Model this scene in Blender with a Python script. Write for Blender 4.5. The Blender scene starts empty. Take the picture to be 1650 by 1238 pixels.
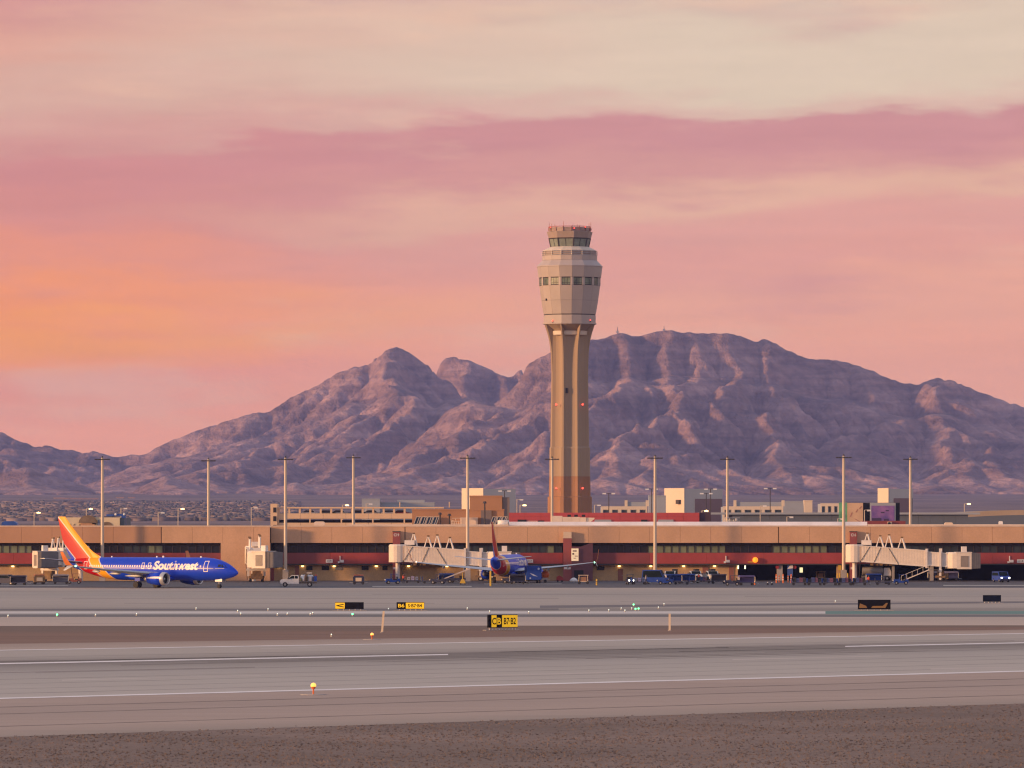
import bpy, math, random
import numpy as np
from mathutils import Vector, Matrix

random.seed(7)
RNG = np.random.default_rng(11)
SC = bpy.context.scene
COL = SC.collection

# ------------------------------------------------------------------ camera
CAM_H = 12.0            # height of the camera above the apron
FPX = 1650 * 200 / 36   # focal length in photograph pixels
HOR = 837               # horizon row in the photograph
cam_d = bpy.data.cameras.new('camera')
cam_d.lens = 200
cam_d.sensor_width = 36
cam_d.sensor_fit = 'HORIZONTAL'
cam_d.shift_y = (HOR - 619) / 1650
cam_d.clip_start = 1.0
cam_d.clip_end = 60000
cam = bpy.data.objects.new('camera', cam_d)
cam.location = (0, 0, CAM_H)
cam.rotation_euler = (math.radians(90), 0, 0)
COL.objects.link(cam)
SC.camera = cam


def lin(r, g, b):
    f = lambda c: (c / 255 / 12.92) if c <= 10 else ((c / 255 + 0.055) / 1.055) ** 2.4
    return (f(r), f(g), f(b), 1.0)


# ------------------------------------------------------------------ sun and sky
SUN_AZ = math.radians(-111)     # measured from the viewing direction, left is negative
SUN_EL = math.radians(8)
sun_d = bpy.data.lights.new('sun', 'SUN')
sun_d.energy = 4.8
sun_d.angle = math.radians(4)
sun_d.color = (1.0, 0.54, 0.24)
sun = bpy.data.objects.new('sun', sun_d)
sdir = Vector((math.sin(SUN_AZ) * math.cos(SUN_EL), math.cos(SUN_AZ) * math.cos(SUN_EL), math.sin(SUN_EL)))
sun.rotation_euler = sdir.to_track_quat('Z', 'Y').to_euler()
COL.objects.link(sun)

world = bpy.data.worlds.new('World')
SC.world = world
world.use_nodes = True
wn, wl = world.node_tree.nodes, world.node_tree.links
wn.clear()


def wmath(op, a, b=None):
    n = wn.new('ShaderNodeMath')
    n.operation = op
    for i, s in enumerate((a, b)):
        if s is None:
            continue
        if isinstance(s, (int, float)):
            n.inputs[i].default_value = s
        else:
            wl.new(s, n.inputs[i])
    return n.outputs[0]


tc = wn.new('ShaderNodeTexCoord')
sep = wn.new('ShaderNodeSeparateXYZ')
wl.new(tc.outputs['Generated'], sep.inputs[0])
dx, dy, dz = sep.outputs
hyp = wmath('SQRT', wmath('ADD', wmath('MULTIPLY', dx, dx), wmath('MULTIPLY', dy, dy)))
hyp = wmath('MAXIMUM', hyp, 0.001)
side = wmath('DIVIDE', dx, hyp)                 # -1 left ... 1 right of the view
tanel = wmath('MAXIMUM', wmath('DIVIDE', dz, hyp), 0.0)


def wnoise(sx, sz, scale, detail, rough=0.5, off=0.0):
    c = wn.new('ShaderNodeCombineXYZ')
    wl.new(wmath('MULTIPLY', wmath('DIVIDE', dx, hyp), sx), c.inputs[0])
    wl.new(wmath('MULTIPLY', wmath('DIVIDE', dy, hyp), sx), c.inputs[1])
    wl.new(wmath('ADD', wmath('MULTIPLY', tanel, sz), off), c.inputs[2])
    n = wn.new('ShaderNodeTexNoise')
    n.inputs['Scale'].default_value = scale
    n.inputs['Detail'].default_value = detail
    n.inputs['Roughness'].default_value = rough
    wl.new(c.outputs[0], n.inputs['Vector'])
    return wmath('SUBTRACT', n.outputs['Fac'], 0.5)


warp = wmath('ADD', wmath('MULTIPLY', wnoise(11, 52, 1.0, 5, 0.55), 0.030),
             wmath('MULTIPLY', wnoise(36, 210, 1.0, 4, 0.6, 3.0), 0.010))
tilt = wmath('MULTIPLY', side, -0.035)
tw = wmath('MAXIMUM', wmath('ADD', wmath('ADD', tanel, warp), tilt), 0.0)
wpos = wmath('DIVIDE', tw, wmath('ADD', tw, 0.1))


def wp(py):
    v = (HOR - py) / FPX
    return v / (v + 0.1)


def ramp(stops):
    n = wn.new('ShaderNodeValToRGB')
    n.color_ramp.interpolation = 'EASE'
    els = n.color_ramp.elements
    while len(els) > 1:
        els.remove(els[-1])
    els[0].position, els[0].color = stops[0][0], stops[0][1]
    for p, c in stops[1:]:
        e = els.new(p)
        e.color = c
    wl.new(wpos, n.inputs[0])
    return n.outputs[0]


upper = [(0.56, lin(214, 188, 176)), (0.66, lin(208, 196, 198)), (0.80, lin(210, 210, 224)), (1.0, lin(202, 210, 238))]
rampL = ramp([(0.0, lin(250, 168, 132)), (wp(700), lin(250, 162, 126)), (wp(640), lin(244, 156, 124)), (wp(590), lin(243, 150, 118)),
              (wp(545), lin(254, 154, 92)), (wp(495), lin(255, 158, 62)), (wp(455), lin(252, 152, 84)),
              (wp(415), lin(234, 146, 112)), (wp(330), lin(214, 138, 126)), (wp(230), lin(209, 137, 130)),
              (wp(160), lin(210, 144, 134)), (wp(100), lin(215, 164, 146)), (wp(50), lin(219, 158, 138)), (wp(0), lin(208, 142, 136))] + upper)
rampR = ramp([(0.0, lin(248, 174, 138)), (wp(660), lin(247, 170, 134)), (wp(590), lin(244, 168, 134)), (wp(500), lin(238, 168, 138)),
              (wp(430), lin(229, 160, 140)), (wp(370), lin(224, 160, 143)), (wp(330), lin(227, 175, 148)),
              (wp(285), lin(211, 150, 140)), (wp(240), lin(203, 141, 138)), (wp(208), lin(204, 143, 140)),
              (wp(190), lin(216, 178, 160)), (wp(140), lin(219, 196, 171)), (wp(70), lin(218, 195, 171)), (wp(0), lin(209, 181, 163))] + upper)
mr = wn.new('ShaderNodeMapRange')
mr.interpolation_type = 'SMOOTHSTEP'
wl.new(wmath('ADD', side, wmath('MULTIPLY', wnoise(14, 30, 1.0, 3, 0.5, 9.0), 0.10)), mr.inputs['Value'])
mr.inputs['From Min'].default_value = -0.115
mr.inputs['From Max'].default_value = 0.035
mixc = wn.new('ShaderNodeMixRGB')
wl.new(mr.outputs[0], mixc.inputs[0])
wl.new(rampL, mixc.inputs[1])
wl.new(rampR, mixc.inputs[2])
# faint lighter streaks in the cloud deck
strk = wn.new('ShaderNodeMapRange')
wl.new(wnoise(30, 300, 1.0, 5, 0.6, 5.0), strk.inputs['Value'])
strk.inputs['From Min'].default_value = -0.25
strk.inputs['From Max'].default_value = 0.25
strk.inputs['To Min'].default_value = 0.955
strk.inputs['To Max'].default_value = 1.045
mulc = wn.new('ShaderNodeMixRGB')
mulc.blend_type = 'MULTIPLY'
mulc.inputs[0].default_value = 1.0
wl.new(mixc.outputs[0], mulc.inputs[1])
wl.new(strk.outputs[0], mulc.inputs[2])
# pale wisps torn out of the cloud deck
wsp = wn.new('ShaderNodeMapRange')
wsp.interpolation_type = 'SMOOTHSTEP'
wl.new(wmath('ADD', wnoise(20, 115, 1.0, 8, 0.62, 21.0), wmath('MULTIPLY', wnoise(7, 26, 1.0, 3, 0.5, 33.0), 0.8)), wsp.inputs['Value'])
wsp.inputs['From Min'].default_value = 0.02
wsp.inputs['From Max'].default_value = 0.26
wsp.inputs['To Min'].default_value = 0.0
wsp.inputs['To Max'].default_value = 0.42
wmx = wn.new('ShaderNodeMixRGB')
wl.new(wsp.outputs[0], wmx.inputs[0])
wl.new(mulc.outputs[0], wmx.inputs[1])
wmx.inputs[2].default_value = lin(236, 192, 162)
# mauve shaded undersides
shd = wn.new('ShaderNodeMapRange')
shd.interpolation_type = 'SMOOTHSTEP'
wl.new(wmath('ADD', wnoise(13, 80, 1.0, 7, 0.6, 47.0), wmath('MULTIPLY', wnoise(6, 22, 1.0, 2, 0.5, 53.0), 0.7)), shd.inputs['Value'])
shd.inputs['From Min'].default_value = 0.03
shd.inputs['From Max'].default_value = 0.28
shd.inputs['To Min'].default_value = 0.0
shd.inputs['To Max'].default_value = 0.40
smx = wn.new('ShaderNodeMixRGB')
wl.new(shd.outputs[0], smx.inputs[0])
wl.new(wmx.outputs[0], smx.inputs[1])
smx.inputs[2].default_value = lin(202, 140, 138)
# clear sky above the cloud deck
skyt = wn.new('ShaderNodeTexSky')
skyt.sky_type = 'NISHITA'
skyt.sun_disc = False
skyt.sun_elevation = SUN_EL
skyt.sun_rotation = SUN_AZ
skyt.dust_density = 2.0
bg1 = wn.new('ShaderNodeBackground')
wl.new(skyt.outputs[0], bg1.inputs[0])
bg1.inputs[1].default_value = 0.10
bg2 = wn.new('ShaderNodeBackground')
wl.new(smx.outputs[0], bg2.inputs[0])
bg2.inputs[1].default_value = 1.16
cov = wn.new('ShaderNodeMapRange')
wl.new(tanel, cov.inputs['Value'])
cov.inputs['From Min'].default_value = 0.10
cov.inputs['From Max'].default_value = 0.9
cov.inputs['To Min'].default_value = 0.0
cov.inputs['To Max'].default_value = 0.45
mixs = wn.new('ShaderNodeMixShader')
wl.new(cov.outputs[0], mixs.inputs[0])
wl.new(bg2.outputs[0], mixs.inputs[1])
wl.new(bg1.outputs[0], mixs.inputs[2])
wo = wn.new('ShaderNodeOutputWorld')
wl.new(mixs.outputs[0], wo.inputs[0])

SC.view_settings.view_transform = 'Standard'
SC.view_settings.look = 'None'
SC.view_settings.exposure = 0.0
SC.view_settings.gamma = 1.0
SC.cycles.use_denoising = True
SC.cycles.filter_width = 1.25
SC.cycles.max_bounces = 5
SC.cycles.volume_bounces = 0
SC.cycles.transparent_max_bounces = 6


# ------------------------------------------------------------------ helpers
def PX(px, Y):
    return (px - 825) * Y / FPX


def PZ(py, Y):
    return CAM_H - (py - HOR) * Y / FPX


def GY(py):
    return CAM_H * FPX / (py - HOR)


MATS = {}


def mat(name, c, rough=0.6, metal=0.0, var=0.12, scale=0.8, stretch=(1, 1, 1), bump=0.0, bscale=None, emit=None, estr=0.0, coat=0.0, spec=0.5, var2=0.0, scale2=8.0):
    if name in MATS:
        return MATS[name]
    m = bpy.data.materials.new(name)
    m.use_nodes = True
    N, L = m.node_tree.nodes, m.node_tree.links
    b = N['Principled BSDF']
    c = tuple(c[:3]) + (1.0,)
    b.inputs['Roughness'].default_value = rough
    b.inputs['Metallic'].default_value = metal
    b.inputs['Specular IOR Level'].default_value = spec
    b.inputs['Coat Weight'].default_value = coat
    t = N.new('ShaderNodeTexCoord')
    mp = N.new('ShaderNodeMapping')
    mp.inputs['Scale'].default_value = stretch
    L.new(t.outputs['Object'], mp.inputs[0])
    n = N.new('ShaderNodeTexNoise')
    n.inputs['Scale'].default_value = scale
    n.inputs['Detail'].default_value = 5
    L.new(mp.outputs[0], n.inputs['Vector'])
    r = N.new('ShaderNodeMapRange')
    r.inputs['From Min'].default_value = 0.3
    r.inputs['From Max'].default_value = 0.7
    r.inputs['To Min'].default_value = 1 - var
    r.inputs['To Max'].default_value = 1 + var
    L.new(n.outputs['Fac'], r.inputs['Value'])
    fac = r.outputs[0]
    if var2:
        n2 = N.new('ShaderNodeTexNoise')
        n2.inputs['Scale'].default_value = scale2
        n2.inputs['Detail'].default_value = 3
        L.new(mp.outputs[0], n2.inputs['Vector'])
        r2 = N.new('ShaderNodeMapRange')
        r2.inputs['From Min'].default_value = 0.3
        r2.inputs['From Max'].default_value = 0.7
        r2.inputs['To Min'].default_value = 1 - var2
        r2.inputs['To Max'].default_value = 1 + var2
        L.new(n2.outputs['Fac'], r2.inputs['Value'])
        mm = N.new('ShaderNodeMath')
        mm.operation = 'MULTIPLY'
        L.new(fac, mm.inputs[0])
        L.new(r2.outputs[0], mm.inputs[1])
        fac = mm.outputs[0]
    mx = N.new('ShaderNodeMixRGB')
    mx.blend_type = 'MULTIPLY'
    mx.inputs[0].default_value = 1
    mx.inputs[1].default_value = c
    L.new(fac, mx.inputs[2])
    L.new(mx.outputs[0], b.inputs['Base Color'])
    if bump:
        bn = N.new('ShaderNodeBump')
        bn.inputs['Strength'].default_value = bump
        nb = N.new('ShaderNodeTexNoise')
        nb.inputs['Scale'].default_value = bscale or scale * 4
        nb.inputs['Detail'].default_value = 4
        L.new(mp.outputs[0], nb.inputs['Vector'])
        L.new(nb.outputs['Fac'], bn.inputs['Height'])
        L.new(bn.outputs[0], b.inputs['Normal'])
    if emit:
        b.inputs['Emission Color'].default_value = tuple(emit[:3]) + (1,)
        b.inputs['Emission Strength'].default_value = estr
    MATS[name] = m
    return m


class MB:
    """collects shapes into one mesh"""

    def __init__(s):
        s.v, s.f = [], []

    def add(s, vs, fs):
        o = len(s.v)
        s.v += [tuple(p) for p in vs]
        s.f += [tuple(i + o for i in f) for f in fs]
        return s

    def bb(s, x0, x1, y0, y1, z0, z1):
        vs = [(x, y, z) for z in (z0, z1) for y in (y0, y1) for x in (x0, x1)]
        return s.add(vs, [(0, 2, 3, 1), (4, 5, 7, 6), (0, 1, 5, 4), (2, 6, 7, 3), (0, 4, 6, 2), (1, 3, 7, 5)])

    def box(s, c, d, rz=0.0, ry=0.0):
        a, b, e = d[0] / 2, d[1] / 2, d[2] / 2
        M = Matrix.Rotation(rz, 3, 'Z') @ Matrix.Rotation(ry, 3, 'Y')
        vs = [M @ Vector((x, y, z)) + Vector(c) for z in (-e, e) for y in (-b, b) for x in (-a, a)]
        return s.add(vs, [(0, 2, 3, 1), (4, 5, 7, 6), (0, 1, 5, 4), (2, 6, 7, 3), (0, 4, 6, 2), (1, 3, 7, 5)])

    def tube(s, p0, p1, r0, r1=None, n=8):
        r1 = r0 if r1 is None else r1
        p0, p1 = Vector(p0), Vector(p1)
        d = (p1 - p0).normalized()
        u = d.orthogonal().normalized()
        w = d.cross(u)
        vs = []
        for p, r in ((p0, r0), (p1, r1)):
            for i in range(n):
                a = 2 * math.pi * i / n
                vs.append(p + u * (r * math.cos(a)) + w * (r * math.sin(a)))
        fs = [(i, (i + 1) % n, n + (i + 1) % n, n + i) for i in range(n)]
        fs += [tuple(range(n - 1, -1, -1)), tuple(range(n, 2 * n))]
        return s.add(vs, fs)

    def loft(s, rings, caps=True, closed=True):
        n = len(rings[0])
        vs = [p for r in rings for p in r]
        fs = []
        for k in range(len(rings) - 1):
            for i in range(n if closed else n - 1):
                j = (i + 1) % n
                fs.append((k * n + i, k * n + j, (k + 1) * n + j, (k + 1) * n + i))
        if caps:
            fs.append(tuple(range(n - 1, -1, -1)))
            fs.append(tuple((len(rings) - 1) * n + i for i in range(n)))
        return s.add(vs, fs)

    def lathe(s, prof, n=16, rot=0.0, c=(0, 0, 0), caps=True):
        rings = [[(c[0] + r * math.cos(rot + 2 * math.pi * i / n), c[1] + r * math.sin(rot + 2 * math.pi * i / n), c[2] + z) for i in range(n)] for r, z in prof]
        return s.loft(rings, caps)

    def prism(s, poly, y0, y1):
        """polygon of (x, z) extruded along y"""
        n = len(poly)
        vs = [(x, y0, z) for x, z in poly] + [(x, y1, z) for x, z in poly]
        fs = [(i, (i + 1) % n, n + (i + 1) % n, n + i) for i in range(n)] + [tuple(range(n - 1, -1, -1)), tuple(range(n, 2 * n))]
        return s.add(vs, fs)

    def ball(s, c, r, n=8, m=6, sz=1.0):
        rings = []
        for k in range(m + 1):
            a = math.pi * (k / m) * 0.98 + 0.01 * math.pi
            rings.append([(c[0] + r * math.sin(a) * math.cos(2 * math.pi * i / n), c[1] + r * math.sin(a) * math.sin(2 * math.pi * i / n), c[2] - sz * r * math.cos(a)) for i in range(n)])
        return s.loft(rings)

    def mesh(s, name):
        me = bpy.data.meshes.new(name)
        me.from_pydata(s.v, [], s.f)
        me.validate()
        return me

    def build(s, name, m, parent=None, smooth=False, loc=None, label=None):
        import bmesh
        me = s.mesh(name)
        bm = bmesh.new()
        bm.from_mesh(me)
        bmesh.ops.recalc_face_normals(bm, faces=bm.faces)
        bm.to_mesh(me)
        bm.free()
        me.materials.append(m)
        if smooth:
            me.polygons.foreach_set('use_smooth', [True] * len(me.polygons))
            if smooth != 'all':
                try:
                    me.set_sharp_from_angle(angle=math.radians(35))
                except Exception:
                    pass
        o = bpy.data.objects.new(name, me)
        COL.objects.link(o)
        if parent:
            o.parent = parent
        if loc:
            o.location = loc
        if label:
            o['label'] = label
        return o


def share(name, me, parent, loc, rz=0.0, scale=None):
    o = bpy.data.objects.new(name, me)
    COL.objects.link(o)
    o.parent = parent
    o.location = loc
    if rz:
        o.rotation_euler = (0, 0, rz)
    if scale:
        o.scale = scale
    return o


def tag(o, label, cat, group=None):
    o['label'] = label
    o['category'] = cat
    if group:
        o['group'] = group
    return o


def thing(name, label, cat, loc=(0, 0, 0), rz=0.0, group=None):
    o = bpy.data.objects.new(name, None)
    o.empty_display_size = 0.5
    COL.objects.link(o)
    o.location = loc
    o.rotation_euler = (0, 0, rz)
    return tag(o, label, cat, group)


def struct(o):
    o['kind'] = 'structure'
    return o


def copy_tree(o, label=None, loc=None, rz=None, parent=None):
    c = o.copy()
    COL.objects.link(c)
    if parent:
        c.parent = parent
    if label:
        c['label'] = label
    if loc:
        c.location = loc
    if rz is not None:
        c.rotation_euler = (0, 0, rz)
    for ch in list(o.children):
        copy_tree(ch, parent=c)
    return c


def text_shape(txt, size, bold=0.0, depth=0.0, shear=0.0):
    """returns verts, faces of a text laid in x/y, left-bottom at origin, with its width"""
    cu = bpy.data.curves.new('lettering', 'FONT')
    cu.body = txt
    cu.size = size
    cu.offset = bold
    cu.extrude = depth
    cu.shear = shear
    cu.resolution_u = 3
    ob = bpy.data.objects.new('lettering', cu)
    COL.objects.link(ob)
    dg = bpy.context.evaluated_depsgraph_get()
    me = bpy.data.meshes.new_from_object(ob.evaluated_get(dg))
    vs = [tuple(v.co) for v in me.vertices]
    fs = [tuple(p.vertices) for p in me.polygons]
    bpy.data.objects.remove(ob)
    bpy.data.curves.remove(cu)
    bpy.data.meshes.remove(me)
    if vs:
        x0 = min(v[0] for v in vs)
        y0 = min(v[1] for v in vs)
        vs = [(v[0] - x0, v[1] - y0, v[2]) for v in vs]
        w = max(v[0] for v in vs)
        h = max(v[1] for v in vs)
    else:
        w = h = 0
    return vs, fs, w, h


def text_on_plane(txt, m, parent, x0, x1, z0, z1, y, bold=0.0, name='lettering'):
    """lettering filling a rectangle that faces the camera (towards -y)"""
    vs, fs, w, h = text_shape(txt, 1.0, bold)
    if not vs:
        return None
    mb = MB()
    mb.add([(x0 + (x1 - x0) * v[0] / w, y, z0 + (z1 - z0) * v[1] / h) for v in vs], fs)
    o = mb.build(name, m, parent)
    return o

# ------------------------------------------------------------------ ground: desert sheet, pavements, markings
def vfloor(Y):
    """height of the valley floor, flat over the airfield, rising to the foot of the mountains"""
    t = np.clip((np.asarray(Y, float) - 2600) / 8400, 0, 1)
    return 62 * t ** 1.25


def grid_mesh(name, xs, ys, zf, m, smooth=True):
    XX, YY = np.meshgrid(xs, ys)
    ZZ = zf(XX, YY)
    nx, ny = len(xs), len(ys)
    co = np.stack([XX, YY, ZZ], -1).reshape(-1, 3)
    i = np.arange(nx * ny).reshape(ny, nx)
    q = np.stack([i[:-1, :-1], i[:-1, 1:], i[1:, 1:], i[1:, :-1]], -1).reshape(-1, 4)
    return raw_mesh(name, co, q, m, smooth)


def raw_mesh(name, co, faces, m, smooth=False):
    co = np.asarray(co, np.float32)
    faces = np.asarray(faces, np.int32)
    k = faces.shape[1]
    me = bpy.data.meshes.new(name)
    me.vertices.add(len(co))
    me.vertices.foreach_set('co', co.ravel())
    me.loops.add(faces.size)
    me.loops.foreach_set('vertex_index', faces.ravel())
    me.polygons.add(len(faces))
    me.polygons.foreach_set('loop_start', np.arange(0, faces.size, k, dtype=np.int32))
    me.polygons.foreach_set('loop_total', np.full(len(faces), k, np.int32))
    me.update(calc_edges=True)
    if smooth:
        me.polygons.foreach_set('use_smooth', np.ones(len(faces), bool))
    me.materials.append(m)
    o = bpy.data.objects.new(name, me)
    COL.objects.link(o)
    return o


m_desert = mat('desert_soil', (0.205, 0.15, 0.122), 0.95, var=0.22, scale=0.05, bump=0.3, bscale=2.0, spec=0.15, var2=0.18, scale2=1.5)
m_valley = mat('valley_soil', (0.20, 0.140, 0.120), 0.95, var=0.3, scale=0.003, spec=0.1, var2=0.25, scale2=0.012)
ys = np.concatenate([np.linspace(-300, 2600, 30), np.linspace(2700, 11500, 90)])
g = struct(grid_mesh('desert_ground', np.linspace(-6500, 6500, 40), ys, lambda X, Y: vfloor(Y) + 0 * X, m_desert))
g.data.materials.append(m_valley)
for p in g.data.polygons:
    if p.center[1] > 2600:
        p.material_index = 1

XT = (-900, -450, 0, 412, 825, 1237, 1650, 2100, 2550)


def strip_material(name, stops, var=0.10, rough=0.8, spec=0.3, along=0.004, across=0.05):
    """pavement with wear across its width (UV v) and streaks that run along it"""
    m = bpy.data.materials.new(name)
    m.use_nodes = True
    N, L = m.node_tree.nodes, m.node_tree.links
    b = N['Principled BSDF']
    b.inputs['Roughness'].default_value = rough
    b.inputs['Specular IOR Level'].default_value = spec
    uv = N.new('ShaderNodeUVMap')
    sp = N.new('ShaderNodeSeparateXYZ')
    L.new(uv.outputs[0], sp.inputs[0])
    nz = N.new('ShaderNodeTexNoise')
    tcn = N.new('ShaderNodeTexCoord')
    mp = N.new('ShaderNodeMapping')
    mp.inputs['Scale'].default_value = (along, across, 1)
    L.new(tcn.outputs['Object'], mp.inputs[0])
    L.new(mp.outputs[0], nz.inputs['Vector'])
    nz.inputs['Scale'].default_value = 1.0
    nz.inputs['Detail'].default_value = 6
    nz.inputs['Roughness'].default_value = 0.6
    ad = N.new('ShaderNodeMath')
    ad.operation = 'MULTIPLY_ADD'
    L.new(nz.outputs['Fac'], ad.inputs[0])
    ad.inputs[1].default_value = 0.06
    L.new(sp.outputs[1], ad.inputs[2])
    sb = N.new('ShaderNodeMath')
    sb.operation = 'SUBTRACT'
    L.new(ad.outputs[0], sb.inputs[0])
    sb.inputs[1].default_value = 0.03
    r = N.new('ShaderNodeValToRGB')
    els = r.color_ramp.elements
    els[0].position, els[0].color = stops[0][0], tuple(stops[0][1]) + (1,)
    els[1].position, els[1].color = stops[-1][0], tuple(stops[-1][1]) + (1,)
    for p, c in stops[1:-1]:
        e = els.new(p)
        e.color = tuple(c) + (1,)
    L.new(sb.outputs[0], r.inputs[0])
    n2 = N.new('ShaderNodeTexNoise')
    mp2 = N.new('ShaderNodeMapping')
    mp2.inputs['Scale'].default_value = (along * 9, across * 5, 1)
    L.new(tcn.outputs['Object'], mp2.inputs[0])
    L.new(mp2.outputs[0], n2.inputs['Vector'])
    n2.inputs['Scale'].default_value = 1.0
    n2.inputs['Detail'].default_value = 6
    n2.inputs['Roughness'].default_value = 0.65
    mr2 = N.new('ShaderNodeMapRange')
    mr2.inputs['From Min'].default_value = 0.3
    mr2.inputs['From Max'].default_value = 0.7
    mr2.inputs['To Min'].default_value = 1 - var
    mr2.inputs['To Max'].default_value = 1 + var
    L.new(n2.outputs['Fac'], mr2.inputs['Value'])
    # pavement joints and seams across the strip
    mx = N.new('ShaderNodeMixRGB')
    mx.blend_type = 'MULTIPLY'
    mx.inputs[0].default_value = 1
    L.new(r.outputs[0], mx.inputs[1])
    L.new(mr2.outputs[0], mx.inputs[2])
    L.new(mx.outputs[0], b.inputs['Base Color'])
    return m


def strip(name, near, far, m, z, t0=0, t1=None):
    """ground strip between two rows of the picture, each given at its left and right border"""
    t1 = len(XT) if t1 is None else t1
    xs = XT if isinstance(t0, int) and t0 == 0 and t1 == len(XT) else np.linspace(t0, t1, 6)
    ns = 6
    co, uv = [], []
    for px in xs:
        pts = []
        for (a, b) in (near, far):
            y = a + (b - a) * px / 1650
            Y = GY(y)
            pts.append(Vector((PX(px, Y), Y, z)))
        for k in range(ns + 1):
            co.append(pts[0].lerp(pts[1], k / ns))
            uv.append((px / 1650, k / ns))
    n = ns + 1
    q = [(i * n + k, (i + 1) * n + k, (i + 1) * n + k + 1, i * n + k + 1) for i in range(len(xs) - 1) for k in range(ns)]
    o = raw_mesh(name, [tuple(p) for p in co], q, m)
    ul = o.data.uv_layers.new(name='UVMap')
    for lp in o.data.loops:
        ul.data[lp.index].uv = uv[lp.vertex_index]
    return struct(o)


tan_a = (0.399, 0.300, 0.238)
gry = (0.394, 0.349, 0.297)
lgt = (0.448, 0.380, 0.313)
drk = (0.242, 0.201, 0.167)
white_paint = mat('runway_white_paint', (0.78, 0.73, 0.69), 0.7, var=0.12, scale=0.5)
m_runway = strip_material('runway_concrete', [(0, (0.448, 0.397, 0.340)), (0.25, (0.424, 0.380, 0.323)), (0.44, (0.375, 0.337, 0.292)),
                                              (0.55, (0.285, 0.252, 0.216)), (0.62, (0.206, 0.178, 0.151)), (0.645, (0.206, 0.178, 0.151)), (0.69, (0.194, 0.166, 0.141)),
                                              (0.73, (0.303, 0.263, 0.222)), (0.83, (0.406, 0.355, 0.297)), (1, (0.411, 0.355, 0.297))], 0.06)
strip('runway_shoulder', (1188, 1134), (1126, 1082), strip_material('shoulder_asphalt', [(0, (0.321, 0.252, 0.200)), (0.2, tan_a), (0.6, (0.363, 0.275, 0.222)), (1, tan_a)], 0.08), 0.008)
strip('runway', (1126, 1082), (1048, 1021), m_runway, 0.012)
strip('runway_far_shoulder', (1048.2, 1021.2), (1038, 1015), strip_material('far_shoulder_asphalt', [(0, (0.424, 0.330, 0.259)), (1, (0.327, 0.239, 0.184))], 0.06), 0.016)
strip('runway_edge_line', (1126.9, 1082.8), (1125.0, 1081.1), white_paint, 0.020)
strip('runway_far_edge_line', (1048.8, 1021.8), (1047.8, 1020.9), white_paint, 0.024)
strip('runway_centre_dash', (1070.8, 1036.9), (1069.0, 1035.5), white_paint, 0.020, -700, 722)
strip('runway_centre_dash', (1070.8, 1036.9), (1069.0, 1035.5), white_paint, 0.020, 1362, 2200)
# longitudinal seams in the near shoulder
seam = mat('asphalt_seam', (0.182, 0.141, 0.113), 0.9, var=0.3, scale=0.2)
for a, b in ((1140, 1094), (1151, 1104), (1171, 1120)):
    strip('shoulder_seam', (a + 0.45, b + 0.45), (a - 0.35, b - 0.35), seam, 0.014)
# dirt between runway and taxiway
strip('dirt_island', (1038, 1015), (1009, 1008), strip_material('dirt_island_soil', [(0, (0.230, 0.144, 0.106)), (0.5, (0.224, 0.138, 0.100)), (0.7, (0.188, 0.129, 0.098)), (1, (0.182, 0.129, 0.098))], 0.16, rough=0.95, spec=0.15), 0.010)
strip('taxiway_shoulder', (1009, 1008), (994.5, 994.5), strip_material('taxiway_shoulder_pavement', [(0, (0.508, 0.397, 0.313)), (0.5, (0.472, 0.374, 0.297)), (1, (0.448, 0.361, 0.292))], 0.06), 0.014)
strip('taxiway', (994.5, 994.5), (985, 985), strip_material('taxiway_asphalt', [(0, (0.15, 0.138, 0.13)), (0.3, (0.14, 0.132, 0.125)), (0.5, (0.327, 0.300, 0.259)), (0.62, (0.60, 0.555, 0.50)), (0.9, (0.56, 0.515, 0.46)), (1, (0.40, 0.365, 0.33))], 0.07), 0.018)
strip('taxiway_far_edge', (985, 985), (979, 979), strip_material('taxiway_edge_asphalt', [(0, (0.254, 0.220, 0.184)), (0.6, (0.254, 0.220, 0.184)), (1, (0.351, 0.306, 0.254))], 0.08), 0.014)
strip('apron_concrete', (979, 979), (947.5, 947.5), strip_material('apron_pale_concrete', [(0, (0.363, 0.312, 0.259)), (0.3, (0.394, 0.337, 0.281)), (0.6, (0.345, 0.306, 0.259)), (0.8, (0.363, 0.312, 0.259)), (1, (0.430, 0.355, 0.286))], 0.09, along=0.008, across=0.03), 0.018)
strip('apron_asphalt', (947.5, 947.5), (927, 927), strip_material('apron_dark_asphalt', [(0, (0.080, 0.074, 0.080)), (1, (0.072, 0.066, 0.070))], 0.14, along=0.02, across=0.05), 0.022)
strip('taxiway_green_band', (989.8, 989.8), (985.6, 985.0), mat('green_surface_paint', (0.073, 0.183, 0.146), 0.7, var=0.1, scale=0.05), 0.022, 1330, 2400)
strip('taxiway_wear_band', (989.5, 972), (983.4, 969.6), mat('worn_asphalt', (0.125, 0.115, 0.118), 0.9, var=0.2, scale=0.02, stretch=(0.3, 1, 1)), 0.024, 870, 2000)
strip('taxiway_wear_band', (984, 983), (982, 980), mat('worn_asphalt', (0.194, 0.172, 0.156), 0.9), 0.026, -300, 900)
for a, b, x0, x1 in ((945.6, 944.9, 600, 760), (943.8, 943.3, -200, 110), (944, 943.2, 1520, 1700), (941.5, 941, 780, 905)):
    strip('apron_marking', (a, a), (b, b), mat('apron_line_paint', (0.508, 0.490, 0.432), 0.8, var=0.25, scale=0.3), 0.026, x0, x1)


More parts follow.
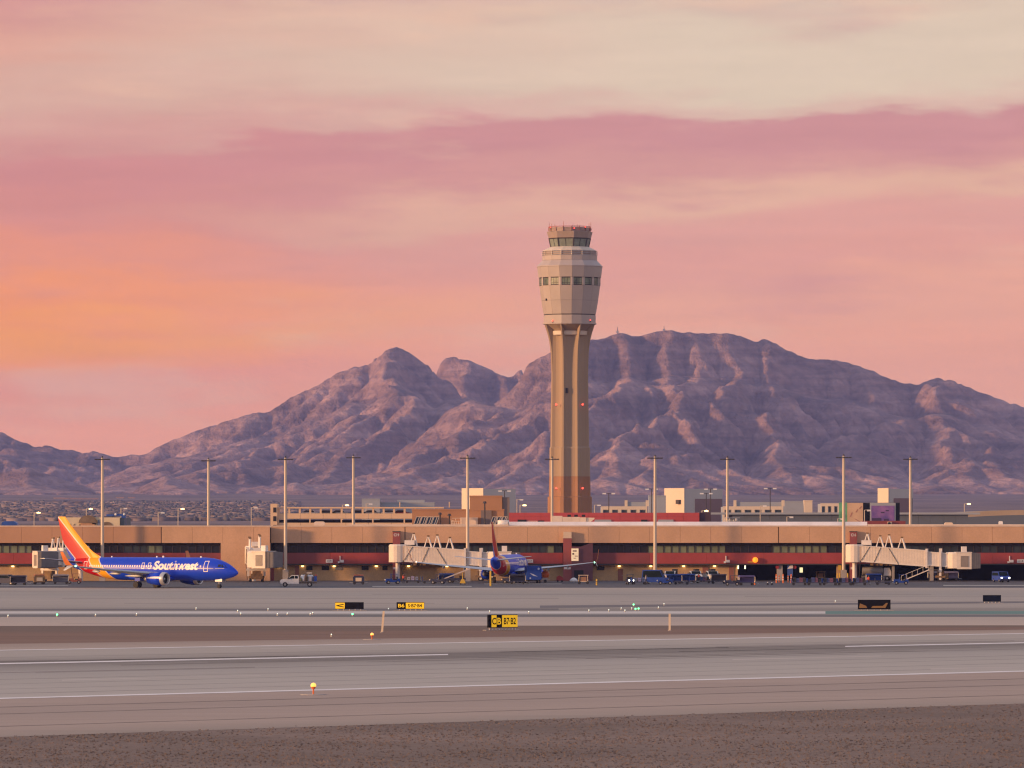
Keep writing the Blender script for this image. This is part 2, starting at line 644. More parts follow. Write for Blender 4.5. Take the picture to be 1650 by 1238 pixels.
# rubber laid down by landing tyres either side of the centre line
rub = mat('tyre_rubber_on_concrete', (0.149, 0.127, 0.113), 0.9, var=0.35, scale=0.05, stretch=(0.3, 0.3, 1))
for k in range(26):
    t = random.choice((random.gauss(1074, 2.0), random.gauss(1067, 1.2), random.gauss(1081, 4.0)))
    w_ = random.uniform(0.12, 0.4)
    a0 = random.uniform(-300, 1300)
    d_ = (1126 - t) / 56.0
    sl_ = 44 - 10 * min(max(d_, 0), 1.2)
    strip('tyre_mark', (t + w_, t + w_ - sl_), (t - w_, t - w_ - sl_), rub, 0.0165, a0, a0 + random.uniform(250, 900))
lightc = mat('pale_concrete_repair', (0.462, 0.407, 0.352), 0.85, var=0.12, scale=0.1)
for t, a0, a1, w_ in ((1099, 100, 420, 0.8), (1108, 700, 980, 0.9), (1092, 1180, 1420, 0.7), (1056, 420, 610, 0.5), (1115, 1500, 1800, 0.8)):
    strip('concrete_repair', (t + w_, t + w_ - 40), (t - w_, t - w_ - 40), lightc, 0.0155, a0, a1)
for a_, b_ in ((1118.5, 1075.5), (1111, 1069), (1103, 1062), (1095.5, 1056.5), (1060, 1029.5)):
    strip('slab_joint', (a_ + 0.22, b_ + 0.22), (a_ - 0.18, b_ - 0.18), mat('joint_sealant', (0.220, 0.193, 0.168), 0.9, var=0.4, scale=0.03), 0.0145)
for t, a0, a1 in ((965, 100, 900), (958, 600, 1500), (969.5, 1000, 1650), (953, -200, 700), (961.5, 1200, 1900), (973, 200, 700)):
    strip('apron_seam', (t + 0.22, t + 0.22), (t - 0.2, t - 0.2), mat('joint_sealant', (0.220, 0.193, 0.168), 0.9), 0.0205, a0, a1)
for t, a0, a1 in ((1005, 100, 700), (1001, 500, 1500), (998, 1000, 1900)):
    strip('taxiway_seam', (t + 0.25, t + 0.25), (t - 0.2, t - 0.2), mat('pale_seam', (0.330, 0.270, 0.231), 0.9, var=0.3, scale=0.05), 0.0165, a0, a1)

# dry grass and stones of the near verge, drawn as real blades and chips
def fbm_patch(a, b):
    return 0.5 + 0.25 * np.sin(a * 1.3 + 2 * np.sin(b * 0.9)) + 0.25 * np.sin(b * 2.1 + 1.7 * np.sin(a * 0.7 + 1))


def verge_tufts(name, n, mcol, stones):
    rows = RNG.uniform(1134, 1262, n)
    px = RNG.uniform(-250, 1900, n)
    edge = 1188 + (1134 - 1188) * px / 1650
    keep = (rows > edge + 0.2 + RNG.normal(0, 0.9, n)) & (RNG.random(n) < 0.25 + 1.1 * np.array(fbm_patch(px / 90.0, (rows - 1134) / 9.0)))
    rows, px = rows[keep], px[keep]
    Y = GY(rows)
    X = PX(px, Y)
    k = len(X)
    sz = RNG.uniform(0.02, 0.065, k) * (0.8 if stones else 1.0)
    a = RNG.uniform(0, math.pi, k)
    co, fc = [], []
    if stones:
        base = np.array([(-1, -0.8, -0.1), (1, -0.7, -0.1), (0.9, 0.8, -0.1), (-0.8, 0.9, -0.1), (0.1, -0.1, 0.75)])
        fs = np.array([(0, 1, 4), (1, 2, 4), (2, 3, 4), (3, 0, 4)])
        P = base[None] * RNG.uniform(0.6, 1.3, (k, 5, 1)) * sz[:, None, None]
    else:
        base = np.array([(-0.9, 0, 0), (0.3, 0.1, 0), (-1.3, 0, 1.0), (-0.4, -0.5, 0), (0.5, 0.5, 0), (0.7, -0.2, 1.3), (0.2, -0.3, 0), (0.9, 0.1, 0), (1.4, 0.4, 0.9)])
        fs = np.array([(0, 1, 2), (3, 4, 5), (6, 7, 8)])
        P = (base[None] + RNG.normal(0, 0.22, (k, 9, 3)) * np.array([1, 1, 0.3])) * sz[:, None, None]
    ca, sa = np.cos(a)[:, None], np.sin(a)[:, None]
    Q = np.stack([P[..., 0] * ca - P[..., 1] * sa + X[:, None], P[..., 0] * sa + P[..., 1] * ca + Y[:, None], P[..., 2]], -1)
    nb = base.shape[0]
    Fq = (fs[None] + (np.arange(k) * nb)[:, None, None]).reshape(-1, 3)
    o = raw_mesh(name, Q.reshape(-1, 3), Fq, mcol)
    o['kind'] = 'stuff'
    return o


tag(verge_tufts('dry_grass', 48000, mat('dry_grass_blades', (0.165, 0.125, 0.108), 0.9, var=0.22, scale=0.08, spec=0.2), False), 'dry brown grass on the verge in the foreground', 'grass')
tag(verge_tufts('gravel', 30000, mat('gravel_stone', (0.20, 0.158, 0.140), 0.9, var=0.25, scale=0.4), True), 'brown gravel scattered over the near verge', 'gravel')


# ------------------------------------------------------------------ mountains: eroded terrain
def vnoise(X, Y, seed):
    r = np.random.default_rng(seed)
    T = r.random((256, 256))
    xi, yi = np.floor(X).astype(int), np.floor(Y).astype(int)
    fx, fy = X - xi, Y - yi
    fx, fy = fx * fx * (3 - 2 * fx), fy * fy * (3 - 2 * fy)
    g = lambda a, b: T[a & 255, b & 255]
    return (g(xi, yi) * (1 - fx) + g(xi + 1, yi) * fx) * (1 - fy) + (g(xi, yi + 1) * (1 - fx) + g(xi + 1, yi + 1) * fx) * fy


def fbm(X, Y, seed, oct=5, ridged=False):
    s, a, t = 0, 0.5, 0
    for k in range(oct):
        n = vnoise(X * 2 ** k + 17 * k, Y * 2 ** k + 31 * k, seed + k)
        if ridged:
            n = 1 - np.abs(2 * n - 1)
        s = s + a * n
        t += a
        a *= 0.5
    return s / t


SKY = np.array([(-700, 660), (-400, 640), (-150, 662), (0, 695), (20, 706), (60, 722), (75, 716), (100, 727), (115, 724), (135, 730), (155, 727), (185, 738), (215, 732),
                (232, 735), (250, 722), (300, 700), (350, 683), (400, 668), (432, 664), (470, 640), (510, 622), (540, 602), (575, 592), (590, 588), (610, 572),
                (635, 559), (655, 565), (680, 583), (700, 594), (715, 580), (730, 574), (750, 580), (785, 592), (815, 610), (830, 602), (850, 588), (880, 572),
                (900, 560), (950, 549), (965, 548), (985, 540), (995, 535), (1010, 540), (1020, 544), (1045, 537), (1070, 532), (1110, 537), (1170, 537), (1190, 541),
                (1220, 551), (1235, 545), (1255, 558), (1300, 578), (1345, 580), (1385, 590), (1450, 616), (1480, 620), (1510, 608), (1545, 617), (1600, 640),
                (1650, 656), (1750, 690), (1950, 700), (2350, 640)], float)


def profile(pts):
    p = np.array(pts, float)
    return lambda px: (HOR - np.interp(px, p[:, 0], p[:, 1])) / FPX


sky_f = profile(SKY)
layers = [  # ridge distance, crest profile in picture rows, width of the front slope, of the back slope
    (12000, [(380, 850), (470, 808), (560, 772), (650, 720), (735, 662), (815, 612)] + [tuple(p) for p in SKY if p[0] > 815], 1500, 1300),
    (12900, [(-300, 850), (60, 815), (150, 782), (232, 735)] + [tuple(p) for p in SKY if 232 < p[0] <= 700] + [(760, 640), (830, 700), (950, 800)], 1600, 800),
    (13700, [(640, 700), (700, 600)] + [tuple(p) for p in SKY if 710 < p[0] < 815] + [(815, 609), (900, 640), (1000, 750)], 900, 800),
    (14700, [tuple(p) for p in SKY if p[0] < 235] + [(300, 745), (420, 790)], 1500, 800),
    (11000, [(-300, 790), (-100, 772), (20, 780), (75, 762), (130, 786), (230, 806), (300, 778), (350, 790), (420, 806), (500, 790), (560, 806), (700, 830)], 420, 420),
    (13600, [(-700, 720), (-200, 735), (30, 742), (80, 752), (150, 765), (230, 790)], 800, 700),
]
DXC, DYC = 13.0, 15.0
gx = np.arange(-2200, 2201, DXC)
gyy = np.arange(9900, 15600, DYC)
GX, GYY = np.meshgrid(gx, gyy)
wx = GX + 120 * (fbm(GX / 600, GYY / 600, 3) - 0.5)
wy = GYY + 700 * (fbm(GX / 800, GYY / 800, 5) - 0.5)
PXg = 825 + FPX * wx / wy
H0 = np.zeros_like(GX)
relcrest = np.zeros_like(GX)
for (Yr, pts, wf, wb) in layers:
    crest = profile(pts)(PXg) * Yr - 48
    rr = (wy - Yr)
    fall = np.where(rr < 0, np.clip(1 + rr / wf, 0, 1) ** 1.25, np.clip(1 - rr / wb, 0, 1))
    cand = np.clip(crest, 0, None) * fall
    relcrest = np.where(cand > H0, fall, relcrest)
    H0 = np.maximum(H0, cand)
# spurs and gullies that run down from the crest, leaning to the left towards the camera
cs = GX - 0.75 * (GYY - 12000) + 260 * (fbm(GX / 700, GYY / 700, 41) - 0.5)
sp1 = 1 - np.abs(2 * vnoise(cs / 260, GYY / 1500 + 3, 51) - 1)
sp2 = 1 - np.abs(2 * vnoise((cs + 0.5 * GYY) / 120, GYY / 500, 57) - 1)
hmax = H0 / max(H0.max(), 1)
mid = np.clip(H0 / 90, 0, 1) * np.clip((0.98 - relcrest) / 0.55, 0, 1)
H0 = H0 * (1 - mid * (0.36 * (1 - sp1) + 0.18 * (1 - sp2)))
H0 += 14 * fbm(GX / 260, GYY / 260, 9) * (H0 > 1)


def erode(h, uplift, it, K, dt, creep=0.03):
    ny, nx = h.shape
    N = h.size
    idx = np.arange(N).reshape(ny, nx)
    nb = [(-1, 0), (1, 0), (0, -1), (0, 1), (-1, -1), (-1, 1), (1, -1), (1, 1)]
    dist = [DYC, DYC, DXC, DXC] + [math.hypot(DXC, DYC)] * 4
    for _ in range(it):
        best = np.zeros_like(h)
        rec = idx.copy()
        dd = np.ones_like(h)
        hp = np.pad(h, 1, constant_values=1e9)
        for (a, b), d in zip(nb, dist):
            hn = hp[1 + a:1 + a + ny, 1 + b:1 + b + nx]
            s = (h - hn) / d
            w = s > best
            best[w] = s[w]
            rec[w] = (idx + a * nx + b)[w]
            dd[w] = d
        order = np.argsort(h.ravel(), kind='stable')
        ol, rl = order.tolist(), rec.ravel().tolist()
        A = [1.0] * N
        for i in reversed(ol):
            r = rl[i]
            if r != i:
                A[r] += A[i]
        f = (np.ravel(K) * dt * (np.array(A) * DXC * DYC) ** 0.45 / dd.ravel()).tolist()
        hl = (h + uplift * dt).ravel().tolist()
        for i in ol:
            r = rl[i]
            if r != i:
                hr = hl[r]
                if hl[i] > hr:
                    hl[i] = (hl[i] + f[i] * hr) / (1 + f[i])
        h = np.array(hl).reshape(ny, nx)
        # creep of loose slopes
        hp = np.pad(h, 1, mode='edge')
        h = h + creep * (hp[:-2, 1:-1] + hp[2:, 1:-1] + hp[1:-1, :-2] + hp[1:-1, 2:] - 4 * h)
        h[0] = 0
    return h


Hh = erode(H0.copy(), H0 / 30.0, 40, 0.20, 1.0, 0.022)
crw = np.clip((relcrest - 0.58) / 0.34, 0, 1) * 0.60
Hh = (0.93 - crw) * Hh + (0.07 + crw) * H0 * (Hh.max() / H0.max())


def up2(a):
    b = np.zeros((a.shape[0] * 2 - 1, a.shape[1] * 2 - 1))
    b[::2, ::2] = a
    b[1::2, ::2] = (a[:-1] + a[1:]) / 2
    b[:, 1::2] = (b[:, :-2:2] + b[:, 2::2]) / 2
    p = np.pad(b, 1, mode='edge')
    return 0.8 * b + 0.05 * (p[:-2, 1:-1] + p[2:, 1:-1] + p[1:-1, :-2] + p[1:-1, 2:])


Hh = up2(Hh)
DXC, DYC = DXC / 2, DYC / 2
H0u = up2(H0)
Hh = Hh + (H0u > 20) * 10 * (fbm(np.arange(Hh.shape[1])[None] / 9.0 + 0 * Hh, np.arange(Hh.shape[0])[:, None] / 9.0 + 0 * Hh, 71, 3) - 0.5)
Hh = erode(Hh, H0u / 30.0, 7, 0.26 * (1 - 0.6 * up2(np.clip((relcrest - 0.6) / 0.3, 0, 1))), 1.0, 0.012)
gx = np.linspace(gx[0], gx[-1], Hh.shape[1])
gyy = np.linspace(gyy[0], gyy[-1], Hh.shape[0])
GX, GYY = np.meshgrid(gx, gyy)
amp = np.clip(Hh / 120, 0, 1)
Hh = Hh + amp * (20 * (fbm(GX / 150, GYY / 150, 21, 5, True) - 0.6) + 17 * (fbm(GX / 46, GYY / 46, 33, 4, True) - 0.6))
cs2 = GX - 0.95 * (GYY - 12000) + 150 * (fbm(GX / 260, GYY / 260, 83) - 0.5)
rib = (1 - np.abs(2 * vnoise(cs2 / 78, GYY / 430, 91) - 1)) ** 1.4 + 0.5 * (1 - np.abs(2 * vnoise(cs2 / 36 + 9, GYY / 240, 97) - 1))
Hh = Hh + amp * 26 * (rib - 0.7)
# bring the crest to the height it has against the sky
PXg = 825 + FPX * GX / GYY
base = vfloor(GYY) + 2
ang = (Hh + base - CAM_H) / GYY
cols = np.arange(-1000, 2700, 6)
cur = np.full(len(cols), -1.0)
ci = np.clip(np.round((PXg + 1000) / 6).astype(int), 0, len(cols) - 1)
np.maximum.at(cur, ci.ravel(), ang.ravel())
cur[cur < 0.002] = np.nan
ok = ~np.isnan(cur)
cur = np.interp(cols, cols[ok], cur[ok])
ker = np.array([1, 2, 1]) / 4
cur = np.convolve(np.pad(cur, 1, mode='edge'), ker, 'valid')
fac = np.clip(sky_f(cols) / cur, 0.2, 2.5)
nar = np.hanning(5)
fac = np.convolve(np.pad(fac, 2, mode='edge'), nar / nar.sum(), 'valid')
wide = np.hanning(23)
wide /= wide.sum()
fac_s = np.convolve(np.pad(fac, 11, mode='edge'), wide, 'valid')
# only the upper slopes are adjusted fully, the foot keeps its own shape
relh = np.clip(ang / np.interp(PXg, cols, cur), 0, 1)
wgt = np.clip((relh - 0.15) / 0.6, 0, 1)
scl = np.interp(PXg, cols, fac_s) + (np.interp(PXg, cols, fac) - np.interp(PXg, cols, fac_s)) * np.clip((relh - 0.965) / 0.03, 0, 1)
Hh = (Hh + base - CAM_H) * (1 + (scl - 1) * wgt) - base + CAM_H


def rock_material():
    m = bpy.data.materials.new('desert_mountain_rock')
    m.use_nodes = True
    N, L = m.node_tree.nodes, m.node_tree.links
    b = N['Principled BSDF']
    b.inputs['Roughness'].default_value = 0.95
    b.inputs['Specular IOR Level'].default_value = 0.1
    t = N.new('ShaderNodeTexCoord')
    mp = N.new('ShaderNodeMapping')
    mp.inputs['Scale'].default_value = (1, 1, 3.0)
    mp.inputs['Rotation'].default_value = (0.35, 0.25, 0)
    L.new(t.outputs['Object'], mp.inputs[0])
    n = N.new('ShaderNodeTexNoise')
    n.inputs['Scale'].default_value = 0.006
    n.inputs['Detail'].default_value = 8
    n.inputs['Roughness'].default_value = 0.62
    L.new(mp.outputs[0], n.inputs['Vector'])
    r = N.new('ShaderNodeValToRGB')
    e = r.color_ramp.elements
    e[0].position, e[0].color = 0.32, (0.17, 0.113, 0.11, 1)
    e[1].position, e[1].color = 0.72, (0.50, 0.32, 0.28, 1)
    k = e.new(0.5)
    k.color = (0.32, 0.207, 0.188, 1)
    L.new(n.outputs['Fac'], r.inputs[0])
    # tilted beds of paler and darker rock
    wv = N.new('ShaderNodeTexNoise')
    mp3 = N.new('ShaderNodeMapping')
    mp3.inputs['Rotation'].default_value = (0.15, math.radians(32), 0.4)
    mp3.inputs['Scale'].default_value = (0.0022, 0.0022, 0.045)
    L.new(t.outputs['Object'], mp3.inputs[0])
    L.new(mp3.outputs[0], wv.inputs['Vector'])
    wv.inputs['Scale'].default_value = 1.0
    wv.inputs['Detail'].default_value = 5
    wv.inputs['Roughness'].default_value = 0.65
    wr = N.new('ShaderNodeMapRange')
    wr.inputs['From Min'].default_value = 0.35
    wr.inputs['From Max'].default_value = 0.65
    wr.inputs['To Min'].default_value = 0.72
    wr.inputs['To Max'].default_value = 1.25
    L.new(wv.outputs['Fac'], wr.inputs['Value'])
    sn = N.new('ShaderNodeTexNoise')
    sn.inputs['Scale'].default_value = 0.06
    sn.inputs['Detail'].default_value = 3
    L.new(t.outputs['Object'], sn.inputs['Vector'])
    sr = N.new('ShaderNodeMapRange')
    sr.inputs['From Min'].default_value = 0.3
    sr.inputs['From Max'].default_value = 0.7
    sr.inputs['To Min'].default_value = 0.78
    sr.inputs['To Max'].default_value = 1.2
    L.new(sn.outputs['Fac'], sr.inputs['Value'])
    wm = N.new('ShaderNodeMath')
    wm.operation = 'MULTIPLY'
    L.new(wr.outputs[0], wm.inputs[0])
    L.new(sr.outputs[0], wm.inputs[1])
    mx = N.new('ShaderNodeMixRGB')
    mx.blend_type = 'MULTIPLY'
    mx.inputs[0].default_value = 1.0
    L.new(r.outputs[0], mx.inputs[1])
    L.new(wm.outputs[0], mx.inputs[2])
    L.new(mx.outputs[0], b.inputs['Base Color'])
    bn = N.new('ShaderNodeBump')
    bn.inputs['Strength'].default_value = 1.0
    bn.inputs['Distance'].default_value = 22
    n2 = N.new('ShaderNodeTexNoise')
    n2.inputs['Scale'].default_value = 0.03
    n2.inputs['Detail'].default_value = 7
    n2.inputs['Roughness'].default_value = 0.6
    L.new(t.outputs['Object'], n2.inputs['Vector'])
    L.new(n2.outputs['Fac'], bn.inputs['Height'])
    L.new(bn.outputs[0], b.inputs['Normal'])
    return m


HT = Hh + vfloor(GYY) + 2
HT[Hh < 1.0] = np.minimum(HT, vfloor(GYY) - 3)[Hh < 1.0]
nx, ny = len(gx), len(gyy)
ii = np.arange(nx * ny).reshape(ny, nx)
mtn = raw_mesh('mountain_range', np.stack([GX, GYY, HT], -1).reshape(-1, 3),
               np.stack([ii[:-1, :-1], ii[:-1, 1:], ii[1:, 1:], ii[1:, :-1]], -1).reshape(-1, 4), rock_material(), True)
struct(mtn)
TOPZ = float(HT.max())


# ------------------------------------------------------------------ concourse building
YC = 1110.0
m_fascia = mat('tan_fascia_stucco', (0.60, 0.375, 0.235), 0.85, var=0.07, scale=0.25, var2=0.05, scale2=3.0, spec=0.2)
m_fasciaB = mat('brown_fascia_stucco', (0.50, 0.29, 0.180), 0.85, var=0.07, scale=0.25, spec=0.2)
m_joint = mat('dark_expansion_joint', (0.07, 0.045, 0.03), 0.9)
m_coping = mat('pale_coping', (0.66, 0.50, 0.37), 0.6, var=0.08)
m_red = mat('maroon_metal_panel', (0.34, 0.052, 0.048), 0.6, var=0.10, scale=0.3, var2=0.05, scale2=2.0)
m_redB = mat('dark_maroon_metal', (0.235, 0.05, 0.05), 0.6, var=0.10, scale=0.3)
m_wall = mat('ochre_block_wall', (0.50, 0.33, 0.175), 0.85, var=0.12, scale=0.3, var2=0.08, scale2=4.0, bump=0.1)
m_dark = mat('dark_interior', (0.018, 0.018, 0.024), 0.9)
m_glassD = mat('dark_tinted_glass', (0.016, 0.022, 0.034), 0.25, var=0.4, scale=0.3, spec=0.35)
m_glassG = mat('green_tinted_glass', (0.20, 0.25, 0.17), 0.35, var=0.35, scale=0.25, spec=0.35)
m_glassB = mat('blue_tinted_glass', (0.040, 0.062, 0.078), 0.3, var=0.4, scale=0.3, spec=0.35)
m_mull = mat('bronze_mullion', (0.045, 0.035, 0.035), 0.6)
m_conc = mat('grey_concrete', (0.36, 0.33, 0.31), 0.85, var=0.12, scale=0.4)
m_white = mat('white_paint', (0.74, 0.73, 0.72), 0.5, var=0.05)
m_black = mat('black_rubber', (0.022, 0.022, 0.024), 0.75, var=0.2)
m_steel = mat('galvanised_steel', (0.42, 0.41, 0.40), 0.45, 0.6, var=0.15)
m_yellow = mat('safety_yellow', (0.62, 0.40, 0.045), 0.55, var=0.12)
m_orange = mat('safety_orange', (0.75, 0.17, 0.03), 0.6, var=0.08)
m_warm = mat('lit_warm_lamp', (0.9, 0.75, 0.45), 0.5, emit=(1.0, 0.66, 0.25), estr=4.0)
m_cream = mat('cream_paint', (0.66, 0.52, 0.38), 0.6, var=0.08, scale=0.5)
m_roofw = mat('white_roof_membrane', (0.72, 0.71, 0.74), 0.7, var=0.12, scale=0.2)

bld = thing('concourse_building', 'long tan and maroon airport concourse with ribbon windows', 'building', (0, YC, 0))
zt, zf, zw, zr = PZ(848, YC), PZ(875, YC), PZ(891, YC), PZ(908.5, YC)   # fascia top, fascia bottom, glazing bottom, maroon bottom
xL, xE, xR = PX(-160, YC), PX(436, YC), PX(1830, YC)
FW = -3.2   # the west wing stands forward of the rest
core = MB()
core.bb(xL, xE - 0.05, FW + 1.9, 38, 0.0, zt - 0.25)
core.bb(xE + 0.0, xR, 2.2, 38, zr + 0.1, zt - 0.25)
core.bb(xE + 0.0, PX(1189, YC), 2.2, 38, 0.0, zr + 0.1)
core.bb(PX(1189, YC), xR, 14, 38, 0.0, zr + 0.1)
core.build('core', m_dark, bld)
MB().bb(xL, xR, 2.4, 37.8, zt - 0.24, zt - 0.08).build('roof', m_roofw, bld)
# solid stucco block at the end of the west wing
blk = MB()
blk.bb(PX(357, YC), xE, FW, 2.0, 0.05, zf)
blk.build('end_wall', m_fascia, bld)
# fascia panels, separated by recessed joints
def panels(p0, p1, step, y, z0, z1, m, name, gap=0.05, dep=1.2, alt=None):
    px = p0
    k = 0
    while px < p1 - 1:
        e = min(px + step, p1)
        if p1 - e < step * 0.3:
            e = p1
        mm = m if alt is None or k % alt[1] else alt[0]
        MB().bb(PX(px, YC) + gap / 2, PX(e, YC) - gap / 2, y, y + dep, z0, z1).build(name, mm, bld)
        px = e
        k += 1


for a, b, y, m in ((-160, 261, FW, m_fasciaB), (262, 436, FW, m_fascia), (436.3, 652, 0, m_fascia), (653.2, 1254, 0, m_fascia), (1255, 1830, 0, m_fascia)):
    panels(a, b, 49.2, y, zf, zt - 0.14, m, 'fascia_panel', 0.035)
for a, b, y in ((-160, 436, FW), (436, 1830, 0)):
    MB().bb(PX(a, YC), PX(b, YC), y - 0.08, y + 1.3, zt - 0.135, zt + 0.12).build('coping', m_coping, bld)
    MB().bb(PX(a, YC), PX(b, YC), y + 0.3, y + 1.1, zf - 0.02, zf - 0.001).build('soffit', m_joint, bld)
for a, y in ((261.5, FW), (652.6, 0), (1254.5, 0)):
    MB().bb(PX(a - 0.55, YC), PX(a + 0.55, YC), y + 0.25, y + 1.0, zf, zt - 0.15).build('expansion_joint', m_joint, bld)
# ribbon glazing
def glaze(p0, p1, y, m, step=12.6):
    MB().bb(PX(p0, YC), PX(p1, YC), y - 0.06, y + 0.06, zf - 0.55, zf - 0.03).build('window_head', m_mull, bld)
    px = p0
    while px < p1 - 2:
        e = min(px + step, p1)
        jit = random.uniform(-0.02, 0.02)
        MB().bb(PX(px, YC) + 0.07, PX(e, YC) - 0.07, y + 0.02 + jit, y + 0.06 + jit, zw + 0.02, zf - 0.56).build('window_pane', m if not isinstance(m, list) else random.choice(m), bld)
        MB().bb(PX(e, YC) - 0.07, PX(e, YC) + 0.07, y - 0.1, y + 0.08, zw + 0.02, zf - 0.56).build('mullion', m_mull, bld)
        px = e


GL = [m_glassB, m_glassG]
for p0, p1, yy, m in ((-160, 52, FW + 1.6, m_glassG), (52, 200, FW + 1.6, m_glassD), (200, 266, FW + 1.6, [m_glassB, m_glassG]), (266, 356.5, FW + 1.6, m_glassD),
                      (441, 632, 1.9, m_glassD), (646, 772, 1.9, m_glassB), (772, 855, 1.9, m_glassB), (855, 907, 1.9, GL), (955, 1044, 1.9, m_glassD), (1044, 1169, 1.9, m_glassG),
                      (1169, 1245, 1.9, m_glassD), (1245, 1335, 1.9, m_glassG), (1335, 1368, 1.9, m_glassD), (1381, 1830, 1.9, [m_glassB, m_glassD, m_glassB])):
    glaze(p0, p1, yy, m)
# maroon spandrel band
for a, b, y in ((-160, 356.8, FW + 0.5), (440, 633, 0.4), (646, 907, 0.4), (955, 1830, 0.4)):
    panels(a, b, 92, y, zr, zw, m_red, 'maroon_panel', 0.03, 1.3, (m_redB, 5))
    MB().bb(PX(a, YC), PX(b, YC), y + 0.05, y + 1.8, zr - 0.25, zr - 0.005).build('overhang_shade_strip', m_mull, bld)  # dark strip painted for the shade under the overhang
# dark strip for the shadow cast by the west wing, shade put into its colour
MB().bb(PX(436, YC), PX(441, YC), -0.1, 2.1, 0.0, zw).build('cast_shade_strip', m_redB, bld)
# ground floor wall
MB().bb(PX(-160, YC), PX(357, YC) - 0.02, FW + 1.5, FW + 1.88, 0.0, zr - 0.26).build('ground_wall', m_wall, bld)
MB().bb(PX(441, YC), PX(1187, YC), 1.85, 2.18, 0.0, zr - 0.26).build('ground_wall', m_wall, bld)
MB().bb(PX(1187, YC), PX(1189.5, YC), 1.6, 14, 0.0, zr - 0.02).build('bay_side_wall', m_wall, bld)
for px, w, m in ((1257, 9, m_conc), (1352, 6, m_wall), (1502, 6, m_conc), (1700, 6, m_conc), (1440, 4, m_conc)):
    MB().bb(PX(px - w / 2, YC), PX(px + w / 2, YC), 1.2, 2.4, 0.0, zr - 0.02).build('bay_column', m, bld)
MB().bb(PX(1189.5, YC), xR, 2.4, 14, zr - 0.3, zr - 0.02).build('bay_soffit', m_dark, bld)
# doors, louvres and signs on the ground-floor wall
m_door = mat('brick_red_door', (0.25, 0.095, 0.07), 0.6)
for px, w, t in ((478, 6, 912), (1000, 8, 917), (1137, 9, 914), (1179, 8, 913)):
    d = MB().bb(PX(px - w / 2, YC), PX(px + w / 2, YC), 1.72, 1.84, 0.02, PZ(t, YC)).build('door', m_door, bld)
    MB().bb(PX(px + w / 2 - 1.5, YC), PX(px + w / 2 - 0.7, YC), 1.62, 1.715, 1.0, 1.15).build('handle', m_steel, d)
for px, w, m in ((524, 12, m_dark), (588, 11, m_dark), (968, 12, m_dark), (620, 8, m_dark), (545, 11, m_conc), (498, 10, m_dark)):
    lo = MB().bb(PX(px - w / 2, YC), PX(px + w / 2, YC), 1.74, 1.84, PZ(919, YC), PZ(912.5, YC)).build('louvre', m, bld)
    sl = MB()
    for k in range(4):
        z = PZ(918.4 - k * 1.6, YC)
        sl.bb(PX(px - w / 2, YC) + 0.05, PX(px + w / 2, YC) - 0.05, 1.70, 1.738, z, z + 0.06)
    sl.build('louvre_slats', m_mull, lo)
for px in (449, 487, 538, 606, 836, 998, 1049, 1102, 1152, 720, 658, 22):
    yy = 1.85 if px > 436 else FW + 1.5
    h = MB().bb(PX(px, YC) - 0.28, PX(px, YC) + 0.28, yy - 0.42, yy - 0.01, PZ(911.6, YC), PZ(911.0, YC) + 0.12).build('wall_lamp', m_mull, bld)
    MB().bb(PX(px, YC) - 0.24, PX(px, YC) + 0.24, yy - 0.40, yy - 0.03, PZ(913.6, YC), PZ(911.6, YC) - 0.01).build('lamp_lens', m_warm, h)
m_signw = mat('white_sign_board', (0.70, 0.66, 0.64), 0.6)
m_let = mat('dark_lettering', (0.05, 0.04, 0.05), 0.7)
for px, w, txt in ((530.5, 11, 'C19'), (853.5, 11, 'C17'), (1645, 12, 'C14')):
    sgn = MB().bb(PX(px - w / 2, YC), PX(px + w / 2, YC), 0.28, 0.38, PZ(907, YC), PZ(901.5, YC)).build('gate_number_board', m_signw, bld)
    text_on_plane(txt, m_let, sgn, PX(px - w * 0.3, YC), PX(px + w * 0.3, YC), PZ(905.8, YC), PZ(902.7, YC), 0.272, 0.01)
for px in (548, 1170, 1627):
    c = MB()
    c.tube((PX(px, YC), 0.3, PZ(905, YC)), (PX(px, YC), 0.3, PZ(896, YC)), 0.10)
    c.box((PX(px + 3, YC), 0.05, PZ(904.5, YC)), (0.7, 0.5, 0.5))
    c.box((PX(px - 2, YC), 0.1, PZ(906, YC)), (0.4, 0.4, 0.35))
    c.build('camera_bracket', m_signw, bld)
MB().ball((PX(1217, YC), 0.0, PZ(902.5, YC)), 0.55).build('amber_beacon', mat('amber_lens', (0.8, 0.25, 0.01), 0.4, emit=(1.0, 0.32, 0.02), estr=1.2), bld, True)
MB().bb(PX(1205, YC), PX(1214, YC), 0.2, 0.38, PZ(906.5, YC), PZ(905.2, YC)).build('beacon_bracket', m_yellow, bld)
for px in (1190, 1201):
    MB().bb(PX(px, YC) - 0.12, PX(px, YC) + 0.12, 1.3, 1.55, PZ(917, YC), PZ(911.5, YC)).build('bay_strip_lamp', mat('lit_tube', (0.9, 0.9, 0.7), 0.5, emit=(1, 0.95, 0.6), estr=2.0), bld)
MB().bb(PX(1290, YC), PX(1295, YC), 3.5, 3.8, PZ(923, YC), PZ(915, YC)).build('bay_light_box', mat('lit_bay_box', (0.8, 0.7, 0.4), 0.5, emit=(1, 0.85, 0.45), estr=1.1), bld)
for px in (1253, 1281):
    MB().tube((PX(px, YC), 1.0, PZ(914, YC)), (PX(px, YC), 1.15, PZ(914, YC)), 0.36, n=10).build('red_disc', mat('red_sign', (0.35, 0.03, 0.04), 0.6), bld)
pst = MB().bb(PX(1269, YC), PX(1278, YC), 0.9, 1.1, PZ(928, YC), PZ(909, YC)).build('column_banner', mat('blue_banner', (0.04, 0.09, 0.30), 0.6), bld)
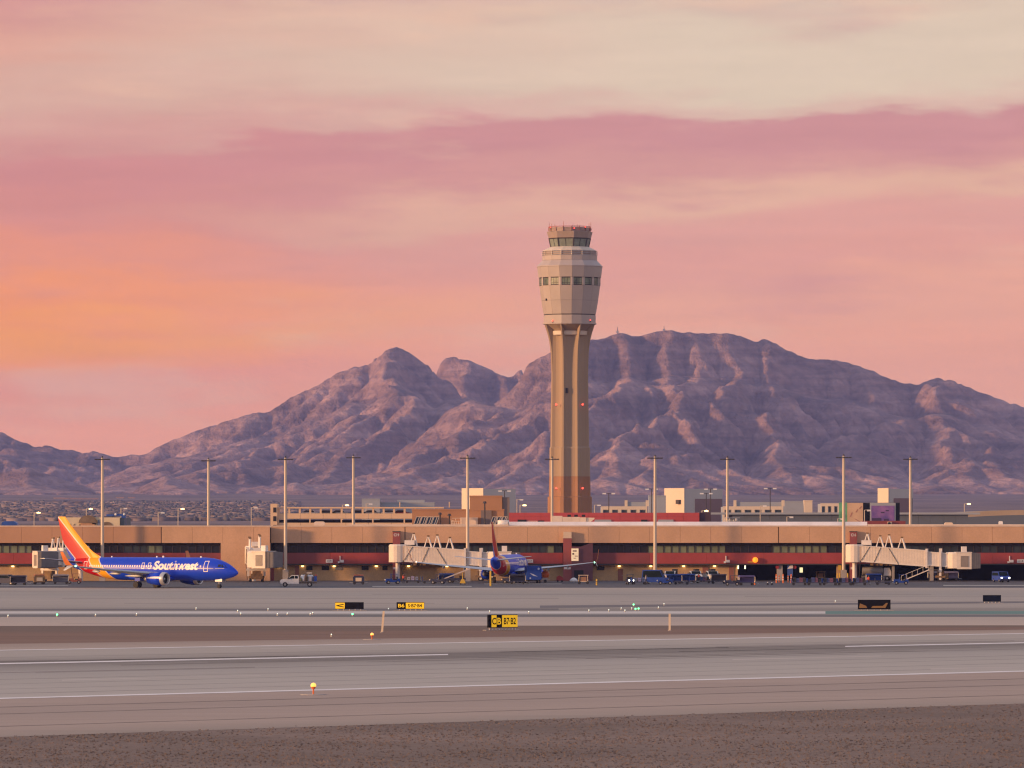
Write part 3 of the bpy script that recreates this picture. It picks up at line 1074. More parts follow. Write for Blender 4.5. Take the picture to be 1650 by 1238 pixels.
MB().prism([(PX(1269, YC), PZ(917, YC)), (PX(1278, YC), PZ(916, YC)), (PX(1278, YC), PZ(909, YC)), (PX(1275, YC), PZ(909, YC))], 0.86, 0.895).build('banner_white_field', m_signw, pst)
MB().bb(PX(1351, YC), PX(1356, YC), 0.6, 0.8, PZ(919, YC), PZ(911, YC)).build('yellow_board', m_yellow, bld)
# raised white roof strip and parapet set back behind the fascia
MB().bb(PX(820, YC), PX(1402, YC), 9, 30, zt - 0.05, PZ(841.0, YC + 10)).build('raised_roof', m_roofw, bld)
MB().bb(PX(560, YC), PX(820, YC) - 0.1, 7, 30, zt - 0.05, PZ(845.4, YC + 10)).build('low_roof', m_coping, bld)
MB().bb(PX(1402, YC) + 0.1, PX(1830, YC), 7, 30, zt - 0.05, PZ(845.2, YC + 10)).build('low_roof', m_coping, bld)
# dark glazed bay of the gate house by the middle pylon
gh = MB()
gh.prism([(PX(921, YC), 0.05), (PX(955, YC), 0.05), (PX(955, YC), zf - 0.06), (PX(951, YC), zf - 0.06), (PX(936, YC), PZ(881, YC)), (PX(921, YC), PZ(881, YC))], -1.4, 1.75)
gh.build('gate_house', mat('plum_metal', (0.125, 0.045, 0.062), 0.6, var=0.1), bld)
MB().bb(PX(925, YC), PX(940, YC), -1.6, -1.45, 0.05, PZ(919, YC)).build('gate_house_opening', m_dark, bld)
po = MB().bb(PX(920.5, YC), PX(932, YC), -1.75, -1.5, PZ(904, YC), PZ(884, YC)).build('lit_display_case', mat('lit_display', (0.8, 0.62, 0.42), 0.5, var=0.25, scale=1.5, emit=(1.0, 0.72, 0.42), estr=0.45), bld)
for (a, b, c, d) in ((922.5, 887, 929, 889), (922, 891, 925, 894), (926, 895.5, 931, 896.8), (924, 899, 928, 900)):
    MB().bb(PX(a, YC), PX(c, YC), -1.79, -1.755, PZ(d, YC), PZ(b, YC)).build('display_print', mat('brown_print', (0.20, 0.12, 0.09), 0.7), po)

# gate pylons
m_py = mat('maroon_pylon', (0.30, 0.075, 0.07), 0.6, var=0.08)
def pylon(pa, pb, top, txt, label, cap=False, yo=-1.0):
    r = thing('gate_pylon', label, 'pylon', (PX((pa + pb) / 2, YC), YC + yo, 0), group='maroon gate pylons')
    w = PX(pb, YC) - PX(pa, YC)
    zt_ = PZ(top, YC)
    MB().bb(-w / 2, w / 2, 0, 0.9, 0, zt_).build('shaft', m_py, r)
    MB().bb(-w / 2 - 0.06, w / 2 + 0.06, -0.06, 0.96, zt_ + 0.002, zt_ + 0.16).build('cap', m_mull if not cap else m_cream, r)
    if cap:
        MB().bb(-w / 2 + 0.02, w / 2 - 0.02, 0.02, 0.88, zt_ + 0.17, zt_ + 1.25).build('upper_cap', m_cream, r)
    if txt:
        text_on_plane(txt, m_signw, r, -w * 0.36, w * 0.36, zt_ - 0.85, zt_ - 0.28, -0.02, 0.03, 'gate_number')
    s = MB().bb(-w * 0.4, w * 0.4, -0.06, -0.01, PZ(917.5, YC), PZ(914, YC)).build('lower_board', m_signw, r)
    return r


pylon(633, 645, 857.5, 'C19', 'maroon gate pylon left of the nose-in jet and its passenger bridge')
pylon(1369, 1380.5, 857.5, 'C16', 'maroon gate pylon at the left end of the right-hand passenger bridge')
pylon(907.5, 921, 867.5, '', 'maroon gate pylon with cream cap beside the lit display case', True)


# ------------------------------------------------------------------ passenger boarding bridges
m_jet = mat('cream_bridge_panel', (0.76, 0.66, 0.55), 0.6, var=0.07, scale=0.4, var2=0.05, scale2=3.0)
m_jetw = mat('pale_bridge_metal', (0.72, 0.66, 0.60), 0.5, var=0.08)
m_jetd = mat('grey_bellows', (0.17, 0.16, 0.165), 0.8, var=0.15)
m_mech = mat('brown_machinery', (0.20, 0.12, 0.055), 0.7, var=0.35, scale=1.5)
m_cable = mat('dark_cable', (0.06, 0.045, 0.035), 0.8)


def jet_bridge(label, loc, rz, L1, L2, z0, z1, cab_rot, frames=True, stair=True):
    """rotunda at the origin, tunnels run along +x, floor height z0 to z1"""
    r = thing('boarding_bridge', label, 'boarding bridge', loc, rz, 'passenger boarding bridges')
    L = L1 + L2
    sl = (z1 - z0) / L
    MB().lathe([(1.75, z0 - 0.3), (1.75, z0 + 2.9), (1.55, z0 + 3.15)], 16).build('rotunda', m_jet, r)
    MB().tube((0, 0, 0), (0, 0, z0 - 0.3), 0.45, n=12).build('rotunda_column', m_jetw, r)

    def tunnel(a, b, w, h, dz, name, m):
        za, zb = z0 + sl * a + dz, z0 + sl * b + dz
        t = MB()
        t.prism([(a, za), (b, zb), (b, zb + h), (a, za + h)], -w / 2, w / 2)
        o = t.build(name, m, r)
        rb = MB()
        x = a + 0.25
        while x < b - 0.1:
            zx = z0 + sl * x + dz
            for sy in (-1, 1):
                rb.bb(x - 0.07, x + 0.07, sy * (w / 2 + 0.012) - 0.02, sy * (w / 2 + 0.012) + 0.018, zx + 0.12, zx + h - 0.12)
            x += 0.3
        k = rb.build('corrugation', m, o)
        k['kind'] = 'stuff'
        e = MB()
        for sy in (-1, 1):
            y = sy * (w / 2 + 0.06)
            e.prism([(a, za - 0.12), (b, zb - 0.12), (b, zb + 0.12), (a, za + 0.12)], y - 0.06, y + 0.06)
            e.prism([(a, za + h - 0.12), (b, zb + h - 0.12), (b, zb + h + 0.05), (a, za + h + 0.05)], y - 0.06, y + 0.06)
        e.build('edge_beam', m_jetw, o)
        return o

    tunnel(1.4, L1, 3.0, 3.0, 0.0, 'outer_tunnel', m_jet)
    tunnel(L1 - 0.01, L, 2.5, 2.55, 0.22, 'inner_tunnel', m_jetw)
    MB().bb(L1 - 0.25, L1 + 0.15, -1.7, 1.7, z0 + sl * L1 - 0.35, z0 + sl * L1 + 3.35).build('tunnel_collar', m_jetw, r)
    # cab
    cab = MB()
    cz = z1 + 0.0
    cab.lathe([(1.9, cz - 0.1), (1.9, cz + 2.75), (1.6, cz + 3.0)], 14, c=(L + 1.2, 0, 0))
    co = cab.build('cab_rotunda', m_jet, r)
    ca, sa = math.cos(cab_rot), math.sin(cab_rot)
    M = lambda x, y: (L + 1.2 + ca * x - sa * y, sa * x + ca * y)
    def cabbox(x0, x1, y0, y1, za, zb, name, m):
        q = [M(x0, y0), M(x1, y0), M(x1, y1), M(x0, y1)]
        b = MB()
        b.loft([[(p[0], p[1], za) for p in q], [(p[0], p[1], zb) for p in q]])
        return b.build(name, m, r)
    cb = cabbox(0.2, 3.0, -1.9, 1.9, cz - 0.25, cz + 2.9, 'cab', m_jet)
    cabbox(0.0, 3.1, -2.0, 2.0, cz + 2.91, cz + 3.05, 'cab_roof', m_jetw)
    for k in range(5):
        cabbox(3.02 + k * 0.34, 3.02 + k * 0.34 + 0.2, -1.85 + 0.02 * k, 1.85 - 0.02 * k, cz - 0.2 + 0.02 * k, cz + 2.95 - 0.03 * k, 'canopy_fold', m_jetd)
    cabbox(3.0, 4.75, -1.72, 1.72, cz - 0.1, cz + 2.82, 'bellows_canopy', m_jetd)
    cabbox(0.9, 2.4, -1.98, -1.92, cz + 0.2, cz + 2.3, 'side_shutter', mat('taupe_shutter', (0.26, 0.22, 0.19), 0.6), )
    cabbox(0.9, 2.4, 1.92, 1.98, cz + 0.2, cz + 2.3, 'side_shutter', MATS['taupe_shutter'])
    cabbox(1.2, 2.2, -0.5, 0.5, cz + 3.06, cz + 4.1, 'roof_unit', m_jetw)
    # drive column and wheels
    dx = L - 1.6
    dc = MB()
    for sy in (-1.55, 1.55):
        dc.bb(dx - 0.22, dx + 0.22, sy - 0.2, sy + 0.2, 1.1, z1 + 3.7)
    dc.bb(dx - 0.3, dx + 0.3, -1.9, 1.9, z1 - 0.75, z1 - 0.35)
    dc.build('drive_column', m_jetw, r)
    bg = MB()
    bg.bb(dx - 1.0, dx + 1.0, -1.5, 1.5, 0.75, 1.15)
    bg.bb(dx - 0.6, dx + 0.7, -0.8, 0.8, 1.15, 2.1)
    bg.bb(dx + 0.8, dx + 1.5, -1.1, 1.1, 0.5, 1.6)
    bg.build('drive_carriage', m_mech, r)
    for sy in (-1.15, 1.15):
        w = MB().tube((dx, sy - 0.25, 0.55), (dx, sy + 0.25, 0.55), 0.55, n=16).build('wheel', m_black, r)
        MB().tube((dx, sy - 0.28, 0.55), (dx, sy + 0.28, 0.55), 0.24, n=10).build('hub', m_jetw, w)
    if stair:
        s = MB()
        x0, x1 = dx - 7.6, dx - 2.2
        for sy in (-2.9, -1.95):
            s.prism([(x0, 0.15), (x0 + 0.35, 0.15), (x1 + 0.2, z1 - 0.4), (x1 - 0.15, z1 - 0.4)], sy, sy + 0.08)
        for k in range(14):
            t = (k + 0.5) / 14
            s.bb(x0 + (x1 - x0) * t - 0.02, x0 + (x1 - x0) * t + 0.32, -2.82, -1.95, 0.15 + (z1 - 0.55) * t, 0.2 + (z1 - 0.55) * t)
        s.bb(x1, x1 + 1.8, -2.85, -1.6, z1 - 0.45, z1 - 0.35)
        so = s.build('service_stair', m_jetd, r)
        hr = MB()
        hr.tube((x0 + 0.2, -2.9, 1.1), (x1, -2.9, z1 + 0.55), 0.04)
        hr.tube((x1, -2.9, z1 + 0.55), (x1 + 1.8, -2.9, z1 + 0.55), 0.04)
        for k in range(6):
            t = k / 5
            hr.tube((x0 + 0.2 + (x1 - x0 - 0.2) * t, -2.9, 0.2 + (z1 - 0.6) * t), (x0 + 0.2 + (x1 - x0 - 0.2) * t, -2.9, 1.1 + (z1 - 0.55) * t), 0.03)
        hr.prism([(x0 + 0.1, 0.05), (x0 + 0.3, 0.02), (x1 + 0.25, z1 - 0.42), (x1 + 0.05, z1 - 0.30)], -3.0, -2.92)
        hr.build('handrail', m_jetw, so)
    if frames:
        for k, x in enumerate(frames):
            f = MB()
            zx = z0 + sl * x + 3.0
            a, yy = 0.75, (-1.1 if k % 2 else 0.9)
            hh = 2.25 - 0.3 * (k % 2)
            f.tube((x - a, yy, zx), (x - 0.1, yy, zx + hh), 0.12, 0.10, 6)
            f.tube((x + a * 0.9, yy, zx), (x + 0.1, yy, zx + hh), 0.20, 0.16, 6)
            f.bb(x - 0.25, x + 0.25, yy - 0.15, yy + 0.15, zx + hh - 0.1, zx + hh + 0.1)
            fo = f.build('cable_frame', m_jetw, r)
            MB().bb(x - 0.2, x + 0.25, yy - 0.25, yy + 0.25, zx + hh + 0.11, zx + hh + 0.38).build('frame_head', m_mech, fo)
        cbm = MB()
        for (xa, xb) in ((3.1, 1.2), (frames[1] + 0.2, frames[1] - 1.2), (frames[2], frames[2] + 2.0)):
            cbm.tube((xa, -1.58, z0 + sl * xa + 3.05), (xb, -1.62, z0 + sl * xb - 0.1), 0.05, n=5)
        cbm.tube((1.2, -1.62, z0), (0.9, -1.3, 0.3), 0.06, n=5)
        cbm.build('hanging_cable', m_cable, r)
        MB().box((2.3, 0.2, z0 + 3.5), (1.9, 1.4, 0.9)).build('air_unit', m_jetw, r)
        pc = MB()
        for k in range(5):
            pc.box((3.4 + k * 0.9, -0.6 + 0.3 * (k % 2), z0 + sl * 3 - 0.45), (0.6, 0.8, 0.5))
        pc.build('ground_power_box', m_mech, r)
    return r


def at(px, Y):
    return (PX(px, Y), Y, 0)


jet_bridge('cream passenger bridge reaching the nose-in jet', at(641, 1102), math.radians(-4), 13.2, 4.6, 4.0, 2.75, math.radians(5), (3.0, 6.0, 7.6, 10.2), False)
jet_bridge('cream passenger bridge standing free at the right with four cable frames', at(1377, 1100), math.radians(-7), 14.0, 4.2, 4.0, 2.65, math.radians(8), (2.4, 5.0, 6.6, 9.2))
jet_bridge('cream passenger bridge behind the tail of the taxiing jet', at(130, 1104), math.radians(-117), 9, 4, 3.7, 2.9, math.radians(50), (4.4, 6.4, 7.6, 8.4), False)
jet_bridge('cream passenger bridge seen end on in front of the blank tan wall', at(409, 1103), math.radians(-85), 9.5, 4, 3.7, 2.9, math.radians(55), (3, 6, 7, 9), False)

# ------------------------------------------------------------------ control tower
YT = 1848.0
ST = FPX / YT
tw_ = thing('control_tower', 'tall tan airport control tower with flared head and glazed cab', 'control tower', (PX(918, YT), YT, 0))
m_tsh = mat('tower_tan_concrete', (0.36, 0.268, 0.185), 0.85, var=0.06, scale=0.15, stretch=(1, 1, 0.2), spec=0.2)
m_tbase = mat('tower_brown_base', (0.34, 0.185, 0.105), 0.85, var=0.07, scale=0.15, spec=0.2)
m_thd = mat('tower_head_panel', (0.42, 0.36, 0.325), 0.55, var=0.05, scale=0.2, spec=0.4)
m_tledge = mat('tower_ledge_panel', (0.42, 0.36, 0.335), 0.55, var=0.05, scale=0.2)
m_tpale = mat('tower_pale_band', (0.66, 0.57, 0.47), 0.6, var=0.05)
m_tcab = mat('tower_cab_metal', (0.34, 0.265, 0.225), 0.55, var=0.06)


def tz(py):
    return PZ(py, YT)


def fluted(R, depth, ribw, n=8, rot=0.0, sub=7):
    """closed section with n flat ribs and hollow flutes between them"""
    pts = []
    for k in range(n):
        a0 = rot + 2 * math.pi * k / n
        hw = ribw / R / 2
        pts.append((R, a0 - hw))
        pts.append((R, a0 + hw))
        a1, a2 = a0 + hw, a0 + 2 * math.pi / n - hw
        for j in range(1, sub):
            t = j / sub
            d = depth * math.sin(math.pi * t) ** 0.55
            pts.append((R - d, a1 + (a2 - a1) * t))
    return [(r * math.cos(a), r * math.sin(a)) for r, a in pts]


rot8 = math.radians(-90 + 22.5 + 2)
def shaft(prof, m, name):
    rings = [[(x, y, z) for x, y in fluted(R, d, w, rot=rot8)] for R, d, w, z in prof]
    return MB().loft(rings).build(name, m, tw_)


shaft([(7.45, 1.3, 1.2, 0), (7.45, 1.3, 1.2, tz(801)), (7.05, 1.3, 0.9, tz(800)), (6.95, 1.3, 0.8, tz(768))], m_tbase, 'shaft_base')
shaft([(6.93, 1.3, 0.8, tz(767.9)), (6.85, 1.3, 0.8, tz(722)), (6.6, 1.4, 0.6, tz(720)), (6.35, 1.45, 0.5, tz(640)), (6.25, 1.45, 0.45, tz(580)), (6.3, 1.45, 0.4, tz(541))], m_tsh, 'shaft')
MB().lathe([(5.7, tz(541)), (6.05, tz(540)), (6.15, tz(534)), (5.8, tz(533.5))], 32).build('flute_collar', m_tpale, tw_, True)
MB().lathe([(5.6, tz(533.6)), (6.4, tz(530)), (8.3, tz(523.5))], 16, math.radians(-90 + 13)).build('soffit', m_tsh, tw_)
for k in range(8):      # ribs sweep out to carry the head
    a = rot8 + k * math.pi / 4
    prof = [(tz(600), 6.2), (tz(575), 6.3), (tz(560), 6.55), (tz(548), 6.95), (tz(536), 7.6), (tz(524), 8.45)]
    rings = []
    for z, R in prof:
        u = Vector((math.cos(a), math.sin(a), 0))
        v = Vector((-math.sin(a), math.cos(a), 0))
        w = 0.2
        rings.append([tuple(u * (R + 0.12) + v * w + Vector((0, 0, z))), tuple(u * (R + 0.12) - v * w + Vector((0, 0, z))), tuple(u * 5.2 - v * w + Vector((0, 0, z))), tuple(u * 5.2 + v * w + Vector((0, 0, z)))])
    MB().loft(rings).build('bracket_rib', m_tsh, tw_)
rot16 = math.radians(-90 + 11.25 / 2 - 2)
n16 = 16
MB().lathe([(8.5, tz(523.4)), (8.72, tz(523)), (8.72, tz(521)), (8.45, tz(520.8)), (8.5, tz(508.5))], n16, rot16).build('head_ring', m_thd, tw_)
MB().lathe([(8.35, tz(508.4)), (8.35, tz(507))], n16, rot16).build('head_reveal', m_mull, tw_)
# clad panels of the flared head, each its own piece, in three courses
def facet_course(z0, r0, z1, r1, name, m, gap=0.05, thick=0.25, n=n16, rot=rot16):
    for k in range(n):
        a0, a1 = rot + 2 * math.pi * k / n, rot + 2 * math.pi * (k + 1) / n
        def P(r, a, z, g):
            c = Vector((math.cos(a), math.sin(a), 0)) * r
            return c + Vector((-math.sin((a0 + a1) / 2), math.cos((a0 + a1) / 2), 0)) * g + Vector((0, 0, z))
        o = [P(r0, a0, z0 + gap / 2, gap / 2), P(r0, a1, z0 + gap / 2, -gap / 2), P(r1, a1, z1 - gap / 2, -gap / 2), P(r1, a0, z1 - gap / 2, gap / 2)]
        mid = Vector((math.cos((a0 + a1) / 2), math.sin((a0 + a1) / 2), 0)) * -thick
        i = [p + mid for p in o]
        MB().add([tuple(p) for p in o + i], [(0, 1, 2, 3), (7, 6, 5, 4), (0, 4, 5, 1), (1, 5, 6, 2), (2, 6, 7, 3), (3, 7, 4, 0)]).build(name, m, tw_)


hr = lambda py: 8.5 + (10.65 - 8.5) * ((507 - py) / (507 - 430.5)) ** 0.85
for a, b in ((507, 485), (485, 461)):
    facet_course(tz(a), hr(a), tz(b), hr(b), 'head_panel', m_thd)
facet_course(tz(448), hr(448), tz(431), hr(431), 'head_panel', m_thd)
MB().lathe([(8.2, tz(506.8)), (hr(461) - 0.35, tz(461)), (hr(448) - 0.45, tz(448)), (hr(431) - 0.35, tz(431))], n16, rot16).build('head_core', m_mull, tw_)
# head windows between the panel courses
for k in range(n16):
    am = rot16 + 2 * math.pi * (k + 0.5) / n16
    R = hr(454.5) * math.cos(math.pi / n16)
    u, v = Vector((math.cos(am), math.sin(am), 0)), Vector((-math.sin(am), math.cos(am), 0))
    z0, z1 = tz(461), tz(448)
    w = R * math.tan(math.pi / n16)
    def plate(x0, x1, za, zb, d0, d1):
        q = [u * (R - 0.12 + d) + v * x + Vector((0, 0, z)) for d in (d0, d1) for x, z in ((x0, za), (x1, za), (x1, zb), (x0, zb))]
        return MB().add([tuple(p) for p in q], [(0, 1, 2, 3), (7, 6, 5, 4), (0, 4, 5, 1), (1, 5, 6, 2), (2, 6, 7, 3), (3, 7, 4, 0)])
    plate(-w, -w * 0.74, z0, z1, -0.3, 0.1).build('window_pier', m_thd, tw_)
    plate(w * 0.74, w, z0, z1, -0.3, 0.1).build('window_pier', m_thd, tw_)
    fr = plate(-w * 0.74, w * 0.74, z0 + 0.1, z1 - 0.1, -0.25, -0.1).build('head_window', m_mull, tw_)
    mg = mat('head_window_glass', (0.16, 0.20, 0.15), 0.3, var=0.5, scale=0.5, spec=0.4)
    if k in (9, 10, 11):
        mg = mat('painted_reflection_glass', (0.30, 0.20, 0.08), 0.25, var=0.6, scale=1.2)  # warm reflection put into the pane colour
    for x0, x1 in ((-0.68, -0.26), (-0.20, 0.20), (0.26, 0.68)):
        plate(w * x0, w * x1, z0 + 0.75, z1 - 0.3, -0.1, -0.05).build('pane', mg, fr)
        plate(w * x0, w * x1, z0 + 0.25, z0 + 0.62, -0.1, -0.05).build('pane', mg, fr)
MB().lathe([(hr(430.5) + 0.05, tz(430.9)), (10.72, tz(430.2)), (10.72, tz(429.4)), (8.95, tz(420.4)), (8.8, tz(420.2))], n16, rot16).build('head_ledge', m_tledge, tw_)
facet_course(tz(420.2), 8.95, tz(412.6), 8.95, 'drum_panel', m_thd, 0.04)
MB().lathe([(8.75, tz(420.3)), (8.7, tz(405))], n16, rot16).build('drum_core', m_tcab, tw_)
rl = MB()
for k in range(n16):
    a0, a1 = rot16 + 2 * math.pi * k / n16, rot16 + 2 * math.pi * (k + 1) / n16
    for z in (tz(412), tz(409), tz(405.8)):
        rl.tube((8.95 * math.cos(a0), 8.95 * math.sin(a0), z), (8.95 * math.cos(a1), 8.95 * math.sin(a1), z), 0.09, n=5)
    rl.tube((8.95 * math.cos(a0), 8.95 * math.sin(a0), tz(412.5)), (8.95 * math.cos(a0), 8.95 * math.sin(a0), tz(405.5)), 0.10, n=5)
rl.build('catwalk_railing', m_steel, tw_)
MB().lathe([(8.72, tz(404.9)), (8.72, tz(404.2)), (6.3, tz(398.3))], 16, rot16).build('cab_apron', m_tpale, tw_)
rot8c = math.radians(-90 + 10)
MB().lathe([(5.9, tz(398.4)), (6.35, tz(388)), (6.45, tz(384))], 8, rot8c).build('cab_interior', m_dark, tw_)
for k in range(8):
    a0, a1 = rot8c + k * math.pi / 4, rot8c + (k + 1) * math.pi / 4
    for h0, h1 in ((0.03, 0.48), (0.52, 0.97)):
        q = []
        for d in (0.0, 0.06):
            for h, r, z in ((h0, 6.2, tz(398)), (h1, 6.2, tz(398)), (h1, 6.75, tz(386)), (h0, 6.75, tz(386))):
                p0, p1 = Vector((math.cos(a0), math.sin(a0), 0)), Vector((math.cos(a1), math.sin(a1), 0))
                p = p0.lerp(p1, h) * (r + d)
                q.append((p.x, p.y, z))
        MB().add(q, [(0, 1, 2, 3), (7, 6, 5, 4), (0, 4, 5, 1), (1, 5, 6, 2), (2, 6, 7, 3), (3, 7, 4, 0)]).build('cab_pane', mat('cab_glass', (0.22, 0.25, 0.21), 0.12, var=0.2, spec=0.6), tw_)
    MB().tube((6.25 * math.cos(a0), 6.25 * math.sin(a0), tz(398.2)), (6.85 * math.cos(a0), 6.85 * math.sin(a0), tz(384.5)), 0.22, n=6).build('cab_mullion', m_mull, tw_)
MB().lathe([(6.75, tz(386)), (6.95, tz(384.4))], 8, rot8c).build('cab_window_head', m_mull, tw_)
MB().lathe([(7.0, tz(384.3)), (7.55, tz(374.6)), (7.55, tz(374.1)), (6.8, tz(373.6))], 8, rot8c).build('cab_fascia', m_tcab, tw_)
m_rail_red = mat('red_white_railing', (0.42, 0.17, 0.14), 0.6, var=0.3, scale=1.0)
MB().lathe([(6.7, tz(373.5)), (6.75, tz(367.5)), (6.5, tz(367.3))], 16, rot16).build('roof_parapet', mat('rose_metal', (0.30, 0.22, 0.19), 0.6, var=0.25, scale=0.6), tw_)
rr = MB()
for k in range(n16):
    a0, a1 = rot16 + 2 * math.pi * k / n16, rot16 + 2 * math.pi * (k + 1) / n16
    rr.tube((6.85 * math.cos(a0), 6.85 * math.sin(a0), tz(366)), (6.85 * math.cos(a1), 6.85 * math.sin(a1), tz(366)), 0.12, n=5)
    rr.tube((6.85 * math.cos(a0), 6.85 * math.sin(a0), tz(373)), (6.85 * math.cos(a0), 6.85 * math.sin(a0), tz(366)), 0.12, n=5)
rr.build('roof_railing', m_rail_red, tw_)
for px, top in ((885, 359), (889, 361), (894, 362), (908, 357), (930, 362), (934, 363), (949, 360), (952, 358), (922, 363)):
    x = (px - 918) / ST
    y = -math.sqrt(max(0.1, 6.3 ** 2 - x * x)) * (1 if px % 2 else 0.4)
    an = MB()
    an.tube((x, y, tz(373.4)), (x, y, tz(top)), 0.11, 0.07, 6)
    an.box((x, y, tz(370)), (0.5, 0.5, 0.6))
    an.build('antenna', m_rail_red, tw_)
m_redl = mat('red_obstruction_lamp', (0.8, 0.05, 0.03), 0.4, emit=(1.0, 0.05, 0.03), estr=5.0)
for px, py in ((896, 652.5), (938.5, 652.5), (896, 787), (938.5, 787), (890, 518), (951, 517), (925, 369.5), (887, 367.5), (943, 367)):
    x = (px - 918) / ST
    R = {652.5: 6.75, 787: 7.4, 518: 8.7, 517: 8.7}.get(py, 6.95)
    R = max(R, abs(x) + 0.05)
    y = -math.sqrt(R * R - x * x) + (0.25 if py in (652.5, 787) else 0.0)
    ob = MB().ball((x, y, tz(py)), 0.30 if py in (652.5, 787) else 0.17).build('obstruction_lamp', m_redl, tw_, True)
    MB().tube((x, y, tz(py) - 0.6), (x, y, tz(py) - 0.3), 0.18, n=6).build('lamp_base', m_mull, ob)
for px, py, w, h in ((913, 630, 0.9, 1.6), (880.5, 484, 0.5, 0.7)):
    x = (px - 918) / ST
    R = 5.45 if py == 630 else hr(484) * 0.985
    y = -math.sqrt(R * R - x * x)
    MB().box((x, y, tz(py)), (w, 0.5, h), rz=math.atan2(x, -y)).build('shaft_window', m_dark, tw_)


# ------------------------------------------------------------------ high mast lights
m_mast = mat('cream_mast_steel', (0.58, 0.49, 0.39), 0.5, 0.1, var=0.08, scale=0.3, stretch=(1, 1, 0.2))
def mast(px, py_top, Y, label, r=0.36, base_box=True):
    t = thing('light_mast', label, 'light mast', (PX(px, Y), Y, 0), group='tall apron light masts')
    h = PZ(py_top, Y)
    MB().tube((0, 0, 0), (0, 0, h), r, r * 0.72, 12).build('pole', m_mast, t, True)
    hd = MB()
    hd.tube((-1.35, 0, h - 0.35), (1.35, 0, h - 0.35), 0.06, n=6)
    hd.tube((0, -1.2, h - 0.35), (0, 1.2, h - 0.35), 0.06, n=6)
    hd.tube((0, 0, h), (0, 0, h + 0.4), 0.22, 0.05, 8)
    hdo = hd.build('head_frame', m_mull, t)
    for x, y in ((-1.25, 0), (-0.65, 0), (0.65, 0), (1.25, 0), (0, -1.1), (0, 1.1)):
        MB().box((x, y, h - 0.3), (0.5, 0.45, 0.24)).build('floodlight', m_mull, hdo)
    if base_box:
        MB().bb(-0.55, 0.55, -0.5, 0.5, 0, 2.2).build('base_housing', m_conc, t)
    return t


for px, top, Y, lb in ((165, 738, 1104, 'light mast rising behind the tail of the taxiing jet'), (336, 740.5, 1190, 'light mast above the blue jet fuselage'),
                       (460, 738, 1103, 'light mast beside the parked white flatbed truck'), (569.5, 735.5, 1185, 'light mast in front of the parking structure'),
                       (753.5, 736, 1100, 'light mast in front of the nose-in jet bridge'), (889.5, 738, 1190, 'light mast overlapping the left edge of the control tower'),
                       (1055.5, 736, 1104, 'light mast behind the dark blue van and baggage tugs'), (1172, 738, 1190, 'light mast to the right of the white and blue block'),
                       (1359.5, 735, 1102, 'light mast left of the free-standing right bridge'), (1467, 738, 1185, 'light mast at the far right above the concourse roof')):
    mast(px, top, Y, lb)

# smaller lamp posts beyond the roof line
def lamp_post(px, py_top, Y, label, lit=False, double=True, r=0.14):
    t = thing('street_lamp', label, 'street lamp', (PX(px, Y), Y, 0), group='lamp posts beyond the concourse')
    h = PZ(py_top, Y)
    w = 1.1 * Y / 1400
    MB().tube((0, 0, 0), (0, 0, h), r * Y / 1400, r * 0.7 * Y / 1400, 6).build('pole', m_mast if not double else m_mull, t)
    a = MB()
    a.tube((-w if double else 0, 0, h), (w, 0, h), 0.07 * Y / 1400, n=5)
    ao = a.build('arm', m_mull if double else m_mast, t)
    for x in ((-w, w) if double else (w,)):
        MB().box((x, 0, h - 0.1), (0.9 * Y / 1400, 0.5, 0.35)).build('lamp_head', m_warm if lit else m_white, ao)
    if lit:
        MB().ball((w if not double else 0, -0.3, h), 0.17 * Y / 1400).build('lit_globe', m_warm, ao, True)
    return t


for px, top, Y, lb, lit, dbl in ((55, 826, 1700, 'lit lamp post at the far left of the skyline', True, False), (139, 820, 1700, 'lit lamp post behind the tail fin', True, False),
                                 (195, 819, 1500, 'lamp post beside the blue roof structure', False, False), (255, 826, 1500, 'lamp post left of the second mast', False, False),
                                 (287, 820, 1800, 'lit lamp post over the distant town', True, False), (405, 818, 1500, 'lamp post just left of the parking structure', False, False),
                                 (552, 814, 1700, 'lit lamp post above the parking structure', True, False), (590, 812, 1700, 'unlit lamp post above the parking structure', False, False),
                                 (775, 804, 1500, 'lamp post against the brown block', False, False), (813, 791, 1500, 'dark twin lamp post before the blue-grey block', False, True),
                                 (833, 805, 1500, 'thin lamp post left of the tower foot', False, False), (838, 814, 1600, 'lit lamp post left of the tower foot', True, False),
                                 (958, 814, 1500, 'thin lamp post right of the tower foot', False, False), (981, 795, 1500, 'dark twin lamp post right of the tower', False, True),
                                 (1050, 788, 1600, 'dark twin lamp post next to the big mast', False, True), (1138, 795, 1500, 'dark twin lamp post before the plum wall', False, True),
                                 (1145, 788, 1600, 'taller dark twin lamp post before the plum wall', False, True), (1131, 823, 1400, 'lit lamp at the end of the red building', True, False),
                                 (1241, 787, 1600, 'dark twin lamp post over the low gallery', False, True), (1225, 815, 1300, 'thin pale lamp post before the grey hangar', False, False),
                                 (1268, 833, 1200, 'short pale lamp post on the hangar side', False, False), (1350, 836, 1180, 'short lamp post left of the billboards', False, False),
                                 (1393, 822, 1180, 'lamp post in front of the black gap between billboards', False, False), (1554, 812, 1700, 'lit red lamp post above the arched roof', True, False)):
    lamp_post(px, top, Y, lb, lit, dbl)


# ------------------------------------------------------------------ buildings behind the concourse
def rect_block(name, label, cat, px0, px1, py, Y, depth, m, rot=0.0):
    """plain block whose top is at row py"""
    r = thing(name, label, cat, (PX((px0 + px1) / 2, Y), Y, 0), rot)
    w = PX(px1, Y) - PX(px0, Y)
    h = PZ(py, Y)
    MB().bb(-w / 2, w / 2, 0, depth, 0, h).build('wall', m, r)
    MB().bb(-w / 2 - 0.1, w / 2 + 0.1, -0.1, depth + 0.1, h + 0.003, h + 0.35).build('roof_edge', m, r)
    return r, w, h


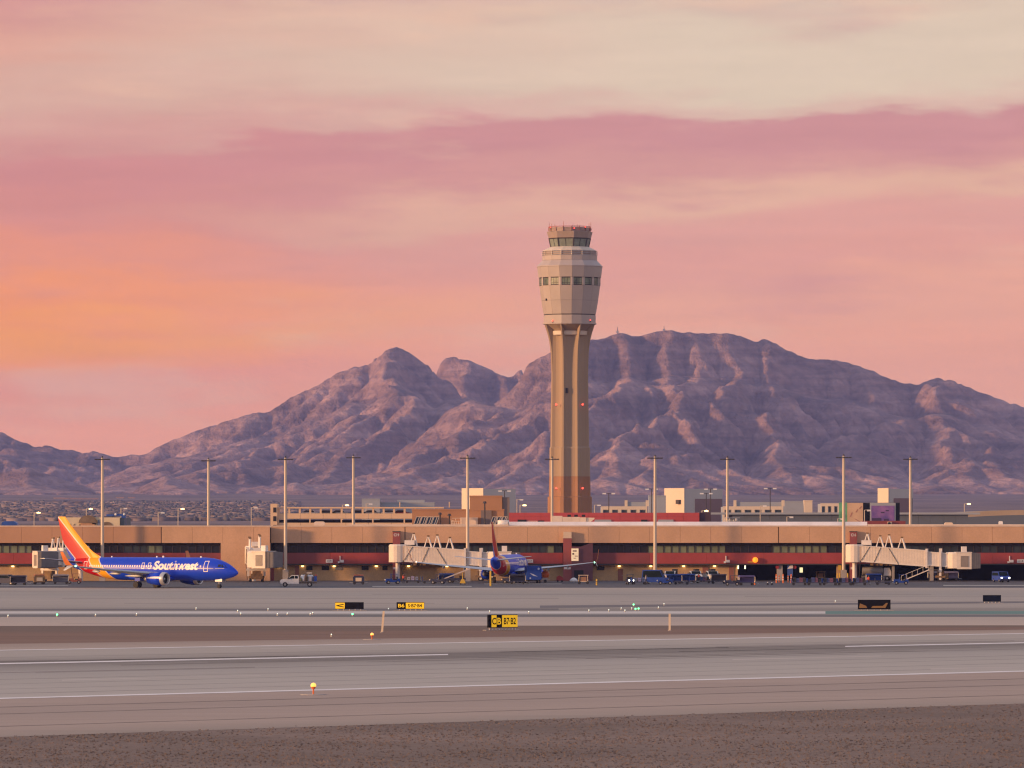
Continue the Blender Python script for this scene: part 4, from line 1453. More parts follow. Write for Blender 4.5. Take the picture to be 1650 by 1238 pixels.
# parking structure
m_gar = mat('cream_precast', (0.70, 0.50, 0.325), 0.8, var=0.06, scale=0.3)
YG = 1450.0
gar = thing('parking_structure', 'cream concrete parking structure with open decks left of the brown block', 'parking structure', (0, YG, 0))
X = lambda p: PX(p, YG)
z = lambda p: PZ(p, YG)
MB().bb(X(436), X(447), -1, 8, 0, z(812)).build('stair_tower', m_gar, gar)
for p in (818, 832, 846):
    MB().bb(X(440.5), X(445.5), -1.08, -1.01, z(p + 8), z(p)).build('stair_opening', m_dark, gar)
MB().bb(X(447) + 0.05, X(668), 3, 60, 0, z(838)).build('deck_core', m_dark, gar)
for a, b in ((827.5, 836), (842.5, 852)):
    px = 447.5
    while px < 667:
        e = min(px + 36.6, 668)
        MB().bb(X(px) + 0.03, X(e) - 0.03, 0, 0.4, z(b), z(a)).build('spandrel_panel', m_gar, gar)
        px = e
MB().bb(X(447.5), X(715), -0.2, 1.0, z(819.5), z(817.2)).build('roof_beam', m_gar, gar)
px = 447.5
k = 0
while px < 668:
    MB().bb(X(px), X(px + 3.2), 0.05, 0.7, z(827.4), z(819.6)).build('upper_column', m_gar, gar)
    if k % 3 == 0:
        MB().bb(X(px), X(px + 2.2), 0.05, 0.7, z(842.4), z(836.1)).build('lower_column', m_gar, gar)
    px += 16.9
    k += 1
MB().bb(X(448), X(668), 1.2, 55, z(836.5), z(835)).build('upper_deck', m_conc, gar)
for px in (643, 755 - 32):
    MB().bb(X(px), X(px + 1.6), 2, 2.6, z(818), z(809)).build('roof_post', m_gar, gar)
# parked cars seen in the decks
m_cars = [mat('car_paint_%s' % n, c, 0.35, var=0.05) for n, c in (('white', (0.6, 0.6, 0.62)), ('silver', (0.35, 0.36, 0.38)), ('navy', (0.04, 0.06, 0.14)), ('red', (0.3, 0.05, 0.05)), ('grey', (0.12, 0.12, 0.13)))]
def car_mesh():
    b = MB()
    b.prism([(-2.2, 0.3), (2.2, 0.3), (2.25, 0.75), (1.3, 0.92), (0.7, 1.4), (-1.2, 1.42), (-1.9, 0.95), (-2.25, 0.9)], -0.9, 0.9)
    return b
CARN = {}
def car(px, Y, zz, mi, label, rz=0.0):
    r = thing('parked_car', label, 'car', (PX(px, Y), Y, zz), rz, 'cars in the parking structure')
    car_mesh().build('body', m_cars[mi], r)
    MB().prism([(1.2, 0.95), (0.68, 1.36), (-1.15, 1.37), (-1.8, 0.96)], -0.915, 0.915).build('windows', m_glassD, r)
    for x in (-1.4, 1.4):
        for y in (-0.82, 0.82):
            MB().tube((x, y - 0.1, 0.32), (x, y + 0.1, 0.32), 0.32, n=10).build('wheel', m_black, r)
    return r


for i, (px, mi, lb) in enumerate(((500, 0, 'white'), (528, 4, 'dark grey'), (548, 1, 'silver'), (575, 2, 'navy'), (600, 1, 'silver'), (625, 0, 'white'), (648, 3, 'red'))):
    car(px, YG + 1.6 + 1.2, z(836) + 0.75, mi, '%s car on the upper parking deck, number %d from the left' % (lb, i + 1) if False else '%s car parked on the upper deck %s' % (lb, ('by the first columns', 'left of the mast', 'left of the second mast', 'behind the second mast', 'in the middle bays', 'in the right-hand bays', 'near the brown block')[i]), random.choice((0.0, math.pi)))

# brown terminal block with glazed slanted frames
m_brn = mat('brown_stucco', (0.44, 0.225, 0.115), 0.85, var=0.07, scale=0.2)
m_brnS = mat('taupe_stucco_and_shade', (0.215, 0.17, 0.155), 0.85, var=0.06)
bb_, w, h = rect_block('terminal_block', 'low brown terminal block with slanted window frames on its front', 'building', 664, 812, 823, 1350, 30, m_brn)
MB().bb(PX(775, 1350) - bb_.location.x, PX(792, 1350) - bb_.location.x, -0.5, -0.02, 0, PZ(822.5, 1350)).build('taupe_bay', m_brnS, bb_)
def slant_frames(par, x0, x1, y, z0, z1, n):
    for k in range(n):
        a = x0 + (x1 - x0) * k / n
        b = x0 + (x1 - x0) * (k + 1) / n
        f = MB()
        o = (z1 - z0) * 0.35
        f.add([(a, y, z0), (b - 0.25, y, z0), (b - 0.25 + o, y + 1.5, z1), (a + o, y + 1.5, z1), (a, y + 0.1, z0), (b - 0.25, y + 0.1, z0), (b - 0.25 + o, y + 1.6, z1), (a + o, y + 1.6, z1)],
              [(0, 1, 2, 3), (7, 6, 5, 4), (0, 4, 5, 1), (1, 5, 6, 2), (2, 6, 7, 3), (3, 7, 4, 0)])
        fo = f.build('slanted_pane', m_glassD, par)
        e = MB()
        for (p, q) in (((a, y, z0), (b - 0.25, y, z0)), ((a + o, y + 1.5, z1), (b - 0.25 + o, y + 1.5, z1)), ((a, y, z0), (a + o, y + 1.5, z1)), ((b - 0.25, y, z0), (b - 0.25 + o, y + 1.5, z1)), (((a + b) / 2, y, z0), ((a + b) / 2 + o, y + 1.5, z1))):
            e.tube(p, q, 0.10, n=4)
        e.build('frame', m_cream, fo)


lx = lambda p, Y, par: PX(p, Y) - par.location.x
slant_frames(bb_, lx(667, 1350, bb_), lx(705, 1350, bb_), -2.2, PZ(845, 1350), PZ(833, 1350), 4)
slant_frames(bb_, lx(790, 1350, bb_), lx(815, 1350, bb_), -2.2, PZ(845, 1350), PZ(833, 1350), 3)
MB().bb(lx(742, 1350, bb_), lx(770, 1350, bb_), -1.6, -0.2, PZ(846, 1350), PZ(834, 1350)).build('louvred_unit', m_coping, bb_)
b2, w, h = rect_block('terminal_penthouse', 'upper brown penthouse block in front of the pale stair tower', 'building', 757, 809, 801, 1420, 22, m_brn)
MB().bb(lx(809, 1420, b2) + 0.02, lx(821, 1420, b2), 0.5, 20, 0, PZ(801.5, 1420)).build('shaded_wing', m_brnS, b2)  # brown wing in taupe, its shade put into the colour
for px, py in ((709, 826), (724, 828), (781, 808)):
    t = thing('roof_vent_pipe', 'dark vent pipe on the brown terminal roof at %s' % {709: 'the slanted windows', 724: 'the blank brown wall', 781: 'the penthouse'}[px], 'vent pipe', (PX(px, 1345), 1345, PZ(846, 1345)))
    MB().tube((0, 0, 0), (0, 0, PZ(py, 1345) - PZ(846, 1345)), 0.18, n=8).build('pipe', m_mull, t)
    MB().tube((0, 0, PZ(py, 1345) - PZ(846, 1345) - 0.5), (0, 0, PZ(py, 1345) - PZ(846, 1345)), 0.5, 0.3, 8).build('cowl', m_mull, t)
m_pal = mat('pale_stucco_and_lit_face', (0.70, 0.58, 0.44), 0.8, var=0.05, scale=0.1)  # also the painted sunlit side of the corner blocks
m_bgl = mat('blue_grey_cladding_and_shade', (0.33, 0.36, 0.40), 0.7, var=0.05, scale=0.1)  # also the painted shaded side of the corner blocks
m_plum = mat('plum_cladding', (0.155, 0.11, 0.135), 0.7, var=0.06, scale=0.1)


def corner_block(label, px0, pxm, px1, py, Y, plum=None, small=None):
    """block seen on its corner: sunlight painted as a pale left face, shade as a blue-grey right face"""
    r = thing('hangar_block', label, 'building', (PX(pxm, Y), Y, 0))
    h = PZ(py, Y)
    a, b = PX(px0, Y) - PX(pxm, Y), PX(px1, Y) - PX(pxm, Y)
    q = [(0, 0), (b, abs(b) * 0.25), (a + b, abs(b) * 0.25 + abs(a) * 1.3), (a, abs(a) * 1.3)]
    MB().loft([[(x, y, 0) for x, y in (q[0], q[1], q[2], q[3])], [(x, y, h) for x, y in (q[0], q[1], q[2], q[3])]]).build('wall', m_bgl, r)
    # left-hand face made paler, sunlight put into its colour
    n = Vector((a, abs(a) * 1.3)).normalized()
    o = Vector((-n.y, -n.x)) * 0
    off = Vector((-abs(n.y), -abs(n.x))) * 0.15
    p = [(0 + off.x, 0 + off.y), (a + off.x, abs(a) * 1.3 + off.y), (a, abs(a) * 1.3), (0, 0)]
    MB().loft([[(x, y, 0) for x, y in p], [(x, y, h + 0.3) for x, y in p]]).build('lit_face', m_pal, r)
    sl = 0.25 * (1 if b > 0 else -1)
    if plum:
        u0, u1, pt = plum
        x0, x1 = PX(u0, Y) - PX(pxm, Y), PX(u1, Y) - PX(pxm, Y)
        pq = [(x0, x0 * 0.25 - 0.25), (x1, x1 * 0.25 - 0.25), (x1, x1 * 0.25 - 0.05), (x0, x0 * 0.25 - 0.05)]
        MB().loft([[(x, y, 0) for x, y in pq], [(x, y, PZ(pt, Y)) for x, y in pq]]).build('plum_panel', m_plum, r)
    if small:
        x0 = PX(small[0], Y) - PX(pxm, Y)
        f = abs(x0) * 1.3
        MB().box((x0 - 0.4, f - 0.35, PZ(small[1], Y)), (1.8, 1.2, 1.6), rz=math.atan2(-1.3, 1)).build('wall_vent', m_mull, r)
    return r


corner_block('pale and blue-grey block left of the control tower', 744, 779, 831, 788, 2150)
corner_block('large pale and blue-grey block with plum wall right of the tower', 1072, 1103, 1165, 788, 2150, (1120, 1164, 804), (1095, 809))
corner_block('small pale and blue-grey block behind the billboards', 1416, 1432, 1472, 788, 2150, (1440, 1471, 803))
# pale gallery buildings with square windows
def gallery(label, p0, p1, py, Y, n, yup=None):
    r = thing('gallery_building', label, 'building', (PX((p0 + p1) / 2, Y), Y, 0), group='pale low galleries')
    w = PX(p1, Y) - PX(p0, Y)
    h = PZ(py, Y)
    MB().bb(-w / 2, w / 2, 0.4, 20, 0, h).build('wall', m_bgl, r)
    MB().bb(-w / 2, w / 2, 0, 0.4, h - 1.0, h + 0.2).build('lintel', m_pal, r)
    MB().bb(-w / 2, w / 2, 0, 0.4, 0, h - 3.6).build('sill_wall', m_pal, r)
    for k in range(n + 1):
        x = -w / 2 + w * k / n
        MB().bb(max(x - 0.55, -w / 2), min(x + 0.55, w / 2), -0.05, 0.38, h - 3.6, h - 1.0).build('pier', m_pal, r)
    for k in range(n):
        x0, x1 = -w / 2 + w * k / n + 0.8, -w / 2 + w * (k + 1) / n - 0.8
        MB().bb(x0, x1, 0.30, 0.39, h - 3.4, h - 1.2).build('window', m_glassB, r)
    if yup:
        MB().bb(w * yup[0], w * yup[1], 1, 8, h + 0.21, PZ(yup[2], Y)).build('roof_screen', m_bgl, r)
        for t in yup[:2]:
            MB().bb(w * t - 0.5, w * t + 0.5, 0.5, 1.2, h + 0.21, PZ(yup[2], Y) + 0.6).build('screen_post', m_pal, r)
    return r


gallery('pale low gallery with square windows right of the tower foot', 969, 1043, 817, 2000, 5, (0.04, 0.5, 809))
gallery('pale low gallery with square windows above the grey hangar', 1165, 1262, 817, 2000, 6, (-0.3, 0.5, 809))
gallery('far pale gallery left of the billboards', 1322, 1352, 812, 2300, 3)
b4, w, h = rect_block('stair_tower', 'small cream stair tower above the grey hangar', 'building', 1296, 1309, 808, 2000, 6, m_pal)
MB().bb(-w * 0.28, w * 0.28, -0.3, -0.02, 0, h - 4).build('opening', m_glassB, b4)
rect_block('office_block', 'blue-grey office block between the gallery and the cream stair tower', 'building', 1262, 1297, 809, 2060, 12, m_bgl)
rect_block('plant_room', 'blue-grey plant room left of the large pale block', 'building', 1046, 1073, 800, 2100, 12, m_bgl)
for px0, px1, py in ((583, 612, 805), (614, 700, 811), (640, 684, 807)):
    rect_block('distant_office', {583: 'narrow blue-grey roof block over the parking structure', 614: 'long blue-grey roof over the parking structure', 640: 'upper blue-grey roof over the parking structure'}[px0], 'building', px0, px1, py, 2200 + px0 * 0.3, 14, m_bgl)
# dark metal hangar with arched roof at the right
m_hang = mat('slate_metal_cladding', (0.115, 0.135, 0.165), 0.6, var=0.06, scale=0.1)
YH = 1480.0
hg = thing('hangar', 'long slate-blue hangar with a pale eaves band behind the concourse roof', 'hangar', (PX(1180, YH), YH, 0))
w = PX(1560, YH) - PX(1180, YH)
for k in range(19):
    MB().bb(w * k / 19 + 0.02, w * (k + 1) / 19 - 0.02, 0, 0.5, 0, PZ(829.5, YH)).build('cladding_panel', m_hang, hg)
MB().bb(0.1, w - 0.1, 0.6, 40, 0, PZ(829.5, YH)).build('core', m_hang, hg)
MB().bb(PX(1132, YH) - PX(1180, YH), w * 1.05, -0.8, 40, PZ(829.3, YH), PZ(826, YH)).build('eaves', m_bgl, hg)
ar = thing('arched_hall', 'tan arched roof hall at the far right edge', 'hall', (PX(1600, 1600), 1600, 0))
mt = mat('tan_roof_metal', (0.40, 0.30, 0.21), 0.6, var=0.08, scale=0.1)
prof = []
for k in range(15):
    t = k / 14
    prof.append((-19 + 62 * t, PZ(838, 1600) + 3.0 * math.sin(math.pi * min(1, 0.15 + t * 0.75)) - 0.2))
poly = prof + [(prof[-1][0], 0), (prof[0][0], 0)]
MB().prism(poly, 0, 45).build('roof', mt, ar)
MB().prism([(prof[0][0] + 2, 0.0)] + [(x, zz - 1.4) for x, zz in prof[1:-1]] + [(prof[-1][0] - 2, 0.0)], -0.3, -0.02).build('gable', m_hang, ar)
# red metal building behind the roof units
YR = 1290.0
rb = thing('red_metal_building', 'bright red ribbed metal building in front of the tower foot', 'building', (PX(820, YR), YR, 0))
m_rmb = mat('bright_red_metal', (0.47, 0.072, 0.075), 0.55, var=0.06, scale=0.2)
w = PX(1127, YR) - PX(820, YR)
MB().bb(0.05, w - 0.05, 0.3, 25, 0, PZ(826.5, YR)).build('core', m_rmb, rb)
for k in range(12):
    for (a, b) in ((832.6, 826.4), (838.6, 832.8), (846, 838.8)):
        MB().bb(w * k / 12 + 0.02, w * (k + 1) / 12 - 0.02, -0.04 * (b > 830), 0.28, PZ(a, YR), PZ(b, YR)).build('red_panel', m_rmb, rb)
for a, b in ((834, 848), (1033, 1043), (958, 985), (1060, 1085)):
    MB().bb(lx(a, YR, rb), lx(b, YR, rb), -0.25, -0.06, PZ(845, YR), PZ(837.5, YR)).build('opening', m_dark if b - a < 15 else m_bgl, rb)
MB().bb(w + 0.1, w + 2.6, 0.5, 6, 0, PZ(826, YR)).build('shadow_stair', mat('plum_dark', (0.06, 0.035, 0.05), 0.7), rb)  # shadow on the stair put into its dark plum colour
# billboards block
YB = 1240.0
bi = thing('billboard_block', 'block with a green-edged tan billboard and a purple billboard', 'billboard', (PX(1352, YB), YB, 0))
X = lambda p: PX(p, YB) - PX(1352, YB)
zb = PZ(845, YB)
MB().bb(X(1363), X(1450), 0.6, 6, 0, PZ(810.2, YB)).build('block', m_dark, bi)
MB().bb(X(1352), X(1365), -0.2, 0.5, 0, PZ(810, YB)).build('green_panel', mat('green_print', (0.13, 0.36, 0.20), 0.6, var=0.35, scale=0.6), bi)
t = MB().bb(X(1365) + 0.02, X(1390.5), -0.3, 0.55, 0, PZ(810.6, YB)).build('tan_poster', mat('tan_print', (0.62, 0.42, 0.27), 0.6, var=0.14, scale=0.35), bi)
for (a, b, c, d) in ((1369, 833, 1372, 826), (1378, 826, 1381, 821), (1384, 820, 1387, 816), (1376, 836, 1386, 842)):
    q = MB()
    q.add([(X(a), -0.33, PZ(b, YB)), (X(a) + 0.28, -0.33, PZ(b, YB)), (X(c) + 0.28, -0.33, PZ(d, YB)), (X(c), -0.33, PZ(d, YB)), (X(a), -0.305, PZ(b, YB)), (X(a) + 0.28, -0.305, PZ(b, YB)), (X(c) + 0.28, -0.305, PZ(d, YB)), (X(c), -0.305, PZ(d, YB))], [(0, 1, 2, 3), (0, 4, 5, 1), (1, 5, 6, 2), (2, 6, 7, 3), (3, 7, 4, 0)])
    q.build('poster_print', mat('rose_print', (0.40, 0.19, 0.15), 0.6), t)
fr = MB().bb(X(1402), X(1443), -0.2, 0.58, PZ(841, YB), PZ(810.4, YB)).build('poster_frame', m_bgl, bi)
pm = bpy.data.materials.new('purple_print')
pm.use_nodes = True
N, L = pm.node_tree.nodes, pm.node_tree.links
t = N.new('ShaderNodeTexCoord')
n = N.new('ShaderNodeTexNoise')
n.inputs['Scale'].default_value = 0.6
n.inputs['Detail'].default_value = 4
L.new(t.outputs['Object'], n.inputs['Vector'])
r = N.new('ShaderNodeValToRGB')
r.color_ramp.elements[0].position, r.color_ramp.elements[0].color = 0.3, (0.09, 0.065, 0.28, 1)
r.color_ramp.elements[1].position, r.color_ramp.elements[1].color = 0.7, (0.30, 0.15, 0.38, 1)
L.new(n.outputs['Fac'], r.inputs[0])
L.new(r.outputs[0], N['Principled BSDF'].inputs['Base Color'])
N['Principled BSDF'].inputs['Roughness'].default_value = 0.5
pp = MB().bb(X(1404), X(1441), -0.28, -0.21, PZ(840, YB), PZ(815, YB)).build('purple_poster', pm, fr)
for (a, b, c, d) in ((1419, 827, 1425, 825), (1427, 824, 1432, 822), (1404.5, 839.5, 1420, 835), (1424, 839.5, 1432, 836)):
    MB().bb(X(a), X(c), -0.31, -0.285, PZ(b, YB), PZ(d, YB)).build('poster_print', mat('indigo_print', (0.05, 0.035, 0.10), 0.6), fr)
MB().bb(X(1388), X(1456), -6, -3, PZ(848.5, YB - 6), PZ(839.5, YB - 6)).build('maroon_upstand', m_redB, bi)
rv = MB().bb(X(1427), X(1434), -6.6, -6.05, PZ(847, YB - 6), PZ(841, YB - 6)).build('roof_vent', m_cream, bi)
MB().tube((X(1429.5), -6.8, PZ(844, YB - 6)), (X(1429.5), -6.62, PZ(844, YB - 6)), 0.35, n=10).build('vent_mouth', m_dark, rv)
# white hall with mural at the far left
YW = 1380.0
wh = thing('mural_hall', 'cream hall with a painted mural and dark arch behind the tail fin', 'building', (PX(97, YW), YW, 0))
X = lambda p: PX(p, YW) - PX(97, YW)
MB().bb(X(97), X(193), 0, 25, 0, PZ(834, YW)).build('wall', mat('cream_hall_wall', (0.68, 0.57, 0.38), 0.8, var=0.06), wh)
MB().bb(X(193) + 0.05, X(200), 0.5, 24, 0, PZ(835, YW)).build('side_wing', mat('slate_wall', (0.09, 0.12, 0.15), 0.7), wh)
MB().tube((X(142), -0.35, PZ(842, YW)), (X(142), -0.02, PZ(842, YW)), 1.75, n=20).build('mural_disc', mat('mural_rose_print', (0.52, 0.29, 0.16), 0.7, var=0.4, scale=0.5), wh)
MB().prism([(X(132) + 2.3 * math.cos(math.pi * k / 8) * 1.0 + 1.5, PZ(843, YW) + 1.9 * math.sin(math.pi * k / 8)) for k in range(9)], -0.45, -0.36).build('mural_cap', mat('mural_brown_print', (0.20, 0.14, 0.09), 0.7, var=0.3, scale=0.6), wh)
MB().box((X(152), -0.2, PZ(841, YW)), (1.0, 0.3, 1.2)).build('mural_dark_mark', m_dark, wh)
MB().prism([(X(157), PZ(848, YW)), (X(162), PZ(848, YW)), (X(160), PZ(838, YW)), (X(158), PZ(838, YW))], -0.2, -0.02).build('mural_stripe', mat('mural_blue_print', (0.16, 0.2, 0.3), 0.7), wh)
for p in (110, 117, 126):
    MB().prism([(X(p), PZ(848, YW)), (X(p + 4), PZ(848, YW)), (X(p + 3), PZ(844, YW))], -0.12, -0.02).build('mural_mark', MATS['mural_brown_print'], wh)
MB().prism([(X(172) + 1.55 * math.cos(math.pi * k / 8), PZ(849, YW) + 1.2 * math.sin(math.pi * k / 8)) for k in range(9)], -0.12, -0.02).build('arch', MATS['mural_brown_print'], wh)
m_bblue = mat('bright_blue_panel', (0.02, 0.085, 0.36), 0.45, var=0.3, scale=0.5)
q = thing('blue_roof_structure', 'bright blue rooftop machine on the cream hall', 'roof unit', (PX(184, YW), YW + 5, PZ(834, YW) + 0.36))
qz = lambda p: PZ(p, YW) - PZ(834, YW) - 0.36
for a, b, tp in ((169, 181, 829), (183, 193, 828), (193.5, 200, 829)):
    MB().bb(PX(a, YW) - PX(184, YW), PX(b, YW) - PX(184, YW), 0, 3, 0 if b < 194 else -2.2, qz(tp)).build('housing', m_bblue, q)
for a in (184, 198):
    MB().ball((PX(a, YW) - PX(184, YW), -0.1, qz(829)), 0.28).build('dome', m_white, q, True)
q = thing('covered_load', 'bright blue tarpaulin-covered load beyond the roof at the far left', 'covered load', (PX(14, 1300), 1300, 0))
MB().prism([(PX(a, 1300) - PX(14, 1300), PZ(b, 1300)) for a, b in ((2, 848), (28, 848), (27, 843), (22, 840), (8, 840), (3, 842))], 0, 4).build('cover', m_bblue, q)
MB().bb(PX(4, 1300) - PX(14, 1300), PX(26, 1300) - PX(14, 1300), 0.3, 3.7, 0, PZ(848.2, 1300)).build('trailer', m_jetd, q)


# ------------------------------------------------------------------ equipment on the concourse roof
def roof_thing(name, label, cat, px, Y):
    return thing(name, label, cat, (PX(px, Y), Y, zt - 0.08))


YK = 1126.0
rz_ = lambda p: PZ(p, YK) - zt + 0.08
q = roof_thing('air_handler', 'long cream rooftop air handler with sloped end duct', 'air handler', 920, YK)
X = lambda p: PX(p, YK) - PX(920, YK)
for a, b, tp in ((890, 906, 831.5), (906.3, 921, 833.2), (921.3, 934, 833.2), (934.3, 944, 834)):
    MB().bb(X(a), X(b), -3, 0, rz_(845.5), rz_(tp)).build('cabinet', m_cream, q)
MB().prism([(X(944.3), rz_(845.5)), (X(946), rz_(845.5)), (X(957.5), rz_(836.5)), (X(957.5), rz_(834.5)), (X(944.3), rz_(834.3))], -2.8, -0.2).build('sloped_duct', m_cream, q)
lg = MB()
for p in (892, 900, 908, 914, 922, 930, 938, 944):
    lg.bb(X(p), X(p) + 0.3, -2.8, -2.5, rz_(849), rz_(845.6))
    lg.bb(X(p), X(p) + 0.3, -0.4, -0.1, rz_(849), rz_(845.6))
lg.build('support_legs', m_mull, q)
for p in (917, 928, 940):
    MB().bb(X(p) - 0.35, X(p) + 0.35, -2, -1.3, rz_(833.1), rz_(829.5)).build('fan_cowl', m_dark, q)
q = roof_thing('water_tank', 'white rooftop tank on the concourse left of the air handler', 'tank', 811, YK)
MB().tube((0, 0, 0), (0, 0, rz_(838.6)), 1.15, n=20).build('tank', m_white, q, True)
MB().tube((0, 0, rz_(838.6)), (0, 0, rz_(838.2)), 1.2, 0.3, 20).build('lid', m_white, q)
for px0, px1, tp, lb in ((850, 866, 839.5, 'pale pipe racks left of the air handler'), (728, 745, 834.5, 'white rooftop pipe racks above the nose-in jet bridge'), (1168, 1192, 834, 'tangle of rooftop antennas right of the eighth mast')):
    q = roof_thing('pipe_rack', lb, 'pipe rack', (px0 + px1) / 2, YK)
    b = MB()
    n = 6
    for k in range(n + 1):
        x = PX(px0 + (px1 - px0) * k / n, YK) - q.location.x
        b.tube((x, 0, 0), (x + random.uniform(-0.3, 0.3), 0, rz_(tp) * random.uniform(0.6, 1.0)), 0.07, n=5)
    for zz in (0.3, 0.6, 0.95):
        b.tube((PX(px0, YK) - q.location.x, 0, rz_(tp) * zz), (PX(px1, YK) - q.location.x, 0, rz_(tp) * zz), 0.06, n=5)
    b.build('frame', m_coping if px0 < 1000 else m_steel, q)
    if px0 == 850:
        MB().bb(PX(867, YK) - q.location.x, PX(877, YK) - q.location.x, -1, 0.5, 0, rz_(839)).build('compressor', m_dark, q)
    if px0 == 1168:
        for k in range(4):
            MB().ball((random.uniform(-1.2, 1.2), -0.2, rz_(tp) * random.uniform(0.3, 0.8)), 0.28).build('dish', m_conc, q, True)
for px, w, tp, m, lb in ((1306, 5, 841.5, m_cream, 'cream box vent left of the billboards'), (1314, 9, 842.5, m_conc, 'low grey box vent left of the billboards'), (1333, 5, 842.5, m_white, 'white stub vent near the billboards'),
                         (1283, 5, 842.5, m_white, 'pair of white stub vents above the hangar doors'), (1528, 13, 842, m_cream, 'rounded cream roof hood at the right'), (1612, 6, 840, m_white, 'white roof cylinder at the far right'),
                         (1148, 6, 845, m_cream, 'small cream roof hatch near the eighth mast'), (1006, 20, 842.5, m_white, 'low white skylight right of the air handler'), (1105, 20, 842.5, m_white, 'low white skylight left of the eighth mast'),
                         (515, 17, 840.5, m_coping, 'long low cream skylight under the parking structure'), (758, 18, 838, m_coping, 'cream louvred box behind the fifth mast')):
    YV = YK + 6 if px in (1006, 1105) else YK - 3
    q = roof_thing('roof_vent', lb, 'roof vent', px, YV)
    ww = w * YV / FPX
    hh = PZ(tp, YV) - zt + 0.08
    MB().prism([(-ww / 2, 0), (ww / 2, 0), (ww / 2, hh * 0.8), (ww * 0.36, hh), (-ww * 0.36, hh), (-ww / 2, hh * 0.8)], -1.2, 0).build('hood', m, q)
    MB().bb(-ww / 2 - 0.1, ww / 2 + 0.1, -1.3, 0.1, -0.02, 0.12).build('curb', m_steel, q)


# ------------------------------------------------------------------ distant town on the valley floor
def town(name, n, dims, m, xr, yr, zoff=0.0, kind='box', seed=1):
    r = np.random.default_rng(seed)
    co, fc = [], []
    py = r.uniform(yr[0], yr[1], n)
    px = r.uniform(xr[0], xr[1], n)
    Ys = np.linspace(2600, 10900, 800)
    rows = HOR - FPX * (vfloor(Ys) - CAM_H) / Ys
    Y = np.interp(-py, -rows, Ys)
    for i in range(n):
        x, y = PX(px[i], Y[i]), Y[i]
        z0 = float(vfloor(y)) - 0.5
        w, d, h = r.uniform(*dims[0]), r.uniform(*dims[1]), r.uniform(*dims[2])
        o = len(co)
        if kind == 'box':
            for zz in (z0, z0 + h):
                for a, b in ((-1, -1), (1, -1), (1, 1), (-1, 1)):
                    co.append((x + a * w / 2, y + b * d / 2, zz))
            fc += [(o, o + 1, o + 5, o + 4), (o + 1, o + 2, o + 6, o + 5), (o + 2, o + 3, o + 7, o + 6), (o + 3, o, o + 4, o + 7), (o + 4, o + 5, o + 6, o + 7)]
        else:
            for zz, s in ((0.15, 0.75), (0.55, 1.0), (0.95, 0.45)):
                for k in range(4):
                    a = k * math.pi / 2 + r.uniform(-0.4, 0.4)
                    s2 = s * r.uniform(0.7, 1.15)
                    co.append((x + math.cos(a) * s2 * w / 2, y + math.sin(a) * s2 * w / 2, z0 + zz * h))
            for l in (0, 4):
                for k in range(4):
                    fc.append((o + l + k, o + l + (k + 1) % 4, o + l + 4 + (k + 1) % 4, o + l + 4 + k))
            fc.append((o + 8, o + 9, o + 10, o + 11))
    ob = raw_mesh(name, co, fc, m)
    ob['kind'] = 'stuff'
    return ob


XW = (-250, 480)
tag(town('town_trees', 2200, ((3.5, 8), (3.5, 8), (2.5, 5)), mat('far_tree_foliage', (0.105, 0.10, 0.105), 0.9, var=0.4, scale=0.02), XW, (810, 840), kind='tree', seed=3), 'dark far-off trees of the valley town', 'trees')
tag(town('town_houses', 1100, ((7, 15), (7, 12), (2.5, 4)), mat('far_house_wall', (0.235, 0.18, 0.165), 0.8, var=0.5, scale=0.01), XW, (811, 840), seed=5), 'far-off houses of the valley town', 'houses')
tag(town('town_roofs', 800, ((7, 14), (7, 12), (2.5, 3.5)), mat('far_house_roof', (0.15, 0.11, 0.10), 0.8, var=0.5, scale=0.01), XW, (810, 840), seed=8), 'far-off brown roofs of the valley town', 'roofs')
# pale terraces on the slope at the left
k = 0
Ys = np.linspace(2600, 11400, 900)
rows = HOR - FPX * (vfloor(Ys) - CAM_H) / Ys
for px, py, w, h in ((95, 804, 16, 6), (108, 804.5, 8, 5), (118, 804.5, 10, 4), (130, 805, 10, 4), (142, 805, 9, 4), (153, 805, 9, 4), (193, 803, 11, 7), (212, 803, 9, 6), (7, 810, 14, 5), (34, 824, 10, 4), (258, 828, 24, 7)):
    Y = min(float(np.interp(-py, -rows, Ys)), 9700.0)
    zb = PZ(py + h * 0.5, Y)
    q = thing('hillside_house', 'pale far-off building on the slope, %s of a scattered row' % ('first second third fourth fifth sixth seventh eighth ninth tenth eleventh'.split()[k]) if False else
              'pale far building %s' % ('left of the first mast, largest of its row', 'second in the row by the first mast', 'third in the row by the first mast', 'fourth in the row by the first mast',
                                                          'fifth in the row by the first mast', 'touching the first mast', 'right of the first mast, taller', 'right of the first mast, smaller', 'at the left picture edge', 'low above the roof near the left edge', 'long and flat over the town')[k],
              'building', (PX(px, Y), Y, zb), group='pale buildings on the far slope')
    ww, hh = w * Y / FPX, h * 0.62 * Y / FPX
    MB().bb(-ww / 2, ww / 2, 0, 14, -8, hh).build('wall', mat('far_pale_wall', (0.66, 0.50, 0.42), 0.8), q)
    MB().bb(-ww / 2 - 1, ww / 2 + 1, -1, 15, hh + 0.01, hh + 1.2).build('roof', mat('far_tile_roof', (0.36, 0.22, 0.17), 0.8), q)
    k += 1
# mast on the summit
for px, py0, py1, lb in ((995, 536, 527, 'thin transmitter mast on the left summit'), (1070, 533, 526, 'short transmitter mast on the highest summit')):
    Y = 12000.0
    q = thing('transmitter_mast', lb, 'mast', (PX(px, Y), Y, PZ(py0 + 6, Y)))
    MB().tube((0, 0, 0), (0, 0, PZ(py1, Y) - PZ(py0 + 6, Y)), 1.0, 0.5, 6).build('mast', m_mull, q)
    MB().box((0, 0, 9), (5, 4, 5)).build('hut', m_conc, q)

